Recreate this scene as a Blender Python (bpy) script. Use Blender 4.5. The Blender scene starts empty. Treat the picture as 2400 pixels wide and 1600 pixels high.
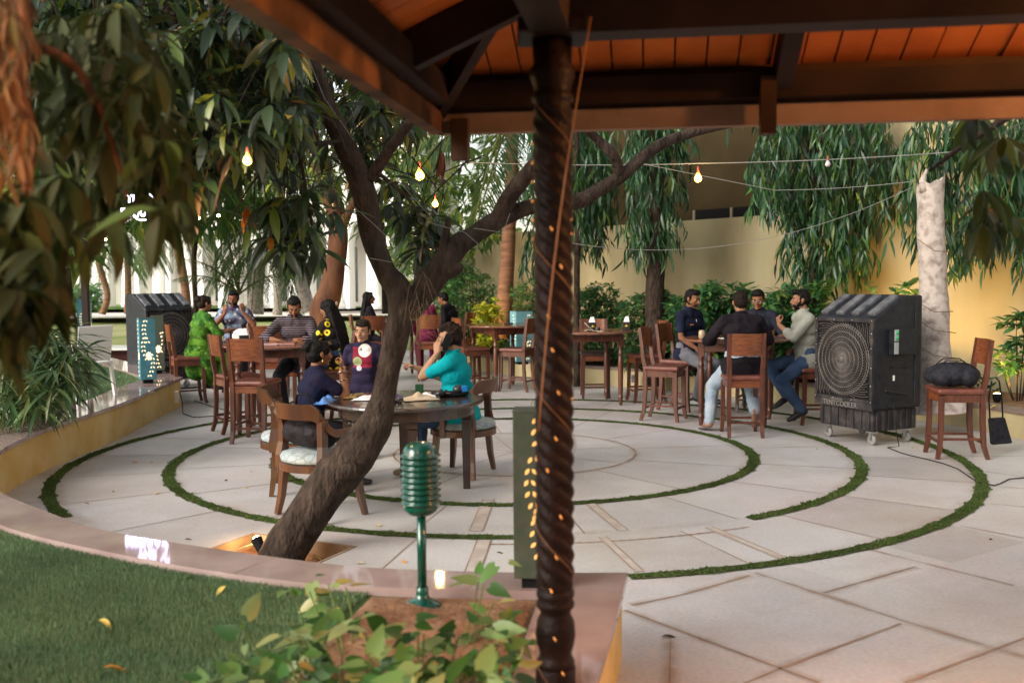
import bpy, bmesh, math, random
import numpy as np
from mathutils import Vector, Matrix, noise
R = math.radians
rng = np.random.default_rng(7); random.seed(7)
scene = bpy.context.scene
col = scene.collection

# ------------------------------------------------------------------ camera
PIT, ROLL, H, F = 0.0646922, -0.0083146, 1.75, 2333.33
cam_d = bpy.data.cameras.new("camera"); cam = bpy.data.objects.new("camera", cam_d); col.objects.link(cam)
cam_d.lens = 35; cam_d.sensor_width = 36; cam_d.clip_end = 2000; cam_d.clip_start = 0.05
cr, sr = math.cos(ROLL), math.sin(ROLL)
UP0 = Vector((0, math.sin(PIT), math.cos(PIT))); FW = Vector((0, math.cos(PIT), -math.sin(PIT))); RT0 = Vector((1, 0, 0))
RT = RT0*cr + UP0*sr; UP = -RT0*sr + UP0*cr
m = Matrix((RT, UP, -FW)).transposed().to_4x4(); m.translation = Vector((0, 0, H))
cam.matrix_world = m
cam_d.dof.use_dof = True; cam_d.dof.focus_distance = 9.3; cam_d.dof.aperture_fstop = 2.2
scene.camera = cam

# ------------------------------------------------------------------ world, sun, exposure
SUN_EL, SUN_AZ = 28, -125       # azimuth measured from +Y towards +X
w = bpy.data.worlds.new("World"); scene.world = w; w.use_nodes = True
nt = w.node_tree; bg = nt.nodes['Background']
sky = nt.nodes.new('ShaderNodeTexSky'); sky.sky_type = 'NISHITA'; sky.sun_disc = False
sky.sun_elevation = R(SUN_EL); sky.sun_rotation = R(SUN_AZ); sky.air_density = 1.2; sky.dust_density = 2.0; sky.ozone_density = .6
hv = nt.nodes.new('ShaderNodeHueSaturation'); hv.inputs['Saturation'].default_value = .42; nt.links.new(sky.outputs[0], hv.inputs['Color'])
wm = nt.nodes.new('ShaderNodeMix'); wm.data_type = 'RGBA'; wm.blend_type = 'MULTIPLY'; wm.inputs[0].default_value = 1; wm.inputs[7].default_value = (1, .965, .905, 1); nt.links.new(hv.outputs[0], wm.inputs[6]); nt.links.new(wm.outputs[2], bg.inputs[0]); bg.inputs[1].default_value = 0.12
sd = bpy.data.lights.new("sun", 'SUN'); sd.energy = 1.25; sd.angle = R(35); sd.color = (1, .96, .91)
so = bpy.data.objects.new("sun", sd); col.objects.link(so)
dv = Vector((math.sin(R(SUN_AZ))*math.cos(R(SUN_EL)), math.cos(R(SUN_AZ))*math.cos(R(SUN_EL)), math.sin(R(SUN_EL))))
so.rotation_euler = dv.to_track_quat('Z', 'Y').to_euler()
scene.view_settings.view_transform = 'Standard'; scene.view_settings.look = 'None'
scene.view_settings.exposure = 1.43; scene.view_settings.gamma = 1
scene.render.engine = 'CYCLES'

# ------------------------------------------------------------------ helpers
def ray(px, py):
    x = (px-1200)/F; y = -(py-800)/F
    return (RT*x + UP*y + FW)
def G(px, py, z=0.0):            # a photo point on a level plane
    d = ray(px, py); t = (z-H)/d.z
    return Vector((d.x*t, d.y*t, z))
def A(px, py, dist):             # a photo point at a distance along Y
    d = ray(px, py); t = dist/d.y
    return Vector((d.x*t, d.y*t, H+d.z*t))
def proj(P):
    v = P - np.array([0, 0, H]); f = v@np.array(FW); return 1200+F*(v@np.array(RT))/f, 800-F*(v@np.array(UP))/f
def tag(o, label=None, cat=None, group=None, kind=None):
    if label: o['label'] = label
    if cat: o['category'] = cat
    if group: o['group'] = group
    if kind: o['kind'] = kind
    return o
def empty(name, loc, rz=0, label=None, cat=None, group=None):
    o = bpy.data.objects.new(name, None); o.location = loc; o.rotation_euler = (0, 0, rz); o.empty_display_size = .1
    col.objects.link(o); return tag(o, label, cat, group)
def kids(o, _all={}):
    return [c for c in bpy.data.objects if c.parent == o]
def copy_tree(o, parent=None):
    c = o.copy(); col.objects.link(c)
    if parent: c.parent = parent
    for ch in kids(o): copy_tree(ch, c)
    return c
def place(root, x, y, rz, label, group=None, z=0, first=[]):
    if root.name not in first: first.append(root.name); o = root
    else: o = copy_tree(root)
    o.location = (x, y, z); o.rotation_euler = (0, 0, R(rz)); o['label'] = label
    if group: o['group'] = group
    return o

MATS = {}
def M(name, c1, c2=None, scale=8., rough=.6, bump=0., bscale=None, metal=0., emis=None, es=1., detail=6, stretch=None, spec=.5, coat=0., lo=.35, hi=.65, isl=None, trans=0., bdist=.02):
    if name in MATS: return MATS[name]
    m = bpy.data.materials.new(name); m.use_nodes = True; MATS[name] = m
    n = m.node_tree.nodes; L = m.node_tree.links; b = n['Principled BSDF']
    b.inputs['Base Color'].default_value = (*c1, 1); b.inputs['Roughness'].default_value = rough; b.inputs['Metallic'].default_value = metal
    b.inputs['Specular IOR Level'].default_value = spec if rough < .5 else min(spec, .12); b.inputs['Coat Weight'].default_value = coat
    tc = n.new('ShaderNodeTexCoord'); mp = n.new('ShaderNodeMapping'); L.new(tc.outputs['Object'], mp.inputs[0])
    if stretch: mp.inputs['Scale'].default_value = stretch
    nz = n.new('ShaderNodeTexNoise'); nz.inputs['Scale'].default_value = scale; nz.inputs['Detail'].default_value = detail; L.new(mp.outputs[0], nz.inputs[0])
    if c2:
        r = n.new('ShaderNodeValToRGB'); r.color_ramp.elements[0].position = lo; r.color_ramp.elements[1].position = hi
        r.color_ramp.elements[0].color = (*c1, 1); r.color_ramp.elements[1].color = (*c2, 1)
        L.new(nz.outputs[0], r.inputs[0]); L.new(r.outputs[0], b.inputs['Base Color'])
    if isl:                                   # a palette picked per loose piece (leaf)
        g = n.new('ShaderNodeNewGeometry'); r = n.new('ShaderNodeValToRGB'); r.color_ramp.interpolation = 'LINEAR'
        els = r.color_ramp.elements
        while len(els) < len(isl): els.new(.5)
        for i, (p, c) in enumerate(isl): els[i].position = p; els[i].color = (*c, 1)
        L.new(g.outputs['Random Per Island'], r.inputs[0])
        pn = n.new('ShaderNodeTexNoise'); pn.inputs['Scale'].default_value = 1.6; L.new(tc.outputs['Object'], pn.inputs[0]); pr_ = n.new('ShaderNodeMapRange'); pr_.inputs[1].default_value = .3; pr_.inputs[2].default_value = .7; pr_.inputs[3].default_value = .6; pr_.inputs[4].default_value = 1.35; L.new(pn.outputs[0], pr_.inputs[0])
        ph_ = n.new('ShaderNodeHueSaturation'); L.new(pr_.outputs[0], ph_.inputs['Value']); L.new(r.outputs[0], ph_.inputs['Color']); L.new(ph_.outputs[0], b.inputs['Base Color'])
        if trans:
            t = n.new('ShaderNodeBsdfTranslucent'); mx = n.new('ShaderNodeMixShader'); mx.inputs[0].default_value = trans
            h = n.new('ShaderNodeHueSaturation'); h.inputs['Value'].default_value = 2.2; h.inputs['Hue'].default_value = .485
            L.new(r.outputs[0], h.inputs['Color']); L.new(h.outputs[0], t.inputs[0])
            L.new(b.outputs[0], mx.inputs[1]); L.new(t.outputs[0], mx.inputs[2]); L.new(mx.outputs[0], n['Material Output'].inputs[0])
    if bump:
        bn = n.new('ShaderNodeBump'); bn.inputs['Strength'].default_value = bump; bn.inputs['Distance'].default_value = bdist
        nb = n.new('ShaderNodeTexNoise'); nb.inputs['Scale'].default_value = bscale or scale*3; nb.inputs['Detail'].default_value = 5
        L.new(mp.outputs[0], nb.inputs[0]); L.new(nb.outputs[0], bn.inputs['Height']); L.new(bn.outputs[0], b.inputs['Normal'])
    if emis: b.inputs['Emission Color'].default_value = (*emis, 1); b.inputs['Emission Strength'].default_value = es
    return m

class MB:
    def __init__(s): s.v = []; s.f = []; s.mi = []; s.sm = []; s.cur = 0
    def add(s, vs, fs, smooth=False):
        k = len(s.v); s.v += [tuple(v) for v in vs]; s.f += [tuple(k+i for i in f) for f in fs]; s.mi += [s.cur]*len(fs); s.sm += [smooth]*len(fs); return s
    def box(s, c, d, rz=0, bev=0, rx=0, ry=0):
        bm = bmesh.new(); bmesh.ops.create_cube(bm, size=1)
        for v in bm.verts: v.co = Vector((v.co.x*d[0], v.co.y*d[1], v.co.z*d[2]))
        if bev: bmesh.ops.bevel(bm, geom=bm.edges[:], offset=bev, segments=2, affect='EDGES', profile=.5)
        mt = Matrix.Translation(c) @ Matrix.Rotation(rz, 4, 'Z') @ Matrix.Rotation(rx, 4, 'X') @ Matrix.Rotation(ry, 4, 'Y')
        bm.verts.ensure_lookup_table(); vs = [mt@v.co for v in bm.verts]; fs = [[v.index for v in f.verts] for f in bm.faces]; bm.free()
        return s.add(vs, fs)
    def tube(s, pts, rad, n=8, smooth=True, sx=1., sq=False, cap=True):
        pts = [Vector(p) for p in pts]; N = len(pts)
        if not hasattr(rad, '__len__'): rad = [rad]*N
        vs = []; fs = []; ref = None
        for i, p in enumerate(pts):
            t = (pts[min(i+1, N-1)]-pts[max(i-1, 0)]).normalized()
            if ref is None:
                ref = Vector((1, 0, 0)) if abs(t.x) < .9 else Vector((0, 1, 0))
            a = (ref - t*ref.dot(t)).normalized(); ref = a; b = t.cross(a)
            for j in range(n):
                th = 2*math.pi*(j+.5)/n if sq else 2*math.pi*j/n
                k = 1.4142 if sq else 1
                vs.append(p + (a*math.cos(th)*sx + b*math.sin(th))*rad[i]*k)
        for i in range(N-1):
            for j in range(n): fs.append((i*n+j, i*n+(j+1) % n, (i+1)*n+(j+1) % n, (i+1)*n+j))
        if cap: fs.append(tuple(range(n))[::-1]); fs.append(tuple(range((N-1)*n, N*n)))
        return s.add(vs, fs, smooth and not sq)
    def bar(s, pts, wdt): return s.tube(pts, wdt/2 if not hasattr(wdt, '__len__') else [x/2 for x in wdt], n=4, sq=True)
    def lathe(s, prof, n=24, c=(0, 0, 0), smooth=True):
        vs = []; fs = []; K = len(prof)
        for r_, z in prof:
            for j in range(n): th = 2*math.pi*j/n; vs.append((c[0]+r_*math.cos(th), c[1]+r_*math.sin(th), c[2]+z))
        for i in range(K-1):
            for j in range(n): fs.append((i*n+j, i*n+(j+1) % n, (i+1)*n+(j+1) % n, (i+1)*n+j))
        fs.append(tuple(range(n))[::-1]); fs.append(tuple(range((K-1)*n, K*n)))
        return s.add(vs, fs, smooth)
    def prism(s, poly, z0, z1):
        n = len(poly); vs = [(p[0], p[1], z0) for p in poly]+[(p[0], p[1], z1) for p in poly]
        return s.add(vs, [tuple(range(n))[::-1], tuple(range(n, 2*n))]+[(i, (i+1) % n, n+(i+1) % n, n+i) for i in range(n)])
    def ell(s, c, r, n=12, m_=8, rot=None):
        vs = []; fs = []
        for i in range(m_+1):
            ph = math.pi*i/m_
            for j in range(n):
                th = 2*math.pi*j/n; p = Vector((r[0]*math.sin(ph)*math.cos(th), r[1]*math.sin(ph)*math.sin(th), -r[2]*math.cos(ph)))
                if rot: p = rot@p
                vs.append(Vector(c)+p)
        for i in range(m_):
            for j in range(n): fs.append((i*n+j, i*n+(j+1) % n, (i+1)*n+(j+1) % n, (i+1)*n+j))
        return s.add(vs, fs, True)
    def build(s, name, mats, parent=None, bevel=0):
        me = bpy.data.meshes.new(name); me.from_pydata(s.v, [], s.f)
        if not isinstance(mats, (list, tuple)): mats = [mats]
        for m_ in mats: me.materials.append(m_)
        me.polygons.foreach_set('material_index', s.mi); me.polygons.foreach_set('use_smooth', s.sm); me.update()
        o = bpy.data.objects.new(name, me); col.objects.link(o)
        if parent: o.parent = parent
        if bevel:
            b = o.modifiers.new('b', 'BEVEL'); b.width = bevel; b.segments = 2; b.limit_method = 'ANGLE'
        return o
def npmesh(name, V, Fq, mat, parent=None, smooth=False):
    """V (n,3), Fq (m,k) index array, one face size"""
    me = bpy.data.meshes.new(name); V = np.asarray(V, np.float32); Fq = np.asarray(Fq, np.int32); k = Fq.shape[1]
    me.vertices.add(len(V)); me.vertices.foreach_set('co', V.ravel())
    me.loops.add(Fq.size); me.loops.foreach_set('vertex_index', Fq.ravel())
    me.polygons.add(len(Fq)); me.polygons.foreach_set('loop_start', np.arange(0, Fq.size, k, dtype=np.int32))
    me.polygons.foreach_set('loop_total', np.full(len(Fq), k, np.int32))
    me.polygons.foreach_set('use_smooth', np.full(len(Fq), smooth)); me.materials.append(mat); me.update(calc_edges=True)
    o = bpy.data.objects.new(name, me); col.objects.link(o)
    if parent: o.parent = parent
    return o
def text_obj(name, s, size, depth, mat, parent, loc, rot, align='CENTER'):
    cu = bpy.data.curves.new(name, 'FONT'); cu.body = s; cu.size = size; cu.extrude = depth; cu.align_x = align
    t = bpy.data.objects.new(name, cu); col.objects.link(t); bpy.context.view_layer.update()
    me = bpy.data.meshes.new_from_object(t.evaluated_get(bpy.context.evaluated_depsgraph_get())); bpy.data.objects.remove(t)
    me.materials.clear(); me.materials.append(mat)
    o = bpy.data.objects.new(name, me); col.objects.link(o); o.location = loc; o.rotation_euler = rot
    if parent: o.parent = parent
    return o

# ------------------------------------------------------------------ materials
paving = M('paving_stone', (.49, .465, .46), (.61, .585, .57), scale=1.1, rough=.42, bump=.12, bscale=30, lo=.3, hi=.7)
def fix_paving():
    n = paving.node_tree.nodes; L = paving.node_tree.links; b = n['Principled BSDF']
    src = b.inputs['Base Color'].links[0].from_socket
    tc = n.new('ShaderNodeTexCoord'); s2 = n.new('ShaderNodeTexNoise'); s2.inputs['Scale'].default_value = .45; s2.inputs['Detail'].default_value = 9; s2.inputs['Roughness'].default_value = .7
    L.new(tc.outputs['Object'], s2.inputs[0]); r = n.new('ShaderNodeValToRGB'); r.color_ramp.elements[0].position = .45; r.color_ramp.elements[1].position = .68
    r.color_ramp.elements[0].color = (0, 0, 0, 1); r.color_ramp.elements[1].color = (.7, .7, .7, 1); L.new(s2.outputs[0], r.inputs[0])
    mx = n.new('ShaderNodeMix'); mx.data_type = 'RGBA'; L.new(r.outputs[0], mx.inputs[0]); L.new(src, mx.inputs[6]); mx.inputs[7].default_value = (.42, .35, .29, 1)
    # per-slab tint: polar cells about the circle's centre
    sp = n.new('ShaderNodeMapping'); sp.inputs['Location'].default_value = (-.017, -9.882, 0); L.new(tc.outputs['Object'], sp.inputs[0])
    v = n.new('ShaderNodeTexVoronoi'); v.inputs['Scale'].default_value = .9; L.new(sp.outputs[0], v.inputs[0])
    m2 = n.new('ShaderNodeMix'); m2.data_type = 'RGBA'; m2.blend_type = 'MULTIPLY'; m2.inputs[0].default_value = .10; L.new(mx.outputs[2], m2.inputs[6])
    hs = n.new('ShaderNodeHueSaturation'); hs.inputs['Saturation'].default_value = .25; hs.inputs['Value'].default_value = 1.2; L.new(v.outputs['Color'], hs.inputs['Color']); L.new(hs.outputs[0], m2.inputs[7])
    def mt(op, a, b2=None, c=None):
        q = n.new('ShaderNodeMath'); q.operation = op
        for i, s_ in enumerate((a, b2, c)):
            if s_ is None: continue
            if isinstance(s_, (int, float)): q.inputs[i].default_value = s_
            else: L.new(s_, q.inputs[i])
        return q.outputs[0]
    sx = n.new('ShaderNodeSeparateXYZ'); L.new(sp.outputs[0], sx.inputs[0]); X, Y, _z = sx.outputs
    rad = mt('SQRT', mt('ADD', mt('MULTIPLY', X, X), mt('MULTIPLY', Y, Y))); ang = mt('DEGREES' if False else 'MULTIPLY', mt('ARCTAN2', Y, X), 57.29578)
    cell = None
    for (ra, rb, st, of) in ((0, 1.2, 45, 12), (1.2, 2.331, 30, 7), (2.331, 3.283, 360/17, 3), (3.283, 4.238, 360/23, 8)):
        inb = mt('MULTIPLY', mt('GREATER_THAN', rad, ra), mt('LESS_THAN', rad, rb)); c_ = mt('MULTIPLY', inb, mt('ADD', mt('FLOOR', mt('DIVIDE', mt('SUBTRACT', ang, of), st)), ra*37+50)); cell = c_ if cell is None else mt('ADD', cell, c_)
    U = mt('ADD', mt('MULTIPLY', X, .555), mt('MULTIPLY', Y, -.832)); V_ = mt('ADD', mt('MULTIPLY', X, .832), mt('MULTIPLY', Y, .555))
    og = mt('MULTIPLY', mt('GREATER_THAN', rad, 4.238), mt('ADD', mt('FLOOR', mt('DIVIDE', U, .95)), mt('MULTIPLY', mt('FLOOR', mt('DIVIDE', V_, .83)), 13.7))); cell = mt('ADD', cell, og)
    wn = n.new('ShaderNodeTexWhiteNoise'); wn.noise_dimensions = '1D'; L.new(cell, wn.inputs['W']); tint = n.new('ShaderNodeValToRGB'); te = tint.color_ramp.elements; te[0].color = (.80, .78, .77, 1); te[1].color = (1.0, 1.0, 1.0, 1); te.new(.5).color = (.93, .93, .95, 1); L.new(wn.outputs[0], tint.inputs[0])
    m3 = n.new('ShaderNodeMix'); m3.data_type = 'RGBA'; m3.blend_type = 'MULTIPLY'; m3.inputs[0].default_value = 1; L.new(m2.outputs[2], m3.inputs[6]); L.new(tint.outputs[0], m3.inputs[7])
    gr = n.new('ShaderNodeTexNoise'); gr.inputs['Scale'].default_value = 45; gr.inputs['Detail'].default_value = 4; L.new(tc.outputs['Object'], gr.inputs[0]); gm_ = n.new('ShaderNodeMapRange'); gm_.inputs[1].default_value = .3; gm_.inputs[2].default_value = .7; gm_.inputs[3].default_value = .86; gm_.inputs[4].default_value = 1.06; L.new(gr.outputs[0], gm_.inputs[0])
    hs2 = n.new('ShaderNodeHueSaturation'); L.new(m3.outputs[2], hs2.inputs['Color']); L.new(gm_.outputs[0], hs2.inputs['Value']); L.new(hs2.outputs[0], b.inputs['Base Color'])
    rr = n.new('ShaderNodeMapRange'); rr.inputs[3].default_value = .3; rr.inputs[4].default_value = .6; L.new(s2.outputs[0], rr.inputs[0]); L.new(rr.outputs[0], b.inputs['Roughness'])
fix_paving()
mortar = M('mortar', (.25, .17, .12), (.36, .27, .20), scale=3, rough=.9)
mortar2 = M('mortar_pale', (.46, .41, .37), (.36, .30, .26), scale=6, rough=.9)
coping_m = M('coping_pink_stone', (.24, .165, .155), (.36, .275, .255), scale=3.5, rough=.045, spec=.3, bump=0., lo=.3, hi=.75)
plaster = M('yellow_plaster', (.52, .35, .12), (.60, .45, .22), scale=3, rough=.85, bump=.2, bscale=25)
plaster_pale = M('cream_plaster', (.50, .42, .24), (.44, .36, .2), scale=3, rough=.85, bump=.2, bscale=25)
wall_m = M('ochre_wall_plaster', (.36, .31, .19), (.24, .19, .10), scale=1.3, rough=.9, bump=.2, bscale=12, stretch=(1, 1, .35), lo=.40, hi=.78)
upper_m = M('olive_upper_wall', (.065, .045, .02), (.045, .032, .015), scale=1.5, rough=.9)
black_m = M('black_gap', (.01, .01, .01), rough=.8)
soil = M('soil', (.16, .085, .05), (.28, .17, .10), scale=9, rough=.95, bump=.8, bscale=40)
lawn_m = M('lawn_base', (.035, .07, .02), (.06, .09, .035), scale=6, rough=.95, bump=.5, bscale=120)
grass_m = M('grass_blades', (.05, .1, .03), rough=.7, isl=[(0, (.05, .10, .045)), (.5, (.09, .155, .075)), (.85, (.15, .20, .11)), (1, (.16, .17, .07))], trans=.25)
ring_m = M('ring_grass', (.05, .1, .03), rough=.8, isl=[(0, (.03, .06, .015)), (.5, (.06, .11, .025)), (.85, (.10, .13, .04)), (1, (.17, .15, .06))], trans=.2)
wood = M('red_brown_wood', (.125, .038, .019), (.06, .02, .011), scale=5, rough=.36, stretch=(6, 6, .8), coat=.12, bump=.05)
wood_o = M('orange_brown_wood', (.21, .062, .019), (.095, .026, .011), scale=6, rough=.36, stretch=(1.2, 8, 8), coat=.12)
wood_top = M('table_top_wood', (.24, .10, .055), (.15, .05, .03), scale=5, rough=.2, stretch=(8, 1, 1), coat=.4)
wood_dk = M('espresso_wood', (.028, .018, .014), (.05, .028, .02), scale=5, rough=.25, stretch=(1, 7, 1), coat=.4)
wood_arm = M('walnut_armchair', (.13, .048, .016), (.05, .019, .009), scale=4, rough=.32, stretch=(1, 1, .3), coat=.2)
leather = M('brown_leather', (.17, .05, .03), (.11, .032, .022), scale=12, rough=.42, bump=.2, bscale=60)
leather_dk = M('dark_leather', (.035, .022, .022), (.06, .035, .03), scale=12, rough=.4, bump=.2, bscale=60)
beam_m = M('dark_beam_wood', (.018, .010, .007), (.032, .017, .011), scale=4, rough=.6, stretch=(1, 1, 1))
plank_m = M('ceiling_planks', (.55, .16, .035), (.34, .085, .02), scale=3, rough=.5, isl=None)
fascia_m = M('pale_lit_board', (.30, .20, .15), (.22, .14, .10), scale=6, rough=.7)  # light on the right-hand eave board put into a paler wood colour
brown_board = M('brown_board', (.06, .028, .013), (.04, .02, .010), scale=5, rough=.6)
column_m = M('carved_column_wood', (.018, .007, .005), (.008, .004, .003), scale=8, rough=.5, bump=.3, bscale=50)
bark = M('mango_bark', (.022, .015, .012), (.075, .053, .040), scale=16, rough=.95, bump=1.0, bscale=26, stretch=(1, 1, .45), lo=.3, hi=.75, bdist=.05)
bark_w = M('pale_bark', (.50, .43, .38), (.20, .15, .13), scale=12, rough=.9, bump=.5, bscale=25, lo=.45, hi=.75)
bark_p = M('palm_bark', (.28, .15, .09), (.16, .08, .05), scale=3, rough=.9, bump=.6, bscale=9, stretch=(1, 1, 6))
bark_r = M('red_bark', (.13, .06, .032), (.07, .032, .02), scale=6, rough=.9, bump=.7, bscale=20, stretch=(1, 1, .4))
metal = M('steel', (.55, .55, .56), rough=.3, metal=1)
blackp = M('black_plastic', (.008, .009, .013), (.018, .020, .025), scale=14, rough=.45, spec=.3, bump=.15, bscale=70)
blackp2 = M('dusty_black_plastic', (.03, .028, .03), (.10, .085, .08), scale=8, rough=.6, lo=.45, hi=.8)
white_m = M('white', (.75, .74, .72), rough=.5)
build_m = M('white_building_plaster', (.86, .85, .82), (.80, .77, .72), scale=.7, rough=.8)
# ================================================================== GROUND, PATIO, WALLS
C0 = Vector((.0174, 9.8825, 0))
MB().add([(-400, -60, -.35), (400, -60, -.35), (400, 900, -.35), (-400, 900, -.35)], [(0, 1, 2, 3)]).build('ground', M('far_ground', (.20, .17, .09), (.10, .14, .04), scale=.25, rough=.95)).__setitem__('kind', 'structure')
# pit for the tree
B_ = Vector((-1.80, 6.78, 0)); u_ = Vector((.905, -.425, 0)).normalized(); v_ = Vector((-.425, -.905, 0)).normalized()
PITC = [B_, B_+u_*.86, B_+u_*.86+v_*.86, B_+v_*.86]
outer = [Vector((-14, 24, 0)), Vector((14, 24, 0)), Vector((14, -6, 0)), Vector((-14, -6, 0))]
mb = MB()
for i in range(4):
    j = (i+1) % 4; mb.add([outer[i], outer[j], PITC[j], PITC[i]], [(0, 3, 2, 1)])
mb.build('patio', paving)['kind'] = 'structure'
t = empty('tree_pit', B_+u_*.43+v_*.43, 0, 'square soil pit cut in the paving with a lit spotlight around the leaning trunk', 'tree pit')
mb = MB(); cen = Vector(t.location)
for i in range(4):
    j = (i+1) % 4; a, b = PITC[i]-cen, PITC[j]-cen; c_ = -a.normalized()*.03; d_ = -b.normalized()*.03
    a2, b2 = a+c_, b+d_
    mb.add([(a.x, a.y, .003), (b.x, b.y, .003), (b2.x, b2.y, .003), (a2.x, a2.y, .003), (b2.x, b2.y, -.16), (a2.x, a2.y, -.16)], [(0, 1, 2, 3), (3, 2, 4, 5)])
mb.build('kerb', M('pit_stone', (.30, .22, .15), (.22, .15, .10), scale=6, rough=.9), t)
vs = [(p.x-cen.x, p.y-cen.y) for p in PITC]; n_ = 24; V = []; Fq = []
for i in range(n_+1):
    for j in range(n_+1):
        p = Vector((*vs[0], 0)).lerp(Vector((*vs[1], 0)), i/n_)+(Vector((*vs[3], 0))-Vector((*vs[0], 0)))*j/n_
        V.append((p.x, p.y, -.10+.05*noise.noise(p*6)+.02*noise.noise(p*20)))
for i in range(n_):
    for j in range(n_): Fq.append((i*(n_+1)+j, (i+1)*(n_+1)+j, (i+1)*(n_+1)+j+1, i*(n_+1)+j+1))
npmesh('soil', V, Fq, soil, t, True)

# joints of the paving
def ribbon(mb, a, b, wd, z=.003, k=1):
    a = Vector((a[0], a[1], 0)); b = Vector((b[0], b[1], 0)); d = (b-a).normalized(); n = Vector((-d.y, d.x, 0))*wd/2
    mb.add([(p.x, p.y, z) for p in (a-n, b-n, b+n, a+n)], [(0, 1, 2, 3)])
def arc(mb, r0, r1, a0, a1, z=.003, n=96):
    vs = []; fs = []
    for i in range(n+1):
        th = R(a0+(a1-a0)*i/n); w_ = .004*math.sin(i*1.7)
        for r_ in (r0-w_, r1+w_): vs.append((C0.x+r_*math.cos(th), C0.y+r_*math.sin(th), z))
    for i in range(n): fs.append((2*i, 2*i+1, 2*i+3, 2*i+2))
    mb.add(vs, fs)
R3, R2, R1 = 2.331, 3.283, 4.238
jm = MB()
arc(jm, 1.19, 1.215, 0, 360); arc(jm, 3.44, 3.46, -93, -62, .0035)
def radial(mb, deg, r0, r1, w_=.0095, z=.003):
    d = Vector((math.cos(R(deg)), math.sin(R(deg)), 0)); ribbon(mb, C0+d*r0, C0+d*r1, w_, z)
rs = random.Random(3)
for k in range(8): radial(jm, k*45+12, .0, 1.19)
for k in range(12): radial(jm, k*30+7, 1.22, R3-.04)
for k in range(17): radial(jm, k*360/17+3, R3+.05, R2-.05)
for k in range(23): radial(jm, k*360/23+8, R2+.05, R1-.05)
for k in range(20):
    dg = k*18-60+rs.uniform(-2, 2)
    if dg < 20 and dg > -38 or dg > 190 and dg < 250: radial(jm, dg, R1+.06, R1+(.8 if dg > 190 else 1.2))
pm = MB(); 
for p, q, w_ in [((1145, 1170), (1115, 1245), .09), ((1135, 1265), (1105, 1345), .09), ((1383, 1180), (1460, 1243), .07), ((1412, 1258), (1500, 1340), .05), ((1660, 1235), (1835, 1308), .06)]:
    a, b = G(*p), G(*q); ribbon(pm, a, b, w_, .0036)
    d = (b-a).normalized(); n = Vector((-d.y, d.x, 0))*w_/2
    ribbon(jm, a+n, b+n, .009, .0042); ribbon(jm, a-n, b-n, .009, .0042)
STJ = []
for p, q, w_ in [((1770, 1342), (2128, 1458), .02), ((2043, 1289), (2376, 1372), .014), ((1600, 1393), (1757, 1348), .03), ((1930, 1389), (2145, 1328), .022),
                 ((1825, 1567), (2111, 1461), .035), ((1464, 1430), (1600, 1480), .05), ((1600, 1480), (1920, 1600), .035), ((2120, 1600), (2420, 1488), .035),
                 ((1480, 1418), (1600, 1393), .03), ((1571, 1490), (1570, 1640), .014), ((2128, 1458), (2420, 1545), .016), ((1825, 1567), (1700, 1620), .02), ((2250, 1232), (2420, 1265), .012),
                 ((2310, 1105), (2420, 1120), .01), ((2320, 1180), (2420, 1190), .01)]:
    ribbon(jm, G(*p), G(*q), w_*.42, .0032); STJ.append((p, q))
# soft brown stains along the joints
def stain_mat():
    m_ = M('joint_stain', (.36, .20, .10), rough=.9); n = m_.node_tree.nodes; L = m_.node_tree.links
    at = n.new('ShaderNodeAttribute'); at.attribute_name = 'fade'; tc = n.new('ShaderNodeTexCoord'); nz = n.new('ShaderNodeTexNoise'); nz.inputs['Scale'].default_value = 3.5; nz.inputs['Detail'].default_value = 6; L.new(tc.outputs['Object'], nz.inputs[0])
    mr = n.new('ShaderNodeMapRange'); mr.inputs[1].default_value = .38; mr.inputs[2].default_value = .72; mr.inputs[4].default_value = .42; L.new(nz.outputs[0], mr.inputs[0])
    mu = n.new('ShaderNodeMath'); mu.operation = 'MULTIPLY'; L.new(at.outputs['Fac'], mu.inputs[0]); L.new(mr.outputs[0], mu.inputs[1]); L.new(mu.outputs[0], n['Principled BSDF'].inputs['Alpha']); return m_
SV, SF, SA = [], [], []
def stain(P_, wd, s=1.):
    for i, p in enumerate(P_):
        t_ = (P_[min(i+1, len(P_)-1)]-P_[max(i-1, 0)]).normalized(); n = Vector((-t_.y, t_.x, 0)); k = len(SV)
        for o_, a_ in ((-wd/2, 0), (-wd*.12, s), (wd*.12, s), (wd/2, 0)): q = p+n*o_; SV.append((q.x, q.y, .0022)); SA.append(a_)
        if i: SF.extend([(k-4+j, k-3+j, k+1+j, k+j) for j in range(3)])
for p, q in STJ: a, b = G(*p), G(*q); stain([a.lerp(b, i/8) for i in range(9)], .11 if p[1] > 1300 else .06)
for r_, a0, a1 in ((R3-.06, 0, 360), (R2-.06, -55, 297), (R1-.06, -70, 222), (1.2, 0, 360)): stain([C0+Vector((math.cos(R(a0+(a1-a0)*i/90)), math.sin(R(a0+(a1-a0)*i/90)), 0))*r_ for i in range(91)], .16, .55)
o = npmesh('joint_stains', SV, SF, stain_mat()); o['kind'] = 'structure'; at_ = o.data.attributes.new('fade', 'FLOAT', 'POINT'); at_.data.foreach_set('value', SA)
jm.build('paving_joints', mortar)['kind'] = 'structure'; pm.build('wide_paving_joints', mortar2)['kind'] = 'structure'

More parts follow.
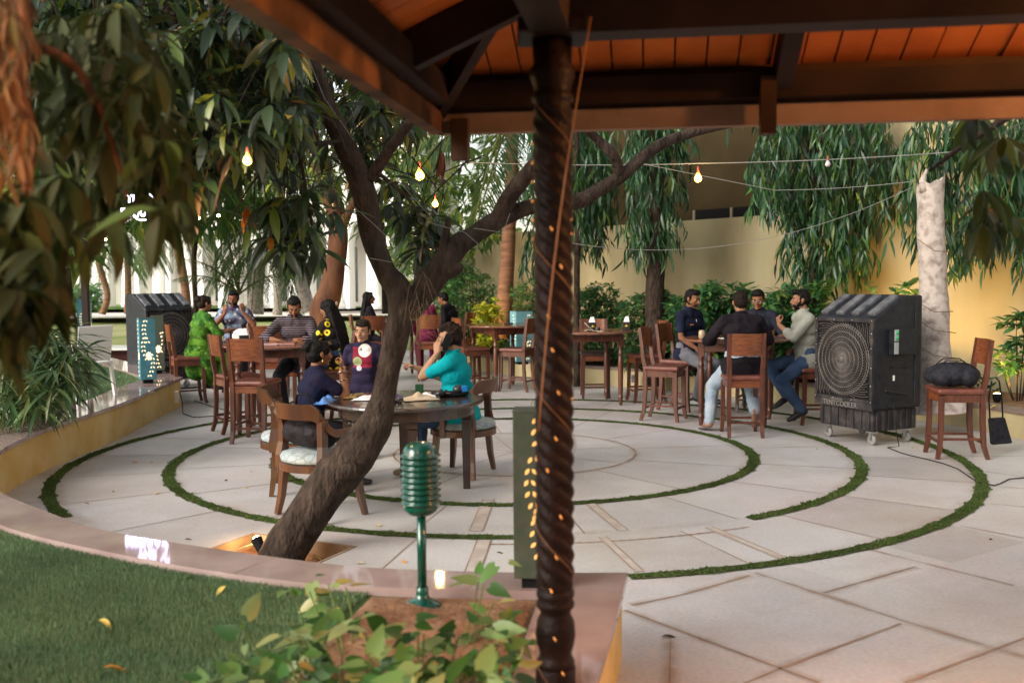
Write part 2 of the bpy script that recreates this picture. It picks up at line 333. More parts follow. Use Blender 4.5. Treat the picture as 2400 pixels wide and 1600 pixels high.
# grass rings: soil strip and blades
def ang_of(px, py): p = G(px, py)-C0; return math.degrees(math.atan2(p.y, p.x))
rings = [(R3, 0, 360), (R2, ang_of(1757, 1216), ang_of(1230, 1256)+360), (R1, ang_of(1474, 1352), ang_of(160, 1212)+360)]
sm_ = MB(); BV = []
wr = .100
for r_, a0, a1 in rings:
    arc(sm_, r_-wr/2, r_+wr/2, a0, a1, .006, 200)
    L_ = r_*R(a1-a0); n = int(L_*1900)
    th = np.radians(rng.uniform(a0, a1, n)); rr = r_+rng.uniform(-1, 1, n)*(wr/2+.010*np.sin(th*37)+.009*np.sin(th*91)+.006*np.sin(th*173))
    h = rng.uniform(.008, .018, n); az = rng.uniform(0, 6.28, n); ww = rng.uniform(.004, .008, n)
    bx = C0.x+rr*np.cos(th); by = C0.y+rr*np.sin(th); dx = np.cos(az)*ww; dy = np.sin(az)*ww
    tx = rng.normal(0, .010, n); ty = rng.normal(0, .010, n)
    BV.append(np.stack([np.stack([bx-dx, by-dy, np.full(n, .004)], 1), np.stack([bx+dx, by+dy, np.full(n, .004)], 1), np.stack([bx+tx, by+ty, h], 1)], 1).reshape(-1, 3))
sm_.build('ring_soil', M('ring_base', (.04, .06, .02), (.07, .08, .03), scale=20, rough=.95))['kind'] = 'structure'
BV = np.concatenate(BV); npmesh('ring_grass', BV, np.arange(len(BV)).reshape(-1, 3), ring_m)['kind'] = 'stuff'

# lawn plateau with pink coping
ZT = .40
patio_edge = [(-4.57, 13.75), (-4.5, 12.9), (-4.36, 11.5), (-4.30, 10.5), (-4.30, 9.6), (-4.26, 8.8), (-4.10, 7.9), (-3.80, 7.1), (-3.36, 6.4), (-2.72, 5.75), (-2.23, 5.33), (-1.56, 4.96), (-.8, 4.62), (-.3, 4.52), (.1, 4.48), (.52, 4.47), (.40, 3.85), (.27, 3.23), (.1, 2.4), (-.1, 1.4)]
lawn_edge = [(-5.03, 13.6), (-4.97, 12.4), (-4.83, 11.4), (-4.77, 10.38), (-4.72, 9.5), (-4.64, 8.7), (-4.40, 7.6), (-3.95, 6.8), (-3.5, 6.1), (-2.9, 5.50), (-2.40, 5.12), (-1.62, 4.66), (-1.0, 4.38), (-.5, 4.27), (0.02, 4.22), (.12, 4.21), (.06, 3.8), (-.02, 3.2), (-.15, 2.4), (-.35, 1.4)]
back_edge_p = [(-4.57, 13.75), (-5.28, 14.85), (-8.2, 19.1), (-13, 26)]
back_edge_l = [(-5.03, 13.6), (-5.75, 14.75), (-8.7, 19.1), (-13.6, 26)]
def smooth_path(P, k=4):
    P = [Vector((*p, 0)) for p in P]; out = []
    for i in range(len(P)-1):
        p0, p1, p2, p3 = P[max(i-1, 0)], P[i], P[i+1], P[min(i+2, len(P)-1)]
        for j in range(k):
            t_ = j/k; out.append(.5*((2*p1)+(p2-p0)*t_+(2*p0-5*p1+4*p2-p3)*t_*t_+(3*p1-p0-3*p2+p3)*t_**3))
    return out+[P[-1]]
def strip(mb, Pa, Pb, z): 
    n = len(Pa); mb.add([(p.x, p.y, z) for p in Pa]+[(p.x, p.y, z) for p in Pb], [(i, i+1, n+i+1, n+i) for i in range(n-1)])
def wallface(mb, P, z0, z1):
    n = len(P); mb.add([(p.x, p.y, z0) for p in P]+[(p.x, p.y, z1) for p in P], [(i, i+1, n+i+1, n+i) for i in range(n-1)])
pe1, le1 = smooth_path(patio_edge[:16]), smooth_path(lawn_edge[:16]); pe2, le2 = smooth_path(patio_edge[15:]), smooth_path(lawn_edge[15:])
bp, bl = smooth_path(back_edge_p, 2), smooth_path(back_edge_l, 2)
wl = empty('low_garden_wall', (0, 0, 0), 0, 'low curved yellow wall with pink stone coping around the lawn on the left', 'wall')
mb = MB(); 
def inset(P, Q, d): return [p+(q-p).normalized()*d for p, q in zip(P, Q)]
for P, Q in ((pe1, le1), (pe2, le2), (bp, bl)): wallface(mb, inset(P, Q, .035), -.02, ZT-.035)
mb.build('wall', plaster, wl)
mb = MB()
for P, Q in ((pe1, le1), (pe2, le2), (bp, bl)):
    strip(mb, P, Q, ZT); strip(mb, Q, P, ZT-.036); wallface(mb, P, ZT-.036, ZT); wallface(mb, Q, ZT-.09, ZT)
mb.build('coping', coping_m, wl)
mb = MB()   # joints in the coping
for i in (14, 26, 38, 46, 54): 
    if i < len(pe1): ribbon(mb, pe1[i], le1[i], .006, ZT+.0015)
mb.build('coping_joint', mortar, wl)
# lawn: polygon inside of coping
LZ = .36
P = [Vector(p) for p in bl[::-1]]+le1[1:]+le2[1:]+[Vector((-.6, 0, 0)), Vector((-.9, -3, 0)), Vector((-14, -3, 0)), Vector((-30, 26, 0))]
bm = bmesh.new(); vs = [bm.verts.new((p.x, p.y, LZ)) for p in P]; f = bm.faces.new(vs); bmesh.ops.triangulate(bm, faces=[f]); me = bpy.data.meshes.new('lawn'); bm.to_mesh(me); bm.free()
me.materials.append(lawn_m); o = bpy.data.objects.new('lawn', me); col.objects.link(o); o['kind'] = 'structure'
def inpoly(x, y, poly):
    ins = np.zeros(len(x), bool); n = len(poly); j = n-1
    for i in range(n):
        xi, yi, xj, yj = poly[i][0], poly[i][1], poly[j][0], poly[j][1]
        c = ((yi > y) != (yj > y)) & (x < (xj-xi)*(y-yi)/(yj-yi+1e-12)+xi); ins ^= c; j = i
    return ins
LP = [(p.x, p.y) for p in P]
soil_poly = [G(x, y, LZ)[:2] for x, y in [(870, 1392), (800, 1440), (760, 1520), (690, 1640), (1400, 1640), (1400, 1372), (1240, 1380)]]
def blades(x, y, z, hmin, hmax, wmin, wmax, lean):
    n = len(x); h = rng.uniform(hmin, hmax, n); az = rng.uniform(0, 6.28, n); ww = rng.uniform(wmin, wmax, n); dx = np.cos(az)*ww; dy = np.sin(az)*ww
    tx = rng.normal(0, lean, n); ty = rng.normal(0, lean, n); z = np.full(n, z)
    return np.stack([np.stack([x-dx, y-dy, z-.005], 1), np.stack([x+dx, y+dy, z-.005], 1), np.stack([x+tx, y+ty, z+h], 1)], 1).reshape(-1, 3)
x = rng.uniform(-3.2, .1, 420000); y = rng.uniform(2.3, 6.3, 420000)
k = inpoly(x, y, LP) & ~inpoly(x, y, soil_poly); qx, qy = proj(np.stack([x, y, np.full(len(x), LZ)], 1)); k &= (qx > -60) & (qy < 1660)
b1 = blades(x[k], y[k], LZ, .016, .032, .0018, .0035, .009)
x = rng.uniform(-8, -4.6, 120000); y = rng.uniform(8.5, 19, 120000); k = inpoly(x, y, LP); qx, qy = proj(np.stack([x, y, np.full(len(x), LZ)], 1)); k &= (qx > -60)
b2 = blades(x[k], y[k], LZ, .02, .04, .004, .008, .012)
BV = np.concatenate([b1, b2]); npmesh('lawn_grass', BV, np.arange(len(BV)).reshape(-1, 3), grass_m)['kind'] = 'stuff'
# soil bed in front
V = []; Fq = []; sp_ = [Vector((*p, 0)) for p in soil_poly]
n_ = 40; a_, b_, c_, d_ = Vector((-.62, 4.26, 0)), Vector((.112, 4.19, 0)), Vector((-.30, 1.5, 0)), Vector((-1.0, 2.3, 0))
for i in range(n_+1):
    for j in range(n_+1):
        p = a_.lerp(b_, i/n_).lerp(d_.lerp(c_, i/n_), j/n_); e = min(i, j, n_-i)/4
        V.append((p.x, p.y, LZ+.006+min(1, e)*(.03+.03*noise.noise(p*5)+.014*noise.noise(p*25))))
for i in range(n_):
    for j in range(n_): Fq.append((i*(n_+1)+j, (i+1)*(n_+1)+j, (i+1)*(n_+1)+j+1, i*(n_+1)+j+1))
npmesh('flower_bed_soil', V, Fq, soil, None, True)['kind'] = 'structure'

# far planting bed with kerb
kp = smooth_path([(6.3, 6.5), (5.75, 9), (5.35, 10.4), (5.05, 11.35), (4.5, 12.4), (3.75, 13.4), (2.6, 15.0), (1.0, 16.3), (-.5, 18.4), (-1.7, 20.3)])
def offs(P, d):
    out = []
    for i, p in enumerate(P):
        t_ = (P[min(i+1, len(P)-1)]-P[max(i-1, 0)]).normalized(); out.append(p+Vector((t_.y, -t_.x, 0))*d)
    return out
kq = offs(kp, .22); KZ = .30
bw = empty('planting_bed_kerb', (0, 0, 0), 0, 'low curved cream kerb wall in front of the far shrub bed', 'wall')
mb = MB(); wallface(mb, offs(kp, .02), -.02, KZ-.04); mb.build('wall', plaster_pale, bw)
mb = MB(); strip(mb, kp, kq, KZ); strip(mb, kq, kp, KZ-.042); wallface(mb, kp, KZ-.042, KZ); mb.build('coping', M('grey_coping', (.25, .19, .16), (.17, .12, .10), scale=5, rough=.6), bw)
WA, WB = Vector((8.8, 8.8, 0)), Vector((-1.6, 22.67, 0))
Pq = kq+[Vector((-2.2, 22.5, 0)), WB, WA+Vector((1, 0, 0)), Vector((8, 6.5, 0))]
bm = bmesh.new(); vs = [bm.verts.new((p.x, p.y, KZ-.03)) for p in Pq]; f = bm.faces.new(vs); bmesh.ops.triangulate(bm, faces=[f]); me = bpy.data.meshes.new('bed_soil'); bm.to_mesh(me); bm.free()
me.materials.append(soil); o = bpy.data.objects.new('bed_soil', me); col.objects.link(o); o['kind'] = 'structure'
# boundary wall
def wpt(s_, off=0): d = (WB-WA).normalized(); n = Vector((d.y, -d.x, 0)); return WA+d*s_+n*off
LW = (WB-WA).length; dW = (WB-WA).normalized(); angW = math.atan2(dW.y, dW.x)
bwall = empty('boundary_wall', WA, angW, 'tall ochre plastered boundary wall behind the shrubs', 'wall')
def wbox(mb, x0, x1, y0, y1, z0, z1): mb.box(((x0+x1)/2, (y0+y1)/2, (z0+z1)/2), (x1-x0, y1-y0, z1-z0))
def s_at(px): # distance along wall for a photo column
    d = ray(px, 600); d = Vector((d.x, d.y, 0)); n = Vector((-dW.y, dW.x, 0)); t_ = WA.dot(n)/d.dot(n); return (d*t_-WA).dot(dW)
sA, sB, sC = s_at(1990), s_at(1345), s_at(1075)
mb = MB(); wbox(mb, 0, sA, -.25, 0, 0, 6.5); wbox(mb, sA+.002, sC, -.25, 0, 0, 2.66); mb.build('wall', wall_m, bwall)
mb = MB(); wbox(mb, sA-.02, sC, -.28, .03, 2.822, 2.90) if False else None
up = empty('rear_building', wpt(sA+.1, .6)*1, angW, 'dark olive upper building wall with a black slit of windows above the boundary wall', 'building')
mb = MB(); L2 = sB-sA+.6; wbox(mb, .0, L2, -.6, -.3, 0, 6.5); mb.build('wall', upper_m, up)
up.location = wpt(sA+.1, 0)+Vector((-dW.y, dW.x, 0))*(-.0)
mb = MB(); wbox(mb, .5, 3.1, -.3, -.27, 2.67, 2.84); mb.build('window', black_m, up)
for x_ in (.5, 1.4, 2.25, 3.06): mb = MB(); wbox(mb, x_, x_+.04, -.27, -.24, 2.67, 2.84); mb.build('window_frame', M('win_frame', (.3, .25, .18)), up)
# ================================================================== GAZEBO
gz = empty('gazebo', (.135, 3.2, 0), 0, 'open wooden gazebo with a plank ceiling, dark beams and a carved barley twist column', 'gazebo')
def gl(p): return Vector(p)-gz.location
ZE, ZF = 2.35, 2.56
E0 = G(1020, 318, ZE); E1 = G(2400, 279, ZE); E2 = G(520, -4, ZE)
dr = (E1-E0).normalized(); dl = (E2-E0).normalized(); E1 = E0+dr*6; E2 = E0+dl*5
nr = Vector((dr.y, -dr.x, 0)); nr = nr if nr.y < 0 else -nr     # towards the inside
nl = Vector((dl.y, -dl.x, 0)); nl = nl if nl.x > 0 else -nl
def board(mb, a, b, n, y0, y1, z0, z1):
    P = [a+n*y0, b+n*y0, b+n*y1, a+n*y1]; mb.prism([(gl(p).x, gl(p).y) for p in P], z0, z1)
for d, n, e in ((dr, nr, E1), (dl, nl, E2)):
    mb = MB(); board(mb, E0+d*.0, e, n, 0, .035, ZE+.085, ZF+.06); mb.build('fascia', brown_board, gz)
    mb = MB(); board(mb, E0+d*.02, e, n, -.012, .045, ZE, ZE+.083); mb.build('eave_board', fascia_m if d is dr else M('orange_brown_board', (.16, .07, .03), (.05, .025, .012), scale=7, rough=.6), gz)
# main beams
BZ = 2.50
K0 = Vector((.135, 3.2, 0))
for d, n, e in ((dr, nr, 6), (dl, nl, 5)):
    mb = MB(); board(mb, K0+d*-.05, K0+d*e, n, -.06, .06, BZ, BZ+.26); mb.build('beam', beam_m, gz)
# purlin just inside the eave
for d, n, e in ((dr, nr, 6), (dl, nl, 5)):
    mb = MB(); board(mb, E0+d*.1, E0+d*e, n, .037, .10, ZE+.10, ZF-.01); mb.build('purlin', beam_m, gz)
SL = math.tan(R(24))
def roofz(p, n): return ZF+.01+max(0, (p-E0).dot(n))*SL
# hip rafter and rafters
hip = (K0-E0); hipd = hip.normalized()
def rafter(a, dirn, n, L_, w_=.07, h_=.13, nm='rafter', drop=0.0):
    mb = MB(); pts = []
    for s_ in (0, L_):
        p = a+dirn*s_; pts.append(Vector((p.x, p.y, roofz(p, n)-h_/2-.012-drop)))
    s = Vector((-dirn.y, dirn.x, 0))*w_/2; vs = []
    for p in pts:
        for q in (s, -s):
            for z in (-h_/2, h_/2): v = gl(p+q); vs.append((v.x, v.y, v.z+z))
    mb.add(vs, [(0, 1, 3, 2), (4, 6, 7, 5), (0, 4, 5, 1), (2, 3, 7, 6), (1, 5, 7, 3), (0, 2, 6, 4)])
    mb.build(nm, beam_m, gz)
rafter(E0+hipd*.08, hipd, (nr), 3.2, .09, .17, 'hip_rafter')
rafter(E0+dr*1.42, (nr), nr, 3.0); rafter(E0+dr*3.4, nr, nr, 3.0)
rafter(E0+dl*.75, nl, nl, 1.4, .06); rafter(E0+dl*2.0, nl, nl, 2.6)
# rafter tails hanging below the eave
mb = MB(); p = gl(E0+dr*.12+nr*.06); mb.box((p.x, p.y, ZE-.03), (.07, .06, .17), math.atan2(dr.y, dr.x)); mb.build('rafter_tail', brown_board, gz)
p0 = G(1795, 290, ZE); mb = MB(); p = gl(p0+nr*.06); mb.box((p.x, p.y, ZE+.06), (.06, .07, .22), math.atan2(dr.y, dr.x)); mb.build('rafter_tail', brown_board, gz)
# plank ceiling: boards up the slope on both roof faces (clipped at the hip)
def planks(e, d, n, Lx, nm, sgn):
    mb = MB(); W_ = .125; k = int(Lx/W_); hp = hip
    # hip line param: distance along d for a given inward distance t
    hd, hn = hp.dot(d)/hp.dot(n), 1
    for i in range(-30, k):
        a0, a1 = i*W_+.004, (i+1)*W_-.004; T = 3.6; dz = rs.uniform(-.002, .002)
        def tmin(a): return 0 if hd == 0 else (a/hd if (a/hd) > 0 else 0)
        # region: a >= hd*t  (inside of hip)
        pts = []
        for a in (a0, a1):
            if hd < 0: t0, t1 = max(0, a/hd), T          # hip leans the other way
            else: t0, t1 = 0, min(T, a/hd)
            pts.append((a, t0, t1))
        if pts[0][2] <= pts[0][1] and pts[1][2] <= pts[1][1]: continue
        if pts[1][2]-pts[1][1] < .05 or pts[0][2]-pts[0][1] < .0: continue
        vs = []
        for zz in (0, .018):
            for a, t0, t1 in (pts[0], pts[1]):
                for t_ in (t0, t1):
                    p = E0+d*a+n*t_; v = gl(p); vs.append((v.x, v.y, ZF+.012+t_*SL+zz+dz))
        mb.add(vs, [(0, 1, 3, 2), (4, 6, 7, 5), (0, 2, 6, 4), (1, 5, 7, 3), (0, 4, 5, 1), (2, 3, 7, 6)])
    return mb.build(nm, plank_m, gz)
planks(E1, dr, nr, 7.5, 'ceiling', 1); planks(E2, dl, nl, 5.5, 'ceiling', -1)
# roof cover above the planks, closed towards the peak
mb = MB(); pk = E0+hipd*4.2; pkz = ZF+.06+(pk-E0).dot(nr)*SL
a = [E0-nr*.05, E0+dr*8-nr*.05, E0+dr*8+nr*4.0, pk]
V = [(gl(a[0]).x, gl(a[0]).y, ZF+.05), (gl(a[1]).x, gl(a[1]).y, ZF+.05), (gl(a[2]).x, gl(a[2]).y, ZF+.06+4*SL), (gl(pk).x, gl(pk).y, pkz)]
b = E0+dl*6; c2 = E0+dl*6+nl*4
V += [(gl(b).x, gl(b).y, ZF+.05), (gl(c2).x, gl(c2).y, ZF+.06+4*SL)]
c3 = c2-Vector((0, 3, 0)); c4 = a[2]-Vector((0, 7, 0)); c5 = Vector((c4.x+3, c4.y-1, 0))
V += [(gl(c3).x, gl(c3).y, ZF+.3), (gl(c4).x, gl(c4).y, ZF+.3)]
mb.add(V, [(0, 1, 2, 3), (0, 3, 5, 4), (3, 2, 7), (3, 6, 5), (3, 7, 6)]); mb.build('roof', M('roof_tiles', (.12, .05, .03), rough=.8), gz)
# unseen board screen added behind the camera to block sky light
mb = MB()
for i in range(44): mb.box((-6.4+i*.32, -7.4, 1.4), (.31, .04, 3.6))
mb.build('sky_blocker', brown_board, gz)
# column
prof = []; mb = MB()
def twist(mb, z0, z1, r, n=72, turns=5.2, lobes=5):
    rows = int((z1-z0)/.012); vs = []; fs = []
    for i in range(rows+1):
        z = z0+(z1-z0)*i/rows; e = min(1, i/3, (rows-i)/3)
        for j in range(n):
            th = 2*math.pi*j/n; ph = lobes*th+turns*2*math.pi*lobes*(z-z0)/(z1-z0)*.55
            rr = r*(1+e*.27*(abs(math.cos(ph/2))**.8-.62)); vs.append((rr*math.cos(th), rr*math.sin(th), z))
    for i in range(rows):
        for j in range(n): fs.append((i*n+j, i*n+(j+1) % n, (i+1)*n+(j+1) % n, (i+1)*n+j))
    mb.add(vs, fs, True)
cb = MB()
cb.lathe([(.066, .30), (.066, .47), (.062, .475)], 32)
cb.lathe([(.075, .34), (.075, .355), (.066, .365)], 32)
cb.lathe([(.056, .47), (.062, .48), (.062, .495), (.055, .505), (.052, .52), (.06, .545), (.066, .58), (.062, .625), (.05, .65), (.052, .665), (.062, .675), (.062, .69), (.055, .70), (.062, .71), (.062, .725), (.052, .735), (.05, .74)], 32)
twist(cb, .735, 2.30, .058, turns=10.8)
cb.lathe([(.05, 2.29), (.066, 2.305), (.066, 2.32), (.058, 2.33), (.060, 2.35), (.072, 2.38), (.072, 2.40), (.06, 2.42), (.064, 2.50)], 32); cb.box((0, 0, 2.52), (.22, .22, .05), 0, .01)
cb.box((0, 0, .2), (.2, .2, .28), 0, .01)
colm = cb.build('column', column_m, gz)
# fairy string wound around the column (own thing)
fl = empty('fairy_light_string', (.135, 3.2, 0), 0, 'thin warm fairy light string wound around the twisted gazebo column', 'string lights')
wire_w = M('warm_wire', (.30, .12, .04), rough=.4); bulb_w = M('fairy_bulb', (1, .5, .15), emis=(1, .32, .05), es=.16)
mb = MB(); bb = MB(); pts = []
for i in range(220):
    f_ = i/219; th = R(-150)+f_*2*math.pi*4.3; z = 2.3-f_*1.95; pts.append((.069*math.cos(th), .069*math.sin(th), z))
    
mb.tube(pts, .0010, 5)
for k in range(12):
    z = 1.9-k*.13+.015*math.sin(k*2.3); th = R(-96+17*math.sin(k*1.9)+(6 if k % 2 else -4)); bb.tube([(.066*math.cos(th), .066*math.sin(th), z+.006), (.066*math.cos(th+.10), .066*math.sin(th+.10), z-.006)], [.0016, .0028], 6)
for k in range(6): bb.ell((-.066, -.01, 2.17-k*.06), (.0032, .0032, .005), 8, 6)
for z in (1.93, 1.885, 1.36): bb.ell((.064*math.cos(R(-28)), .064*math.sin(R(-28)), z), (.0026, .0026, .0035), 8, 6)
mb.build('wire', wire_w, fl); bb.build('bulb', bulb_w, fl)['kind'] = 'stuff'
mb = MB(); p1, p2 = A(1385, 40, 3.05), A(1262, 1010, 3.1); mb.tube([p1.lerp(p2, i/12)+Vector((-.018*math.sin(math.pi*i/12), 0, 0)) for i in range(13)], .0022, 6)
tag(mb.build('slack_wire', wire_w), 'slack orange lit wire hanging down across the front of the gazebo column', 'wire')
# gazebo lamp (its glow is what the photo shows at the top right)
lampm = M('gazebo_lamp_glass', (1, .7, .4), emis=(1, .55, .22), es=14)
gl_ = empty('gazebo_lamp', (3.3, 2.5, 3.05), 0, 'warm round lamp hanging under the gazebo ceiling at the upper right', 'lamp')
mb = MB(); mb.ell((0, 0, 0), (.09, .09, .08), 20, 12); mb.build('globe', lampm, gl_)
mb = MB(); mb.tube([(0, 0, .08), (0, 0, .5)], .008, 6); mb.lathe([(.03, .06), (.03, .12), (.012, .13)], 16); mb.build('stem', black_m, gl_)
def plight(loc, e, color, r=.05, name='lamp_light', parent=None):
    l = bpy.data.lights.new(name, 'POINT'); l.energy = e; l.color = color; l.shadow_soft_size = r
    o = bpy.data.objects.new(name, l); o.location = loc; col.objects.link(o)
    if parent: o.parent = parent
    return o
plight((0, 0, -.14), 185, (1, .42, .12), .1, parent=gl_)
l2_ = empty('gazebo_lamp', (-1.15, 1.35, 2.75), 0, 'second warm lamp of the gazebo, above and to the left of the camera', 'lamp')
for nm__ in (1,):
    mb = MB(); mb.ell((0, 0, 0), (.07, .07, .06), 20, 12); mb.build('globe', lampm, l2_); mb = MB(); mb.tube([(0, 0, .06), (0, 0, .4)], .008, 6); mb.lathe([(.03, .05), (.03, .10), (.012, .11)], 16); mb.build('stem', black_m, l2_); plight((0, 0, -.12), 9, (1, .40, .10), .1, parent=l2_)

# ================================================================== FURNITURE
def make_stool():
    r = empty('bar_stool', (0, 0, 0)); r['category'] = 'bar stool'; r['group'] = 'wooden bar stools with leather seats'
    for sx in (-1, 1):
        MB().bar([(sx*.188, .215, 0), (sx*.182, .195, .10), (sx*.18, .185, .30), (sx*.18, .185, .60)], [.036, .040, .044, .046]).build('leg', wood, r)
        MB().bar([(sx*.178, -.245, 0), (sx*.175, -.205, .13), (sx*.175, -.19, .35), (sx*.175, -.19, .66), (sx*.178, -.215, .78), (sx*.182, -.225, .9), (sx*.186, -.255, 1.125)], [.036, .042, .046, .046, .044, .042, .036]).build('leg', wood, r)
    MB().box((0, .187, .575), (.32, .024, .075)).build('apron', wood_o, r); MB().box((0, -.19, .575), (.31, .024, .075)).build('apron', wood_o, r)
    for q in (-.18, .18): MB().box((q, 0, .575), (.024, .33, .075)).build('apron', wood, r)
    mb = MB(); mb.box((0, .012, .640), (.43, .425, .052), 0, .02); 
    # slight crown
    mb.v = [(x, y, z+(.014*(1-(x/.22)**2)*(1-(y/.22)**2) if z > .64 else 0)) for x, y, z in mb.v]
    mb.build('seat', leather, r)
    for a, b, z in (((-.18, .19), (.18, .19), .16), ((-.175, -.198), (.175, -.198), .16), ((-.18, .19), (-.175, -.198), .19), ((.18, .19), (.175, -.198), .19)):
        MB().bar([(a[0], a[1], z), (b[0], b[1], z)], .024).build('stretcher', wood, r)
    mb = MB(); n = 10; vs = []; fs = []
    for i in range(n+1):
        x = -.163+.326*i/n; c = .03*(1-(2*i/n-1)**2)
        for z, yy in ((.885, -.228), (1.125, -.258)):
            for d in (-.011, .011): vs.append((x, yy-c+d, z))
    for i in range(n):
        k = i*4; fs += [(k, k+4, k+6, k+2), (k+1, k+3, k+7, k+5), (k+2, k+6, k+7, k+3), (k, k+1, k+5, k+4)]
    fs += [(0, 2, 3, 1), (n*4, n*4+1, n*4+3, n*4+2)]
    mb.add(vs, fs); mb.build('backrest', wood_o, r)
    return r
stool = make_stool()
stools = [
 (2.52, 10.86, -3, 'bar stool seen from behind under the heavy man in the black shirt'),
 (1.85, 12.04, -115, 'empty bar stool with its back to the left of the right hand group'),
 (3.58, 11.66, 88, 'bar stool under the bearded man in the grey shirt, half behind the black cooler'),
 (2.20, 12.92, -128, 'bar stool under the thin man in the navy polo shirt'),
 (3.12, 12.75, 155, 'bar stool hidden behind the table under the man with glasses'),
 (4.24, 9.47, 84, 'bar stool carrying the black backpack at the right'),
 (1.20, 14.40, 180, 'empty bar stool with a dark seat behind the table with two napkin boxes'),
 (1.86, 13.85, 100, 'empty bar stool just behind the stool with its back to the right group'),
 (0.07, 15.25, 67, 'empty bar stool at the far table just left of the carved column'),
 (-.62, 15.5, -66, 'empty bar stool behind the head of the man in turquoise'),
 (-1.42, 17.0, 4, 'bar stool under the person in maroon behind the tree fork'),
 (-2.40, 16.7, 25, 'bar stool behind the boy, next to the long haired girl in black'),
 (-2.78, 10.72, -9, 'empty bar stool with its back to the camera at the left table'),
 (-3.17, 11.42, -55, 'empty bar stool at the far left side of the left table'),
 (-2.08, 12.02, 78, 'bar stool under the woman in the sunflower blouse'),
 (-2.62, 12.5, 178, 'bar stool under the man in the striped shirt'),
 (-3.35, 13.55, 12, 'empty bar stool between the left table and the table behind it'),
 (-4.62, 14.12, -62, 'bar stool under the woman in the green dress')]
for k, (x, y, rz, lb) in enumerate(stools): place(stool, x, y, rz, lb)
dkseat = [o for o in bpy.data.objects if o.get('label', '').startswith('empty bar stool with a dark seat')][0]
for ch in kids(dkseat):
    if ch.name.startswith('seat'): ch.data = ch.data.copy(); ch.data.materials[0] = leather_dk

def make_table():
    r = empty('bar_table', (0, 0, 0)); r['category'] = 'bar table'; r['group'] = 'round high wooden tables'
    MB().lathe([(.60, .975), (.625, .985), (.63, .995), (.625, 1.005), (.61, 1.01)], 56, smooth=False).build('tabletop', wood_top, r)
    s = .80/2
    for k in range(4):
        a = k*math.pi/2; MB().box((s*math.cos(a)*.93, s*math.sin(a)*.93, .92), (.022, .68, .10), a).build('apron', wood, r)
    prof = [(.018, 0), (.024, .03), (.030, .07), (.026, .09), (.036, .10), (.036, .115), (.026, .125), (.030, .16), (.036, .35), (.038, .55), (.032, .66), (.026, .68), (.038, .70), (.038, .715), (.028, .73), (.03, .76), (.026, .775), (.036, .79), (.036, .80), (.030, .81)]
    for sx in (-1, 1):
        for sy in (-1, 1):
            mb = MB(); mb.lathe(prof, 16, (sx*.36, sy*.36, 0)); mb.box((sx*.36, sy*.36, .892), (.07, .07, .165)); mb.build('leg', wood, r)
    return r
tb = make_table()
T4 = (2.66, 11.78); T3 = (1.05, 13.72); T2 = (-.12, 15.62); T1 = (-2.72, 11.46); T6 = (-3.78, 14.85); T5 = (-2.05, 17.7)
place(tb, *T4, -19, 'round high table where four men sit at the right'); place(tb, *T3, 10, 'round high table with two napkin boxes and nobody seated, right of the carved column')
place(tb, *T2, -60, 'round high empty table far behind, left of the carved column'); place(tb, *T1, 2, 'round high table of the man in the striped shirt')
place(tb, *T6, 20, 'round high table of the woman in green at the far left'); place(tb, *T5, 20, 'round high table behind the leaning tree trunk')

dt = empty('dining_table', (-.87, 8.1, 0), 0, 'low round dark dining table beside the leaning tree', 'dining table')
MB().lathe([(.60, .725), (.628, .732), (.635, .745), (.63, .76), (.62, .765)], 64, smooth=False).build('tabletop', wood_dk, dt)
mb = MB(); mb.lathe([(.53, .64), (.55, .645), (.55, .724), (.53, .724)], 48, smooth=False); mb.build('apron', wood_dk, dt)
for p in ((-.37, 8.19), (-.77, 7.61), (-1.35, 8.01), (-.95, 8.59)):
    x, y = p[0]+.87, p[1]-8.1; x *= .97; y *= .97; mb = MB(); a = R(-30)
    mb.bar([(x, y, 0), (x, y, .58)], [.058, .075]); mb.box((x, y, .60), (.088, .088, .015), 0); mb.box((x, y, .665), (.08, .08, .115), 0); mb.build('leg', wood_dk, dt)

def floral():
    m_ = M('floral_upholstery', (.38, .40, .40), (.27, .33, .35), scale=5, rough=.8)
    n = m_.node_tree.nodes; L = m_.node_tree.links; b = n['Principled BSDF']; src = b.inputs['Base Color'].links[0].from_socket
    tc = n.new('ShaderNodeTexCoord'); v = n.new('ShaderNodeTexVoronoi'); v.feature = 'DISTANCE_TO_EDGE'; v.inputs['Scale'].default_value = 16; L.new(tc.outputs['Object'], v.inputs[0])
    r = n.new('ShaderNodeValToRGB'); r.color_ramp.elements[0].position = .03; r.color_ramp.elements[1].position = .09; r.color_ramp.elements[0].color = (.5,)*3+(1,); r.color_ramp.elements[1].color = (0, 0, 0, 1); L.new(v.outputs[0], r.inputs[0])
    mx = n.new('ShaderNodeMix'); mx.data_type = 'RGBA'; L.new(r.outputs[0], mx.inputs[0]); L.new(src, mx.inputs[6]); mx.inputs[7].default_value = (.12, .14, .10, 1); L.new(mx.outputs[2], b.inputs['Base Color'])
    return m_
flo = floral()
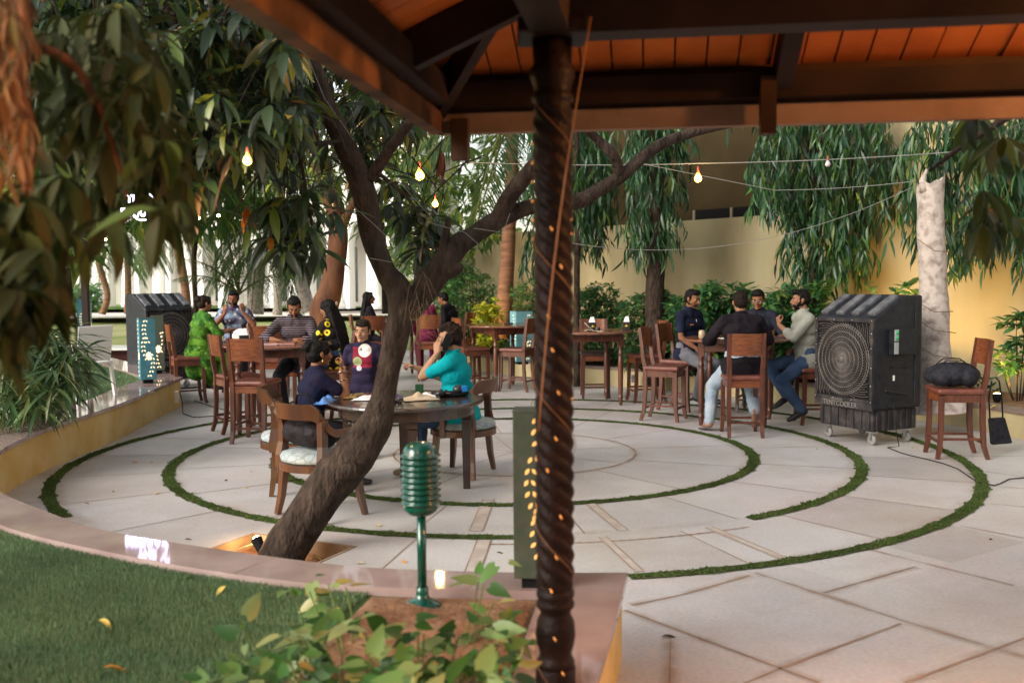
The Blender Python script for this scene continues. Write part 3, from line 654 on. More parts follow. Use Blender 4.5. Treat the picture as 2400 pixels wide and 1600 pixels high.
def make_armchair():
    r = empty('armchair', (0, 0, 0)); r['category'] = 'armchair'; r['group'] = 'barrel back wooden armchairs round the low table'
    n = 40; vs = []; fs = []
    def pt(th, rad): return (rad*math.cos(th), rad*math.sin(th)*.98+.0)
    def top(th):                      # th measured so that -90deg is the rear
        d = abs((math.degrees(th)+90)); f_ = max(0, min(1, (d-38)/38)); f_ = f_*f_*(3-2*f_); return .86-.19*f_, .115-.06*f_
    for i in range(n+1):
        th = R(-90-112+224*i/n); zt, h = top(th)
        for rad in (.272, .30):
            for z in (zt-h, zt): x, y = pt(th, rad+(.02 if z > .8 else .0)); vs.append((x, y, z))
    for i in range(n):
        k = i*4; fs += [(k, k+1, k+5, k+4), (k+2, k+6, k+7, k+3), (k+1, k+3, k+7, k+5), (k, k+4, k+6, k+2)]
    fs += [(0, 2, 3, 1), (n*4, n*4+1, n*4+3, n*4+2)]
    mb = MB(); mb.add(vs, fs, True); o = mb.build('back_rail', wood_arm, r)
    o.data.polygons.foreach_set('use_smooth', [False]*len(o.data.polygons))
    for dg in (-90-55, -90+55):
        th = R(dg); zt, h = top(th); P_ = []
        for z, rad in ((.36, .285), (.45, .29), (.55, .275), (.68, .272), (zt-.04, .287)): x, y = pt(th, rad); P_.append((x, y, z))
        MB().bar(P_, [.075, .07, .055, .055, .06]).build('back_stile', wood_arm, r)
    for dg in (-90-108, -90+108):
        th = R(dg); zt, h = top(th); P_ = []
        for z, rad in ((.36, .28), (.5, .29), (zt-h+.01, .285)): x, y = pt(th, rad); P_.append((x, y, z))
        MB().bar(P_, [.05, .045, .045]).build('arm_post', wood_arm, r)
    mb = MB(); mb.lathe([(.28, .36), (.295, .365), (.295, .415), (.28, .42)], 40, smooth=False); mb.build('seat_frame', wood_arm, r)
    mb = MB(); mb.lathe([(.26, .42), (.283, .43), (.288, .455), (.27, .485), (.18, .50), (.05, .505)], 40); mb.build('seat', flo, r)
    for dg, s_ in ((-145, 1), (-35, 1), (40, .5), (140, .5)):
        c_, q = math.cos(R(dg)), math.sin(R(dg)); MB().bar([(c_*.33, q*.33, 0), (c_*.295, q*.295, .15), (c_*.265, q*.265, .40)], [.036, .046, .054]).build('leg', wood_arm, r)
    return r
arm = make_armchair()
place(arm, -1.43, 7.30, -40, 'barrel back armchair with a dark handbag on its floral seat, nearest the camera')
place(arm, -1.80, 8.22, -82, 'barrel back armchair under the woman in navy with a hair bun')
place(arm, -.44, 8.82, 72, 'barrel back armchair under the man in the turquoise polo shirt')

# ------------------------------------------------------------------ evaporative coolers
def make_cooler():
    r = empty('air_cooler', (0, 0, 0)); r['category'] = 'air cooler'; r['group'] = 'large black wheeled tent coolers'
    W, D = .41, .335
    prof = [(D, .37), (D, 1.30), (-.06, 1.53), (-D, 1.53), (-D, .37)]
    mb = MB(); n = len(prof); vs = [(-W, y, z) for y, z in prof]+[(W, y, z) for y, z in prof]
    mb.add(vs, [tuple(range(n)), tuple(range(n, 2*n))[::-1]]+[(i, n+i, n+(i+1) % n, (i+1) % n) for i in range(n)])
    mb.build('body', blackp, r, bevel=.022)
    # ribs on the sloping top
    sl = math.atan2(.23, .395)
    mb = MB()
    for x in (-.33, -.11, .11, .33): mb.box((x, .137, 1.428), (.105, .37, .045), 0, .012, rx=-sl)
    mb.build('top_rib', M('worn_black_plastic', (.05, .052, .06), (.16, .16, .17), scale=10, rough=.5, lo=.3, hi=.7), r)
    mb = MB(); mb.box((0, 0, .26), (.76, .61, .225), 0, .015)
    for i in range(7): mb.box((-.33+i*.11, .31, .26), (.035, .02, .2), 0, .004); mb.box((-.383, -.25+i*.083, .26), (.02, .03, .2), 0, .004)
    mb.build('water_tank', blackp2, r)
    mb = MB(); y = D+.004
    for a in ((-W+.02, 0, .035, .84), (W-.02, 0, .035, .84)): mb.box((a[0], y, .865), (a[2], .03, a[3]), 0, .004)
    mb.box((0, y, 1.275), (.80, .03, .035), 0, .004); mb.box((0, y, .455), (.80, .03, .03), 0, .004); mb.box((0, y, .40), (.82, .028, .075), 0, .004)
    mb.build('grille_frame', blackp2, r)
    # louvers
    lv = M('grille_plastic', (.09, .08, .075), (.16, .14, .13), scale=9, rough=.5)
    mb = MB(); yc = D+.016; zc = .865
    for k in range(64):
        a0 = 2*math.pi*k/64; P_ = []
        for i in range(15):
            rr = .04+.54*i/14; a = a0-1.5*(rr/.36)**.8; x, z = rr*math.cos(a), zc+rr*math.sin(a)
            if abs(x) > .375 or abs(z-zc) > .39: break
            P_.append((x, yc+.02*(1-min(1, (rr/.4))**2), z))
        if len(P_) > 2: mb.tube(P_, .0032, 4, cap=False)
    for rr in (.07, .125, .18, .235, .29, .345): mb.tube([(rr*math.cos(t_), yc+.022*(1-(rr/.4)**2), zc+rr*math.sin(t_)) for t_ in np.linspace(0, 2*math.pi, 49)], .0045, 5, cap=False)
    mb.ell((0, yc+.02, zc), (.035, .015, .035), 16, 8)
    mb.build('grille', lv, r)
    mb = MB(); mb.box((0, D+.001, zc), (.76, .012, .80)); mb.build('fan_mouth', black_m, r)
    mb = MB(); mb.tube([(.362*math.cos(t_), D+.012, zc+.362*math.sin(t_)) for t_ in np.linspace(0, 2*math.pi, 65)], .007, 6, cap=False); mb.build('fan_ring', lv, r)
    mb = MB()
    for x in (-.4, -.13, .13, .4): 
        for z in (1.277, .452): mb.ell((x*.98, D+.02, z), (.006, .003, .006), 8, 6)
    for z in (.62, .8, 1.0, 1.15):
        for x in (-.392, .392): mb.ell((x, D+.02, z), (.006, .003, .006), 8, 6)
    mb.build('screw', metal, r)
    # side control box, label plates, handle recesses
    mb = MB(); mb.box((-W-.03, -.02, 1.06), (.08, .30, .26), 0, .006); mb.build('control_box', blackp, r)
    mb = MB(); mb.box((-W-.071, .10, 1.13), (.006, .055, .115), 0, .002); mb.box((-W-.071, .10, 1.0), (.006, .055, .12), 0, .002); mb.build('control_panel', M('panel_grey', (.35, .38, .37), rough=.4), r)
    mb = MB(); [mb.ell((-W-.078, .10, z), (.012, .02, .018), 12, 8) for z in (1.155, 1.10)]; mb.build('knob', M('green_knob', (.02, .40, .12), rough=.35), r)
    mb = MB(); mb.box((-W-.006, -.03, .80), (.02, .26, .012), 0, .004); mb.box((-W-.006, .04, .54), (.03, .30, .02), 0, .006, rx=.18); mb.box((-W-.006, -.02, .47), (.025, .24, .015), 0, .004); mb.box((-W-.004, 0, .40), (.02, .28, .012), 0, .004)
    mb.box((-W-.002, -.24, .95), (.02, .03, 1.05), 0, .006)
    mb.build('side_moulding', blackp, r)
    mb = MB(); mb.box((-W-.004, .06, .69), (.008, .02, .055)); mb.build('sticker', white_m, r)
    gt = M('raised_grey_letters', (.20, .18, .17), rough=.6)
    text_obj('lettering', 'TENTCOOLER', .075, .002, gt, r, (.03, D+.021, .375), (R(90), 0, math.pi))
    text_obj('small_lettering', 'AIR COOLER', .03, .002, gt, r, (.08, D+.021, .445-.012), (R(90), 0, math.pi))
    for sx in (-1, 1):
        for sy in (-1, 1):
            mb = MB(); x, y = sx*.31, sy*.24
            mb.box((x, y, .135), (.09, .07, .012)); mb.box((x, y+.028, .095), (.03, .006, .08)); mb.box((x, y-.028, .095), (.03, .006, .08)); c_ = mb.build('castor', metal, r)
            mb = MB(); mb.lathe([(.025, -.016), (.05, -.016), (.054, -.01), (.054, .01), (.05, .016), (.025, .016)], 20); mb.v = [(x+a, y+c2_, .054+b_) for a, b_, c2_ in mb.v]; mb.build('wheel', M('wheel_rubber', (.25, .24, .23), rough=.5), c_)
    return r
co = make_cooler()
place(co, 3.765, 10.50, 115.5, 'big black wheeled air cooler with a round spiral grille at the right, beside the men')
place(co, -5.70, 16.1, -133, 'black air cooler at the far left behind the two lanterns')
mb = MB(); P_ = [(3.86, 10.02, .45), (3.84, 9.93, .25), (3.86, 9.86, .03)]+[tuple(G(x, y, .008)) for x, y in [(2080, 1048), (2110, 1060), (2135, 1067), (2170, 1075), (2210, 1085), (2245, 1098), (2262, 1110), (2290, 1128), (2330, 1137), (2345, 1132), (2365, 1122), (2420, 1117)]]
mb.tube(smooth3(P_) if 'smooth3' in globals() else P_, .005, 6); tag(mb.build('power_cable', M('cable', (.02, .02, .02), rough=.5)), 'thin black cable running from the big cooler across the paving', 'cable')
mb = MB(); P_ = [(-4.47, 13.3, .27), (-4.40, 13.2, .1), (-4.3, 12.9, .01), (-4.05, 12.55, .008), (-3.7, 12.7, .008), (-3.75, 13.1, .008), (-4.2, 13.7, .008), (-4.6, 14.3, .008)]
P_ = [tuple(v) for v in P_]; mb.tube(P_, .006, 6); tag(mb.build('power_cable', M('cable', (.02, .02, .02))), 'thin black cable looping from the socket on the low garden wall', 'cable')
sk = empty('wall_socket', (-4.42, 12.95, .22), R(8), 'white electrical socket box near the end of the low yellow wall', 'socket')
mb = MB(); mb.box((.03, 0, 0), (.05, .10, .16), 0, .006); mb.build('box', M('beige_plastic', (.5, .42, .32), rough=.5), sk)
sk = empty('wall_socket', (1.86, 15.45, .16), R(35), 'white socket plate on the far kerb wall behind the empty table', 'socket')
mb = MB(); mb.box((0, -.06, 0), (.16, .03, .12), 0, .006); mb.build('box', white_m, sk)

# ------------------------------------------------------------------ cut-out lanterns
teal = M('teal_painted_metal', (.05, .16, .20), (.07, .20, .24), scale=12, rough=.55, bump=.1); greyg = M('grey_green_metal', (.055, .07, .05), (.08, .09, .065), scale=12, rough=.55)
glow = M('lantern_glow', (1, .85, .5), emis=(1, .78, .5), es=.42); glow_o = M('lantern_glow_amber', (1, .6, .2), emis=(1, .42, .10), es=.17)
def leafpoly(cx, cz, a, L_, w_):
    P_ = []
    for t_ in (0, .25, .5, .75, 1, .75, .5, .25):
        s_ = 1 if len(P_) <= 4 else -1; q = (t_-.5)*L_; wv = w_*math.sin(math.pi*min(1, max(0, t_)))**.8*s_
        P_.append((cx+q*math.cos(a)-wv*math.sin(a), cz+q*math.sin(a)+wv*math.cos(a)))
    return P_
def make_lantern(loc, rz, label, m1, g, seed, sz=.19, h=.70, sides=(0, 1, 2, 3)):
    r = empty('lantern', loc, R(rz), label, 'lantern', 'leaf cut-out box lanterns'); q = random.Random(seed)
    mb = MB(); mb.box((0, 0, .05+h/2), (sz, sz, h), 0, .004); mb.build('body', m1, r)
    mb = MB(); mb.box((0, 0, .025), (sz*.6, sz*.6, .05)); mb.build('base', black_m, r)
    mb = MB(); mb.box((0, 0, .05+h+.004), (sz*1.02, sz*1.02, .008)); mb.build('lid', greyg, r)
    mb = MB()
    for k in sides:
        a = k*math.pi/2; ca, sa = math.cos(a), math.sin(a); y = sz/2+.0015
        P_ = []
        for st in range(3):
            z = .1+st*.22; x = q.uniform(-.4, .1)*sz; dr_ = q.choice((-1, 1))
            for i in range(6):
                f_ = i/5; zz = z+f_*.24*h/.7; xx = x+dr_*math.sin(f_*2.6)*.22*sz
                for sgn in (-1, 1):
                    an = math.pi/2+sgn*.65+q.uniform(-.15, .15); cx, cz = xx+sgn*.016, zz
                    if abs(cx) < sz/2-.018 and cz < h+.02: P_.append(leafpoly(cx, cz, an, .034, .0085))
        for i in range(9):
            an = i*math.pi*2/9
            if g is glow_o: break
            cx, cz = .02*math.cos(an)+(-.01 if k else 0), .36+.035*math.sin(an); P_.append(leafpoly(cx, cz, an, .05, .012))
        for pl in P_:
            mb.add([(x*ca-y*sa, x*sa+y*ca, z) for x, z in pl], [tuple(range(len(pl)))])
    mb.build('cutout_pattern', g, r)['kind'] = 'stuff'
    return r
make_lantern((-4.80, 13.05, ZT), 28, 'teal cut-out lantern standing on the pink coping at the left, nearest of the pair', teal, glow, 1, .20, .80)
make_lantern((-5.12, 14.35, ZT), 20, 'grey green cut-out lantern behind the teal one on the coping', greyg, glow, 2, .18, .78)
make_lantern(tuple(G(200, 797, .3)), 15, 'small blue lantern beside the dark lamp pole at the far left', teal, glow, 3, .3, .95)
make_lantern((.085, 4.30, ZT), -4, 'tall grey green lantern with amber leaf cut-outs just left of the carved column', greyg, glow_o, 4, .16, .72)
make_lantern((.16, 16.9, .27), 20, 'pale blue lantern in the far bed behind the empty table left of the column', M('pale_teal', (.14, .34, .40), (.2, .4, .45), scale=10, rough=.6), glow, 5, .3, .85)
make_lantern((3.15, 14.9, .27), 10, 'blue lantern half hidden behind the man in the black shirt', M('pale_teal', (0, 0, 0)), glow, 6, .25, .8)

# ribbed green post lamp
pl_ = empty('post_lamp', (-.385, 4.10, .375), 0, 'short glossy green post lamp with a ribbed beehive head', 'garden lamp')
gm = M('glossy_green_metal', (.003, .07, .045), (.002, .05, .034), scale=10, rough=.16, coat=.6)
mb = MB(); mb.lathe([(.082, 0), (.082, .008), (.07, .02), (.03, .035), (.026, .06), (.026, .08), (.021, .085)], 32); mb.build('base', gm, pl_)
mb = MB(); mb.tube([(0, 0, .08), (0, 0, .40)], .0195, 20); mb.build('pole', gm, pl_)
mb = MB(); pr = [(.03, .385), (.055, .395), (.07, .41), (.076, .425)]
for k in range(9):
    z = .43+k*.0245; pr += [(.074, z), (.0775, z+.006), (.084, z+.012), (.0855, z+.015), (.077, z+.018), (.074, z+.022)]
pr += [(.074, .652), (.068, .67), (.058, .682), (.045, .69), (.03, .693), (.005, .695)]
mb.lathe(pr, 40); mb.build('head', gm, pl_)

# tree spotlight in the pit
sl_ = empty('spotlight', (-1.66, 6.42, -.08), R(40), 'small lit spotlight on the soil at the foot of the leaning tree', 'spotlight')
mb = MB(); mb.tube([(0, -.02, .06), (.0, .05, .12)], [.028, .038], 16, cap=False); mb.box((0, 0, .03), (.02, .02, .07)); mb.build('housing', black_m, sl_)
mb = MB(); mb.lathe([(.032, 0), (.034, .004)], 16); mb.v = [(x, .046+z*.8-y*.0, .115+y*.9) for x, y, z in mb.v]; mb.build('lens', M('spot_lens', (1, .9, .7), emis=(1, .75, .42), es=30), sl_)
plight((0, .10, .17), 2.6, (1, .55, .2), .03, parent=sl_)

# neon sign on the lawn beyond the leaves, seen mirrored in the polished coping
nm = M('neon_white', (.9, .85, 1), emis=(.74, .62, 1), es=7)
pN = A(318, 478, 13.6); ns = empty('neon_sign', pN, R(-8), 'small white neon sign with a ring and the word THE, glimpsed through the leaves', 'sign')
def neon_text(s, size, z, bold):
    cu = bpy.data.curves.new('t', 'FONT'); cu.body = s; cu.size = size; cu.extrude = .006; cu.align_x = 'CENTER'; cu.offset = bold
    t_ = bpy.data.objects.new('t', cu); col.objects.link(t_); bpy.context.view_layer.update()
    me = bpy.data.meshes.new_from_object(t_.evaluated_get(bpy.context.evaluated_depsgraph_get())); bpy.data.objects.remove(t_)
    me.materials.clear(); me.materials.append(nm); o = bpy.data.objects.new('neon_letters', me); col.objects.link(o); o.parent = ns; o.location = (0, 0, z); o.rotation_euler = (R(90), 0, 0)
neon_text('THE', .15, .02, .002); neon_text('MERRAY', .17, -.17, .002)
mb = MB(); mb.tube([(.10+.19*math.cos(a), 0, -.03+.19*math.sin(a)) for a in np.linspace(R(-140), R(60), 24)], .008, 6); mb.tube([(.26, 0, .12), (.33, 0, .20)], .008, 6); mb.tube([(.33, 0, .12), (.26, 0, .20)], .008, 6); mb.build('neon_ring', nm, ns)
mb = MB(); mb.tube([(-.3, .03, .22), (-.3, .03, 1.6)], .004, 5); mb.tube([(.3, .03, .22), (.3, .03, 1.6)], .004, 5); mb.bar([(-.33, .03, .22), (.33, .03, .22)], .02); mb.build('hanger', black_m, ns)

# ------------------------------------------------------------------ string lights
gwire = M('pale_wire', (.25, .25, .23), rough=.5)
def cat(p, q, sag, n=16): return [p.lerp(q, i/n)-Vector((0, 0, sag*4*(i/n)*(1-i/n))) for i in range(n+1)]
def wire(P_, label, rad=.006):
    mb = MB(); mb.tube(P_, rad, 5); return tag(mb.build('overhead_wire', gwire), label, 'wire')
dW1 = 8.6
p1, p2, p3 = A(1085, 380, dW1), A(1640, 383, dW1), A(2420, 340, dW1)
wire(cat(p1, p2, .02)+cat(p2, p3, .03)[1:], 'upper pale wire carrying the lit bulb across the right half of the garden', .0045)
wire(cat(A(1510, 385, 9), A(1815, 446, 9.4), .0)+cat(A(1815, 446, 9.4), A(2150, 424, 9.6), .02)[1:], 'middle pale wire sagging from the branch to the pale broken trunk', .004)
wire(cat(A(1340, 570, 9.5), A(2160, 428, 9.6), .28), 'lowest thin wire sagging between the column and the pale trunk', .0028)
wire(cat(A(560, 516, 9), A(800, 512, 9), .01), 'thin yellowish fairy wire among the leaves left of the leaning tree', .004)
bulbm = M('lit_bulb', (1, .8, .5), emis=(1, .66, .26), es=40); amberm = M('amber_bulb_glass', (.9, .5, .1), emis=(1, .46, .07), es=1.9); capm = M('bulb_cap_red', (.35, .08, .05), rough=.5)
def bulb(p, label, lit=True, s=1., e=6):
    r = empty('hanging_bulb', p, 0, label, 'light bulb', 'hanging string bulbs')
    mb = MB(); mb.lathe([(.004*s, .10*s), (.009*s, .095*s), (.011*s, .06*s), (.014*s, .04*s)], 12); mb.build('socket', capm, r)
    mb = MB(); mb.lathe([(.012*s, .045*s), (.018*s, .03*s), (.03*s, .008*s), (.033*s, -.008*s), (.028*s, -.026*s), (.012*s, -.036*s), (.002*s, -.037*s)], 16); mb.build('glass', amberm if lit else M('bulb_glass', (.5, .45, .5), rough=.1), r)
    if lit:
        mb = MB(); mb.ell((0, -.022*s, -.003*s), (.022*s, .014*s, .024*s), 12, 8); mb.build('filament', bulbm, r); plight((0, -.06*s, -.05*s), e, (1, .6, .25), .04*s, parent=r)
    return r
bulb(A(1636, 417, dW1), 'lit bulb hanging from the wire in front of the dark upper wall', e=4)
bulb(A(1940, 384, dW1), 'unlit bulb on the wire at the right', False, .7)
bulb(A(580, 375, 4.75), 'lit bulb deep in the leaves, leftmost of the bright bulbs', s=.62, e=5)
bulb(A(984, 410, 8.2), 'brightest lit bulb between the two limbs of the leaning tree', s=1.15, e=12)
bulb(A(1020, 477, 11.5), 'lit bulb just below and right of the brightest one', s=1.1, e=8)
for i, (x, y, d) in enumerate([(108, 494, 9), (466, 511, 7), (512, 505, 7), (247, 561, 9), (140, 545, 9)]):
    mb = MB(); mb.ell((0, 0, 0), (.012*d/8,)*3, 8, 6); o = mb.build('fairy_bulb', bulbm); o.location = A(x, y, d); tag(o, ['tiny lit fairy bulb at the far left edge among dark leaves', 'tiny lit fairy bulb left of the orange leaf bunches', 'tiny lit fairy bulb touching the orange leaf bunches', 'tiny lit fairy bulb above the left cooler', 'tiny lit fairy bulb just above the dark lamp pole'][i], 'fairy light', 'tiny fairy bulbs in the leaves')
# ================================================================== PEOPLE
def rotm(yaw=0, pitch=0, roll=0): return Matrix.Rotation(R(yaw), 3, 'Z') @ Matrix.Rotation(R(pitch), 3, 'X') @ Matrix.Rotation(R(roll), 3, 'Y')
def capsule(mb, p0, p1, r0, r1, n=14, flat=1., rot=None):
    p0, p1 = Vector(p0), Vector(p1); d = p1-p0; L_ = d.length
    if L_ < 1e-5: d = Vector((0, 0, 1))
    d.normalize(); a = Vector((1, 0, 0)) if abs(d.x) < .8 else Vector((0, 1, 0)); a = (a-d*a.dot(d)).normalized(); b = d.cross(a)
    vs = []; fs = []; rings = []
    for i in range(0, 4): ph = -math.pi/2+i*math.pi/6; rings.append((p0+d*math.sin(ph)*r0, r0*math.cos(ph)))
    rings.append((p0, r0)); rings.append((p1, r1))
    for i in range(1, 4): ph = i*math.pi/6; rings.append((p1+d*math.sin(ph)*r1, r1*math.cos(ph)))
    rings[0] = (p0-d*r0, .0006); rings.append((p1+d*r1, .0006))
    for c, r_ in rings:
        for j in range(n): th = 2*math.pi*j/n; vs.append(c+(a*math.cos(th)+b*math.sin(th)*flat)*r_)
    K = len(rings)
    for i in range(K-1):
        for j in range(n): fs.append((i*n+j, i*n+(j+1) % n, (i+1)*n+(j+1) % n, (i+1)*n+j))
    fs.append(tuple(range(n))[::-1]); fs.append(tuple(range((K-1)*n, K*n)))
    mb.add(vs, fs, True)
def fuse(mb, name, mat, parent, vox=.008, smooth=4, disp=0, dscale=14, seed=0):
    me = bpy.data.meshes.new('tmp'); me.from_pydata(mb.v, [], mb.f); me.update()
    bm = bmesh.new(); bm.from_mesh(me); bmesh.ops.recalc_face_normals(bm, faces=bm.faces[:]); bm.to_mesh(me); bm.free()
    o = bpy.data.objects.new('tmp', me); col.objects.link(o)
    r = o.modifiers.new('r', 'REMESH'); r.mode = 'VOXEL'; r.voxel_size = vox; r.adaptivity = 0
    if smooth: s = o.modifiers.new('s', 'SMOOTH'); s.factor = .5; s.iterations = smooth
    bpy.context.view_layer.update(); nm_ = bpy.data.meshes.new_from_object(o.evaluated_get(bpy.context.evaluated_depsgraph_get()))
    bpy.data.objects.remove(o)
    if disp:
        n = len(nm_.vertices); co = np.empty(n*3, np.float32); nm_.vertices.foreach_get('co', co); co = co.reshape(-1, 3)
        no = np.array([v.normal[:] for v in nm_.vertices], np.float32); sd_ = Vector((seed*3.1, seed, 0))
        dd = np.array([noise.noise(Vector((c[0]*dscale, c[1]*dscale, c[2]*dscale*.7))+sd_)+.5*noise.noise(Vector(c)*dscale*2.3+sd_) for c in co.tolist()], np.float32)
        nm_.vertices.foreach_set('co', (co+no*dd[:, None]*disp).ravel())
    nm_.materials.clear(); nm_.materials.append(mat); nm_.polygons.foreach_set('use_smooth', [True]*len(nm_.polygons)); nm_.name = name; nm_.update()
    ob = bpy.data.objects.new(name, nm_); col.objects.link(ob)
    if parent: ob.parent = parent
    return ob
def ik(S, T, a, b, hint):
    S, T = Vector(S), Vector(T); d = T-S; L_ = min(d.length, (a+b)*.995); dn = d.normalized(); T2 = S+dn*L_
    x = (a*a-b*b+L_*L_)/(2*L_); h_ = math.sqrt(max(0, a*a-x*x)); hv = Vector(hint); hv = (hv-dn*hv.dot(dn)).normalized()
    return S+dn*x+hv*h_, T2
skin_t = {}
def skin(name, c): return M(name, c, tuple(k*.82 for k in c), scale=14, rough=.5, bump=.04, bscale=90)
sk_br = skin('brown_skin', (.24, .105, .055)); sk_md = skin('medium_brown_skin', (.32, .155, .09)); sk_lt = skin('light_brown_skin', (.37, .20, .125)); sk_rd = skin('deep_brown_skin', (.22, .09, .05))
hair_m = M('black_hair', (.0035, .003, .003), (.010, .008, .007), scale=30, rough=.6, spec=.25, bump=.6, bscale=80, stretch=(1, 1, .35))
hair_b = M('dark_brown_hair', (.008, .005, .004), (.022, .012, .008), scale=30, rough=.6, bump=.6, bscale=80, stretch=(1, 1, .4))
eye_m = M('eye_white', (.6, .57, .53), rough=.2); iris_m = M('iris', (.012, .007, .005), rough=.15); lip_m = M('lips', (.26, .09, .07), rough=.45); lip_d = M('lips_dark', (.17, .06, .045), rough=.45)
def hand(mb, W, d, n, right, s, curl, spread=.0, thumb=.6):
    d = Vector(d).normalized(); n = Vector(n); n = (n-d*n.dot(d)).normalized(); side = d.cross(n)*(1 if right else -1)   # towards the thumb
    W = Vector(W); k = s/.19
    for o_, r_ in ((-.026, .015), (-.009, .0165), (.009, .0165), (.027, .0155)):
        capsule(mb, W+d*.012*k+side*o_*.55*k, W+d*.088*k+side*o_*k, r_*1.05*k, r_*.9*k, 10)
    if not hasattr(curl, '__len__'): curl = [curl]*4
    for i, (o_, L_) in enumerate(((.029, .070), (.0095, .078), (-.0105, .072), (-.029, .056))):
        p = W+d*.09*k+side*o_*k; a = 0; dd = (d+side*(o_*4*spread)).normalized(); ax = dd.cross(n)
        for j, fr in enumerate((.42, .32, .26)):
            a += curl[i]*(.9 if j else .75); v = (dd*math.cos(R(a))+n*math.sin(R(a))); q = p+v*L_*fr*k*1.05
            capsule(mb, p, q, (.0092-.0008*j)*k, (.0086-.0008*j)*k, 8); p = q
    p = W+d*.026*k+side*.026*k; v = (d*.62+side*thumb+n*.42).normalized(); q = p+v*.042*k; capsule(mb, p, q, .013*k, .0105*k, 10)
    v2 = (d*.8+side*.15*thumb+n*.5).normalized(); capsule(mb, q, q+v2*.036*k, .0105*k, .0085*k, 10)

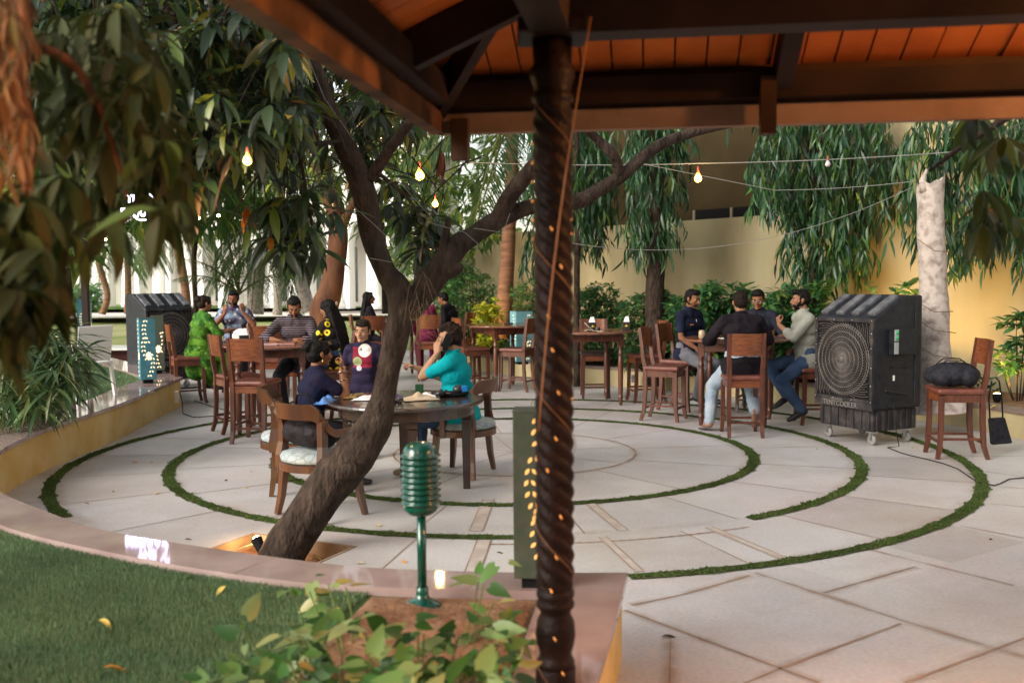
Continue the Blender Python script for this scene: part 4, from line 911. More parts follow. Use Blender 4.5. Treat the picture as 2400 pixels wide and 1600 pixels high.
def person(label, loc, rz, seat=.68, lean=8, tw=0, headr=(0, 0, 0), hs=1., scale=1., fat=1., skinm=sk_br, R_=None, L_=None, feet=None, shirt=None, sleeve='short', pants=None,
           hair='short', hairm=hair_m, beard=0, collar=True, shoe=None, stand=False, female=False, hem=None, extra=None, lip=lip_m, neck_open=None, glasses=False, vox=.007, brow=1., shirt_d=.006, roll=0):
    s = scale; rnd = random.Random(label)
    P0 = Vector((0, 0, (seat+.085*s) if not stand else .90*s))
    TR = rotm(tw, 0) @ rotm(0, -lean) @ rotm(0, 0, roll)
    up = TR@Vector((0, 0, 1)); rt = TR@Vector((1, 0, 0)); fw = TR@Vector((0, 1, 0))
    sw = (.175 if female else .195)*s*(1+.3*(fat-1)); N = P0+up*.525*s; Sh = N-up*.05*s
    HR = rotm(*headr); Hc = N+up*.05*s+HR@Vector((0, .018*s, .115*s)); k = s*hs
    body = MB(); sb = MB(); 
    # --- trunk (body and shirt share the shape)
    def trunk(m_, e, hips=True):
        capsule(m_, P0-rt*.06*s, P0+rt*.06*s, .115*s*fat+e, .115*s*fat+e, 16, .9)
        capsule(m_, P0+up*.10*s-rt*.035*s+fw*.01*fat, P0+up*.10*s+rt*.035*s+fw*.01*fat, (.11*s*fat)+e, (.11*s*fat)+e, 16)
        capsule(m_, P0+up*.22*s-rt*.045*s, P0+up*.22*s+rt*.045*s, .108*s*(1+.8*(fat-1))+e, .108*s*(1+.8*(fat-1))+e, 16, .95)
        capsule(m_, P0+up*.36*s-rt*.075*s, P0+up*.36*s+rt*.075*s, .108*s*(1+.5*(fat-1))+e, .108*s*(1+.5*(fat-1))+e, 16, .92)
        capsule(m_, Sh-rt*(sw-.035*s), Sh+rt*(sw-.035*s), .058*s*(1+.4*(fat-1))+e, .058*s*(1+.4*(fat-1))+e, 14)
        capsule(m_, Sh-rt*.05*s+up*.0, N+up*.03*s, .085*s+e*.6, .058*s+e*.4, 12); capsule(m_, Sh+rt*.05*s, N+up*.03*s, .085*s+e*.6, .058*s+e*.4, 12)
        if female:
            for q in (-1, 1): capsule(m_, P0+up*.33*s+rt*q*.065*s+fw*.075*s, P0+up*.32*s+rt*q*.065*s+fw*.085*s, .05*s+e, .05*s+e, 12)
    trunk(body, 0)
    capsule(body, N-up*.02*s, Hc-HR@Vector((0, .02, .05))*s, .054*s*(1+.35*(fat-1)), .052*s, 14)
    # --- head
    hp = lambda x, y, z: Hc+HR@(Vector((x, y, z))*k)
    def E(m_, c, r, e=0): m_.ell(hp(*c), tuple(q*k+e for q in r), 18, 12, HR)
    E(body, (0, -.012, .028), (.0755, .094, .088)); E(body, (0, .020, -.022), (.063, .070, .074)); E(body, (0, .038, -.070), (.036, .040, .036)); E(body, (0, .05, .012), (.055, .046, .04))
    capsule(body, hp(-.034, .083, .022), hp(.034, .083, .022), .011*k, .011*k, 8)
    capsule(body, hp(0, .092, .014), hp(0, .111, -.024), .008*k, .0135*k, 10); capsule(body, hp(-.011, .100, -.03), hp(.011, .100, -.03), .009*k, .009*k, 8)
    for q in (-1, 1):
        capsule(body, hp(q*.040, .062, -.018), hp(q*.030, .068, -.03), .024*k, .02*k, 10)
        body.ell(hp(q*.077, -.008, -.004), (.010*k, .019*k, .031*k), 10, 8, HR@rotm(q*-15, 12))
    capsule(body, hp(-.016, .09, -.052), hp(.016, .09, -.052), .010*k, .010*k, 8); capsule(body, hp(0, .078, -.092), hp(0, .082, -.09), .016*k, .016*k, 8)
    capsule(body, hp(-.045, .01, -.062), hp(-.015, .066, -.092), .018*k, .016*k, 8); capsule(body, hp(.045, .01, -.062), hp(.015, .066, -.092), .018*k, .016*k, 8)
    # --- arms
    ua, fa = .285*s, .245*s; hl = .185*s; el = {}; slv = []
    for sd_, spec in ((1, R_), (-1, L_)):
        S = Sh+rt*sd_*sw*.94; spec = spec or dict(to=(sd_*.17, .30, -.02), d=(0, 1, -.2), n=(0, 0, -1), c=20)
        Tg = Vector(spec['to'])*s + (P0 if not spec.get('abs') else Vector()) if not spec.get('head') else Hc+HR@(Vector(spec['to'])*k)
        hint = Vector(spec.get('hint', (sd_*.5, -.5, -.7))); E_, W_ = ik(S, Tg, ua, fa, hint)
        af = 1+.45*(fat-1); capsule(body, S, E_, .046*s*af, .037*s*af, 12); capsule(body, E_, E_.lerp(W_, .35), .038*s*af, .040*s*af, 12); capsule(body, E_.lerp(W_, .35), W_, .040*s*af, .0255*s, 12)
        hand(body, W_, spec.get('d', (0, 1, 0)), spec.get('n', (0, 0, -1)), sd_ > 0, hl, spec.get('c', 20), spec.get('sp', 1), spec.get('th', .6))
        e = .016*s; el[sd_] = (S, E_, W_)
        if sleeve == 'short': M_ = S.lerp(E_, .66); capsule(sb, S, M_, .049*s*af+e, .042*s*af+e, 14)
        elif sleeve == 'elbow': capsule(sb, S, E_, .052*s*af+e, .046*s*af+e, 14); capsule(sb, E_, E_.lerp(W_, .18), .046*s*af+e, .045*s*af+e, 14)
        elif sleeve == 'rolled': capsule(sb, S, E_, .050*s*af+e, .042*s*af+e, 14); capsule(sb, E_, E_.lerp(W_, .40), .044*s*af+e, .041*s*af+e, 14); capsule(sb, E_.lerp(W_, .34), E_.lerp(W_, .42), .045*s*af+e, .045*s*af+e, 14)
        elif sleeve == 'long': capsule(sb, S, E_, .050*s*af+e, .042*s*af+e, 14); capsule(sb, E_, E_.lerp(W_, .92), .042*s*af+e, .030*s+e, 14)
    # --- legs
    tb_ = MB(); feet = feet or ((.14, .42, .07), (-.14, .42, .07))
    th, shn = .43*s, .42*s; sh_mb = []
    for sd_, f_ in zip((1, -1), feet):
        Hp = P0+Vector((sd_*.092*s*(1+.4*(fat-1)), .0, -.01)) if not stand else P0+Vector((sd_*.085*s, 0, -.04))
        Kn, An = ik(Hp, (f_[0], f_[1], f_[2]), th, shn, f_[3] if len(f_) > 3 else (sd_*.15, 1, .45)); ff = 1+.5*(fat-1)
        capsule(body, Hp, Kn, .078*s*ff, .052*s*ff, 14); capsule(body, Kn, Kn.lerp(An, .35), .052*s, .053*s, 12); capsule(body, Kn.lerp(An, .35), An, .052*s, .034*s, 12)
        fd = Vector(f_[4]) if len(f_) > 4 else Vector((sd_*.12, 1, -.05)); fd.normalize()
        capsule(body, An+Vector((0, 0, -.02*s))-fd*.03*s, An+fd*.10*s+Vector((0, 0, -.045*s)), .034*s, .026*s, 12); capsule(body, An+fd*.10*s+Vector((0, 0, -.045*s)), An+fd*.155*s+Vector((0, 0, -.05*s)), .028*s, .020*s, 10)
        e = .014*s; capsule(tb_, Hp, Kn, .088*s*ff+e, .058*s*ff+e, 16); capsule(tb_, Kn, Kn.lerp(An, .4), .060*s+e, .058*s+e, 14); capsule(tb_, Kn.lerp(An, .4), Kn.lerp(An, .97), .058*s+e, .042*s+e*1.2, 14)
        sm2 = MB(); o_ = An+fd*.0; capsule(sm2, o_+Vector((0, 0, -.03*s))-fd*.035*s, o_+fd*.10*s+Vector((0, 0, -.042*s)), .043*s, .038*s, 12); capsule(sm2, o_+fd*.09*s+Vector((0, 0, -.045*s)), o_+fd*.165*s+Vector((0, 0, -.05*s)), .038*s, .028*s, 12)
        sh_mb.append((sm2, An, fd))
    ob = fuse(body, 'person', skinm, None, vox, 3)
    ob.location = loc; ob.rotation_euler = (0, 0, R(rz)); tag(ob, label, 'person')
    capsule(tb_, P0-Vector((.06*s, 0, .02)), P0+Vector((.06*s, 0, -.02)), .125*s*fat+.006, .125*s*fat+.006, 16, .95); capsule(tb_, P0-rt*.05*s+up*.07*s, P0+rt*.05*s+up*.07*s, .112*s*fat+.01, .112*s*fat+.01, 16)
    if pants: fuse(tb_, 'trousers', pants, ob, .010, 4, .006, 13, 1)
    trunk(sb, .017*s)
    if hem: 
        for q in hem: capsule(sb, *q, 16)
    if female is False or hem is None: capsule(sb, P0-rt*.065*s-up*.03*s, P0+rt*.065*s-up*.03*s, .126*s*fat+.02*s, .126*s*fat+.02*s, 16, .95)
    if shirt: fuse(sb, 'shirt' if not female else 'blouse', shirt, ob, .0095, 4, shirt_d, 11, 2)
    if collar and shirt:
        cm = MB(); cN = N+up*.035*s; P_ = []
        for i in range(15):
            a = R(-68-224*(-.0)+ (i/14)*316 - 68+24) ; a = R(112+ (i/14)*316); P_.append(cN+rt*math.cos(a)*.066*s+fw*(math.sin(a)*.062*s-.004)+up*(-.018*math.sin(a))*s)
        cm.tube(P_, .013*s, 6); o = cm.build('collar', shirt, ob)
    if shoe:
        for sm2, An, fd in sh_mb: fuse(sm2, 'shoe', shoe, ob, .008, 3)
    # --- face
    em = MB()
    for q in (-1, 1): em.ell(hp(q*.031, .0805, .004), (.0135*k, .009*k, .0065*k), 12, 8, HR)
    em.cur = 1
    for q in (-1, 1): em.ell(hp(q*.031, .0865, .0042), (.0058*k, .0048*k, .0060*k), 10, 8, HR)
    for q in (-1, 1): em.tube([hp(q*.016, .089, .008), hp(q*.031, .0925, .0125), hp(q*.046, .083, .008)], .0018*k, 5)
    em.build('eyes', [eye_m, iris_m], ob)
    bm_ = MB()
    for q in (-1, 1): bm_.tube([hp(q*.014, .0965, .024), hp(q*.030, .0955, .031), hp(q*.050, .082, .025)], [.0042*k*brow, .0045*k*brow, .002*k], 6)
    bm_.build('eyebrows', hairm, ob)
    lm_ = MB(); lm_.tube([hp(-.023, .0905, -.052), hp(-.008, .1005, -.0495), hp(0, .101, -.0505), hp(.008, .1005, -.0495), hp(.023, .0905, -.052)], [.002*k, .0045*k, .004*k, .0045*k, .002*k], 6)
    lm_.tube([hp(-.020, .090, -.0565), hp(0, .1005, -.060), hp(.020, .090, -.0565)], [.002*k, .0062*k, .002*k], 6); lm_.build('lips', lip, ob)
    # --- hair
    hm = MB(); HV = .007
    def HE(c, r): hm.ell(hp(*c), tuple(q*k for q in r), 20, 14, HR)
    if hair in ('short', 'boy', 'curly', 'quiff'):
        HE((0, -.024, .042), (.081, .094, .086)); HE((0, -.048, .004), (.076, .070, .080)); HE((0, .012, .083), (.066, .072, .042))
        for q in (-1, 1): capsule(hm, hp(q*.072, .012, .040), hp(q*.073, .018, -.004), .012*k, .007*k, 8)
        if hair == 'quiff': HE((.0, .045, .100), (.060, .048, .032)); HE((0, .065, .092), (.05, .03, .022))
        if hair == 'boy': HE((0, .050, .090), (.062, .045, .030)); HE((-.02, .078, .078), (.045, .020, .018)); HE((0, -.01, .10), (.075, .08, .036))
        if hair == 'curly':
            HE((0, .03, .095), (.062, .06, .034))
            for i in range(26): a = rnd.uniform(0, 6.28); ph = rnd.uniform(.1, 1.2); HE((.082*math.cos(a)*math.sin(ph), -.02+.092*math.sin(a)*math.sin(ph), .045+.085*math.cos(ph)), (.018, .018, .018))
    if hair in ('long', 'bun', 'longside'):
        HE((0, -.026, .040), (.083, .094, .088)); HE((0, -.045, -.005), (.080, .074, .085)); HE((0, .022, .082), (.060, .062, .036))
        for q in (-1, 1): HE((q*.068, .018, .035), (.020, .048, .045))
        if hair == 'bun': HE((0, -.115, .055), (.050, .045, .048)); HE((0, -.105, .07), (.04, .035, .045)); HE((-.02, -.14, .04), (.025, .025, .03))
        else:
            bk = Hc+HR@Vector((0, -.07, -.02))*k
            for q in range(-3, 4):
                P1 = bk+rt*q*.020*s; P2 = N-fw*.10*s+rt*q*.032*s-up*.08*s; P3 = P0-fw*(.135*s*fat)+rt*q*.028*s+up*rnd.uniform(.05, .14)*s
                capsule(hm, P1, P2, .040*s, .032*s, 10); capsule(hm, P2, P3, .032*s, .012*s, 10)
            for q in (-1, 1): capsule(hm, hp(q*.066, -.01, .0), Sh+rt*q*.08*s-fw*.03*s, .026*k, .024*k, 10)
    if hair != 'none': fuse(hm, 'hair', hairm, ob, HV, 2, .006 if hair != 'curly' else .010, 42, 5)
    if beard:
        bmb = MB()
        def BE(c, r): bmb.ell(hp(*c), tuple(q*k for q in r), 18, 12, HR)
        b_ = beard
        BE((0, .040, -.072), (.042+.006*b_, .044+.006*b_, .036+.008*b_)); BE((0, .008, -.054), (.0625+.003*b_, .056, .040))
        for q in (-1, 1): (capsule(bmb, hp(q*.064, .016, -.012), hp(q*.048, .046, -.062), .010*k, (.015+.004*b_)*k, 8) if b_ > .5 else None); capsule(bmb, hp(q*.004, .1025, -.040), hp(q*.024, .094, -.050), .0055*k, .005*k, 8); capsule(bmb, hp(q*.026, .088, -.052), hp(q*.024, .078, -.08), .008*k, .012*k, 8)
        fuse(bmb, 'beard', hairm, ob, .006, 1, .004, 60, 7)
    if glasses:
        gm_ = MB()
        for q in (-1, 1): gm_.tube([hp(q*.032+.019*math.cos(a), .100, .004+.015*math.sin(a)) for a in np.linspace(0, 6.283, 17)], .0016*k, 5)
        gm_.tube([hp(-.013, .102, .007), hp(.013, .102, .007)], .0016*k, 5)
        for q in (-1, 1): gm_.tube([hp(q*.05, .099, .007), hp(q*.078, .0, .006)], .0016*k, 5)
        gm_.build('glasses', metal, ob)
    ob['_'] = 0; del ob['_']
    return ob, dict(H=Hc, HR=HR, N=N, P=P0, up=up, rt=rt, fw=fw, arms=el, k=k)

# clothing
def pattern(name, base, fn, rough=.8):
    if name in MATS: return MATS[name]
    m_ = M(name, base, tuple(c*.7 for c in base), scale=20, rough=rough, bump=.15, bscale=60); n = m_.node_tree.nodes; L = m_.node_tree.links; b = n['Principled BSDF']
    tc = n.new('ShaderNodeTexCoord'); fn(n, L, b, tc, b.inputs['Base Color'].links[0].from_socket); return m_
def mixc(n, L, fac, a, colr):
    mx = n.new('ShaderNodeMix'); mx.data_type = 'RGBA'; L.new(fac, mx.inputs[0]); L.new(a, mx.inputs[6]); mx.inputs[7].default_value = (*colr, 1); return mx.outputs[2]
def stripes(n, L, b, tc, src):
    wv = n.new('ShaderNodeTexWave'); wv.bands_direction = 'Z'; wv.inputs['Scale'].default_value = 12; wv.inputs['Distortion'].default_value = 1.2; wv.inputs['Detail'].default_value = 1; wv.inputs['Detail Scale'].default_value = 3
    L.new(tc.outputs['Object'], wv.inputs[0]); r = n.new('ShaderNodeValToRGB'); r.color_ramp.elements[0].position = .76; r.color_ramp.elements[1].position = .84; L.new(wv.outputs[0], r.inputs[0]); L.new(mixc(n, L, r.outputs[0], src, (.20, .15, .16)), b.inputs['Base Color'])
def sunfl(n, L, b, tc, src):
    v = n.new('ShaderNodeTexVoronoi'); v.inputs['Scale'].default_value = 9.5; v.inputs['Randomness'].default_value = .55; L.new(tc.outputs['Object'], v.inputs[0])
    def ramp(lo, hi, inv):
        r = n.new('ShaderNodeValToRGB'); r.color_ramp.elements[0].position = lo; r.color_ramp.elements[1].position = hi
        if inv: r.color_ramp.elements[0].color = (1, 1, 1, 1); r.color_ramp.elements[1].color = (0, 0, 0, 1)
        L.new(v.outputs['Distance'], r.inputs[0]); return r.outputs[0]
    o = mixc(n, L, ramp(.36, .40, True), src, (.72, .55, .03)); o = mixc(n, L, ramp(.15, .18, True), o, (.09, .03, .012)); L.new(o, b.inputs['Base Color'])
def blot(c2, sc, lo, hi, c3=None):
    def f(n, L, b, tc, src):
        nz = n.new('ShaderNodeTexNoise'); nz.inputs['Scale'].default_value = sc; nz.inputs['Detail'].default_value = 3; L.new(tc.outputs['Object'], nz.inputs[0])
        r = n.new('ShaderNodeValToRGB'); r.color_ramp.elements[0].position = lo; r.color_ramp.elements[1].position = hi; L.new(nz.outputs[0], r.inputs[0]); o = mixc(n, L, r.outputs[0], src, c2)
        if c3:
            n2 = n.new('ShaderNodeTexVoronoi'); n2.inputs['Scale'].default_value = sc*1.6; L.new(tc.outputs['Object'], n2.inputs[0]); r2 = n.new('ShaderNodeValToRGB'); r2.color_ramp.elements[0].color = (1, 1, 1, 1); r2.color_ramp.elements[1].color = (0, 0, 0, 1)
            r2.color_ramp.elements[0].position = .2; r2.color_ramp.elements[1].position = .3; L.new(n2.outputs['Distance'], r2.inputs[0]); o = mixc(n, L, r2.outputs[0], o, c3)
        L.new(o, b.inputs['Base Color'])
    return f
denim_l = M('pale_denim', (.22, .29, .36), (.36, .42, .48), scale=5, rough=.85, bump=.25, bscale=60); denim = M('blue_denim', (.03, .055, .11), (.055, .09, .16), scale=6, rough=.85, bump=.25, bscale=60); denim_g = M('grey_jeans', (.10, .10, .12), (.17, .17, .19), scale=6, rough=.85)
dkp = M('dark_trousers', (.015, .015, .02), (.03, .03, .036), scale=6, rough=.85)
navy = M('navy_cotton', (.007, .010, .024), (.014, .018, .038), scale=8, rough=.85, bump=.2, bscale=60); blacks = M('black_cotton', (.008, .006, .009), (.017, .013, .017), scale=8, rough=.85, bump=.3, bscale=50)
greys = M('grey_green_shirt', (.24, .245, .21), (.32, .32, .28), scale=7, rough=.85, bump=.3, bscale=40); turq = M('turquoise_polo', (.0, .30, .34), (.0, .23, .27), scale=5, rough=.8, bump=.25, bscale=50)
boyt = M('navy_purple_tee', (.035, .028, .07), (.055, .042, .10), scale=7, rough=.85, bump=.25, bscale=40); maroon = M('maroon_cloth', (.10, .01, .035), (.17, .02, .06), scale=6, rough=.8)
stripem = pattern('striped_shirt', (.02, .018, .028), stripes); sunm = pattern('sunflower_blouse', (.012, .010, .012), sunfl); greenm = pattern('green_dress', (.075, .19, .02), blot((.012, .07, .012), 9, .42, .6, (.16, .26, .05))); floralm = pattern('blue_floral_shirt', (.24, .31, .42), blot((.05, .035, .07), 7, .42, .55, (.5, .5, .5)))
blk_shoe = M('black_shoe', (.012, .012, .012), rough=.4); brn_shoe = M('tan_sole', (.22, .17, .12), rough=.7); grey_sandal = M('grey_sandal', (.15, .13, .12), rough=.7)

# heavy man in black, back to the camera
o, i_ = person('heavy man in a black shirt and pale jeans sitting with his back to the camera', (2.55, 10.98, 0), 2, lean=9, fat=1.32, scale=1.0, hs=1.02, headr=(-4, -6, 0), skinm=sk_md, shirt=blacks, sleeve='rolled', pants=denim_l, hair='short', hairm=hair_b,
    R_=dict(to=(.20, .38, .25), d=(-.5, 1, 0), n=(0, 0, -1), c=25, hint=(1, -.5, -.6)), L_=dict(to=(-.20, .38, .25), d=(.5, 1, 0), n=(0, 0, -1), c=25, hint=(-1, -.5, -.6)),
    feet=((.10, -.12, .26, (.2, 1, .5), (.1, .5, -.8)), (-.33, .16, .10, (-.2, 1, .3), (-.2, 1, -.05))), shirt_d=.008)
mb = MB(); mb.ell((0, 0, 0), (.055, .125, .012), 16, 8); o2 = mb.build('sandal', grey_sandal); o2.parent = o; o2.location = (-.37, .22, .03); o2.rotation_euler = (R(-9), 0, R(18))
mb = MB(); mb.ell((0, 0, 0), (.045, .12, .014), 16, 8); o2 = mb.build('sandal', grey_sandal); o2.parent = o; o2.location = (.12, -.10, .175); o2.rotation_euler = (R(-62), 0, 0)
# thin man, navy polo
o, i_ = person('thin young man in a navy polo shirt looking down at the table', (2.26, 12.86, 0), -140, lean=5, scale=1.0, fat=.92, headr=(4, -12, 0), skinm=sk_br, shirt=navy, sleeve='short', pants=denim_g, hair='quiff', beard=.15, shoe=blk_shoe,
    L_=dict(to=(-.20, .26, .10), d=(.5, .5, -.6), n=(0, -.4, -1), c=28), R_=dict(to=(.14, .28, .06), d=(-.3, .6, -.7), n=(0, -.4, -1), c=24), feet=((.10, .26, .22), (-.06, .34, .20)))
mb = MB(); [mb.box((x, 0, 0), (.014, .003, .014)) for x in (-.03, -.01, .01, .03)]; b_ = mb.build('chest_logo', M('orange_print', (.6, .25, .05)), o); P_ = i_['P']+i_['up']*.37+i_['rt']*.08+i_['fw']*.125; b_.location = P_
mb = MB(); mb.bar([(0, 0, 0), (-.01, 0, -.10)], .007); b_ = mb.build('pen', white_m, o); b_.location = i_['N']+i_['fw']*.105+i_['rt']*-.02-i_['up']*.09
# far man with glasses
o, i_ = person('man in a dark shirt and glasses looking down behind the table', (3.12, 12.55, 0), 158, lean=7, headr=(0, -16, 0), skinm=sk_br, shirt=M('black_blue_shirt', (.012, .013, .022), (.02, .022, .034), scale=8, rough=.8), sleeve='rolled', pants=dkp, hair='quiff', glasses=True, shoe=blk_shoe, lip=lip_m,
    R_=dict(to=(.10, .42, .24), d=(-.8, .6, .1), n=(0, 0, -1), c=30), L_=dict(to=(-.30, .38, .22), d=(.6, .8, .1), n=(0, 0, -1), c=30), feet=((.10, .25, .22), (-.16, .30, .22)))
# bearded man in grey
o, i_ = person('bearded man in a grey shirt with his fist raised, beside the black cooler', (3.46, 11.68, 0), 96, lean=5, headr=(-8, -3, 0), skinm=sk_md, shirt=greys, sleeve='rolled', pants=denim, hair='quiff', beard=1.0, shoe=blk_shoe,
    L_=dict(to=(-.02, .34, .40), d=(.2, .1, .95), n=(.2, -1, .2), c=[62, 66, 70, 74], hint=(-.5, .0, -1)), R_=dict(to=(.1, .10, .12), d=(-.4, .8, -.3), n=(0, 0, -1), c=25, hint=(.6, -.7, -.2)),
    feet=((.08, .20, .32, (0, 1, .4), (0, .9, -.5)), (-.18, .12, .18, (0, 1, .4), (0, 1, -.4))))
w_ = i_['arms'][1][2]; mb = MB(); mb.lathe([(.032, -.012), (.034, -.012), (.034, .012), (.032, .012)], 16); b_ = mb.build('watch', white_m, o); b_.location = w_
# man in turquoise on the phone
o, i_ = person('stout man in a turquoise polo shirt talking on a phone and pointing with one finger', (-.46, 8.78, 0), 80, seat=.46, lean=7, fat=1.22, scale=.98, hs=1.03, headr=(14, -4, 0), skinm=sk_lt, shirt=turq, sleeve='short', pants=denim, hair='curly', hairm=hair_b, beard=.1, shoe=brn_shoe, vox=.006,
    L_=dict(to=(-.125, .12, -.12), head=True, d=(.35, .05, .93), n=(.95, -.25, -.2), c=[12, 34, 38, 40], hint=(-.15, -.1, -1), sp=1.6, th=.2), R_=dict(to=(.16, .46, .40), d=(-.12, .95, .28), n=(-.3, -.2, -1), c=[3, 72, 78, 80], hint=(.7, -.3, -.7)),
    feet=((.14, .42, .09), (-.14, .40, .09)))
ph = MB(); ph.box((0, 0, 0), (.009, .072, .145), 0, .004); b_ = ph.build('mobile_phone', M('phone_black', (.01, .01, .012), rough=.15)); b_.matrix_world = Matrix.Translation(Vector((-.46, 8.78, 0))) @ Matrix.Rotation(R(80), 4, 'Z') @ Matrix.Translation(i_['H']+i_['HR']@Vector((-.098, .03, -.03))) @ (i_['HR'].to_4x4()) @ Matrix.Rotation(R(28), 4, 'X'); tag(b_, 'black mobile phone held to the ear of the man in turquoise', 'phone')
# woman with a bun
o, i_ = person('woman in a navy top with a hair bun, one hand up by her face', (-1.72, 8.22, 0), -62, seat=.44, lean=12, scale=.90, hs=1.05, fat=1.05, female=True, headr=(4, -4, 0), skinm=sk_br, shirt=M('navy_embroidered', (.006, .009, .026), (.015, .010, .028), scale=12, rough=.85, bump=.3), sleeve='short', pants=dkp, hair='bun', collar=False, shoe=blk_shoe, vox=.006,
    L_=dict(to=(-.10, .40, .12), d=(.3, .9, .1), n=(0, 0, -1), c=30), R_=dict(to=(.16, .30, .53), d=(-.1, .1, 1), n=(-.4, -1, 0), c=[14, 62, 66, 70], hint=(.3, .5, -1)), feet=((.10, .36, .08), (-.12, .34, .08)))
S_, E_, W_ = i_['arms'][1]; mb = MB(); dd = (W_-E_).normalized(); q = dd.to_track_quat('Z', 'Y')
for f_ in (.60, .9, .94): mb2 = MB(); mb2.tube([Vector((.036*math.cos(a), .036*math.sin(a), 0)) for a in np.linspace(0, 6.283, 25)], .0035, 5); mb.add([E_.lerp(W_, f_)+q@Vector(v) for v in mb2.v], mb2.f, True)
mb.build('bangles', M('bangle_metal', (.5, .35, .25), rough=.25, metal=1), o)
mb = MB(); P_ = []
for a in np.linspace(R(200), R(340), 14): P_.append(i_['N']+i_['rt']*math.cos(a)*.075+i_['fw']*(math.sin(a)*.06+.01)+i_['up']*(.012+.03*math.sin(a)))
mb.tube(P_, .010, 6); mb.build('neckline_trim', M('orange_trim', (.5, .2, .03), (.3, .08, .02), scale=60), o)
mb = MB(); mb.tube([i_['H']+i_['HR']@Vector((.078, -.002, -.04)), i_['H']+i_['HR']@Vector((.078, -.002, -.085))], .003, 5); mb.build('earring', M('gold', (.8, .5, .15), rough=.2, metal=1), o)
# boy
def boyprint(n, L, b, tc, src):
    sp = n.new('ShaderNodeSeparateXYZ'); L.new(tc.outputs['Object'], sp.inputs[0])
    def mth(op, a, v, c=None):
        q = n.new('ShaderNodeMath'); q.operation = op
        if hasattr(a, 'is_linked') or hasattr(a, 'links'): L.new(a, q.inputs[0])
        if isinstance(v, (int, float)): q.inputs[1].default_value = v
        else: L.new(v, q.inputs[1])
        return q.outputs[0]
    X, Y, Z = sp.outputs
    front = mth('GREATER_THAN', Y, .04)
    def disc(cx, cz, r):
        dx = mth('SUBTRACT', X, cx); dz = mth('SUBTRACT', Z, cz); d2 = mth('ADD', mth('MULTIPLY', dx, dx), mth('MULTIPLY', dz, dz)); return mth('MULTIPLY', mth('LESS_THAN', d2, r*r), front)
    def rect(cx, cz, w_, h_):
        return mth('MULTIPLY', mth('MULTIPLY', mth('LESS_THAN', mth('ABSOLUTE', mth('SUBTRACT', X, cx), 0), w_), mth('LESS_THAN', mth('ABSOLUTE', mth('SUBTRACT', Z, cz), 0), h_)), front)
    o = mixc(n, L, rect(.0, .99, .092, .10), src, (.20, .015, .035)); o = mixc(n, L, disc(.045, .95, .045), o, (.30, .34, .16)); o = mixc(n, L, disc(.03, .885, .026), o, (.45, .45, .5))
    o = mixc(n, L, disc(-.025, 1.055, .064), o, (.62, .60, .54)); o = mixc(n, L, disc(.01, 1.065, .009), o, (.02, .02, .02)); L.new(o, b.inputs['Base Color'])
bt = pattern('boy_tee', (.02, .016, .042), boyprint)
o, i_ = person('boy in a dark tee with a white ball print standing behind the low table', (-1.44, 9.65, 0), 176, stand=True, lean=2, scale=.775, hs=1.17, headr=(-8, -2, 0), fat=.95, skinm=sk_lt, shirt=bt, sleeve='short', pants=dkp, hair='boy', hairm=hair_b, collar=False, shoe=blk_shoe, vox=.006, brow=1.1,
    R_=dict(to=(.24, .10, .0), d=(-.2, .35, -1), n=(-.9, 0, .1), c=18, hint=(.5, -.8, 0)), L_=dict(to=(-.22, .16, .02), d=(.1, .5, -.9), n=(.9, 0, 0), c=18, hint=(-.5, -.8, 0)), feet=((.09, .02, .07), (-.09, -.02, .07)))
# striped shirt
o, i_ = person('man in a dark striped shirt smiling down at the high table', (-2.63, 12.22, 0), 178, lean=15, headr=(12, -30, 0), skinm=sk_br, fat=1.06, shirt=stripem, sleeve='rolled', pants=dkp, hair='short', beard=.25, shoe=blk_shoe,
    R_=dict(to=(.16, .42, .26), d=(-.8, .5, 0), n=(0, 0, -1), c=25, hint=(1, -.3, -.3)), L_=dict(to=(-.06, .40, .26), d=(-.7, .6, 0), n=(0, 0, -1), c=25, hint=(-1, -.3, -.3)), feet=((.12, .25, .20), (-.14, .28, .20)))
# sunflower blouse
o, i_ = person('woman with long black hair in a black blouse with yellow sunflowers', (-2.08, 12.0, 0), 62, lean=14, female=True, scale=.93, fat=1.02, headr=(6, -12, 0), skinm=sk_md, shirt=sunm, sleeve='elbow', pants=denim, hair='long', collar=False, shoe=blk_shoe,
    L_=dict(to=(-.12, .46, .26), d=(-.3, 1, 0), n=(0, 0, -1), c=20, hint=(-.6, -.4, -.6)), R_=dict(to=(.10, .42, .26), d=(-.4, 1, 0), n=(0, 0, -1), c=20), feet=((.10, .26, .22), (-.12, .24, .20)))
mb = MB()
for a in range(5): an = a*2*math.pi/5; mb.ell((.016*math.cos(an), 0, .016*math.sin(an)), (.010, .005, .010), 8, 6)
b_ = mb.build('hair_clip', M('pale_gold', (.7, .5, .3), rough=.3), o); b_.location = i_['H']+i_['HR']@Vector((.03, -.118, .045))
# green dress
o, i_ = person('woman in a bright green dress seen from behind at the far left table', (-4.48, 14.16, 0), -48, lean=10, female=True, scale=.95, fat=1.16, headr=(0, -6, 0), skinm=sk_md, shirt=greenm, sleeve='elbow', pants=M('green_leggings', (.12, .28, .03), rough=.8), hair='bun', hairm=hair_b, collar=False, shoe=blk_shoe,
    L_=dict(to=(-.1, .40, .26), d=(.2, 1, .1), n=(0, 0, -1), c=25), R_=dict(to=(.2, .42, .28), d=(-.3, 1, .1), n=(0, 0, -1), c=25), feet=((.10, .22, .24), (-.12, .2, .24)), hem=((Vector((-.08, .0, .70)), Vector((-.07, .0, .45)), .16, .15), (Vector((.08, .06, .66)), Vector((.07, .12, .42)), .15, .13)), )
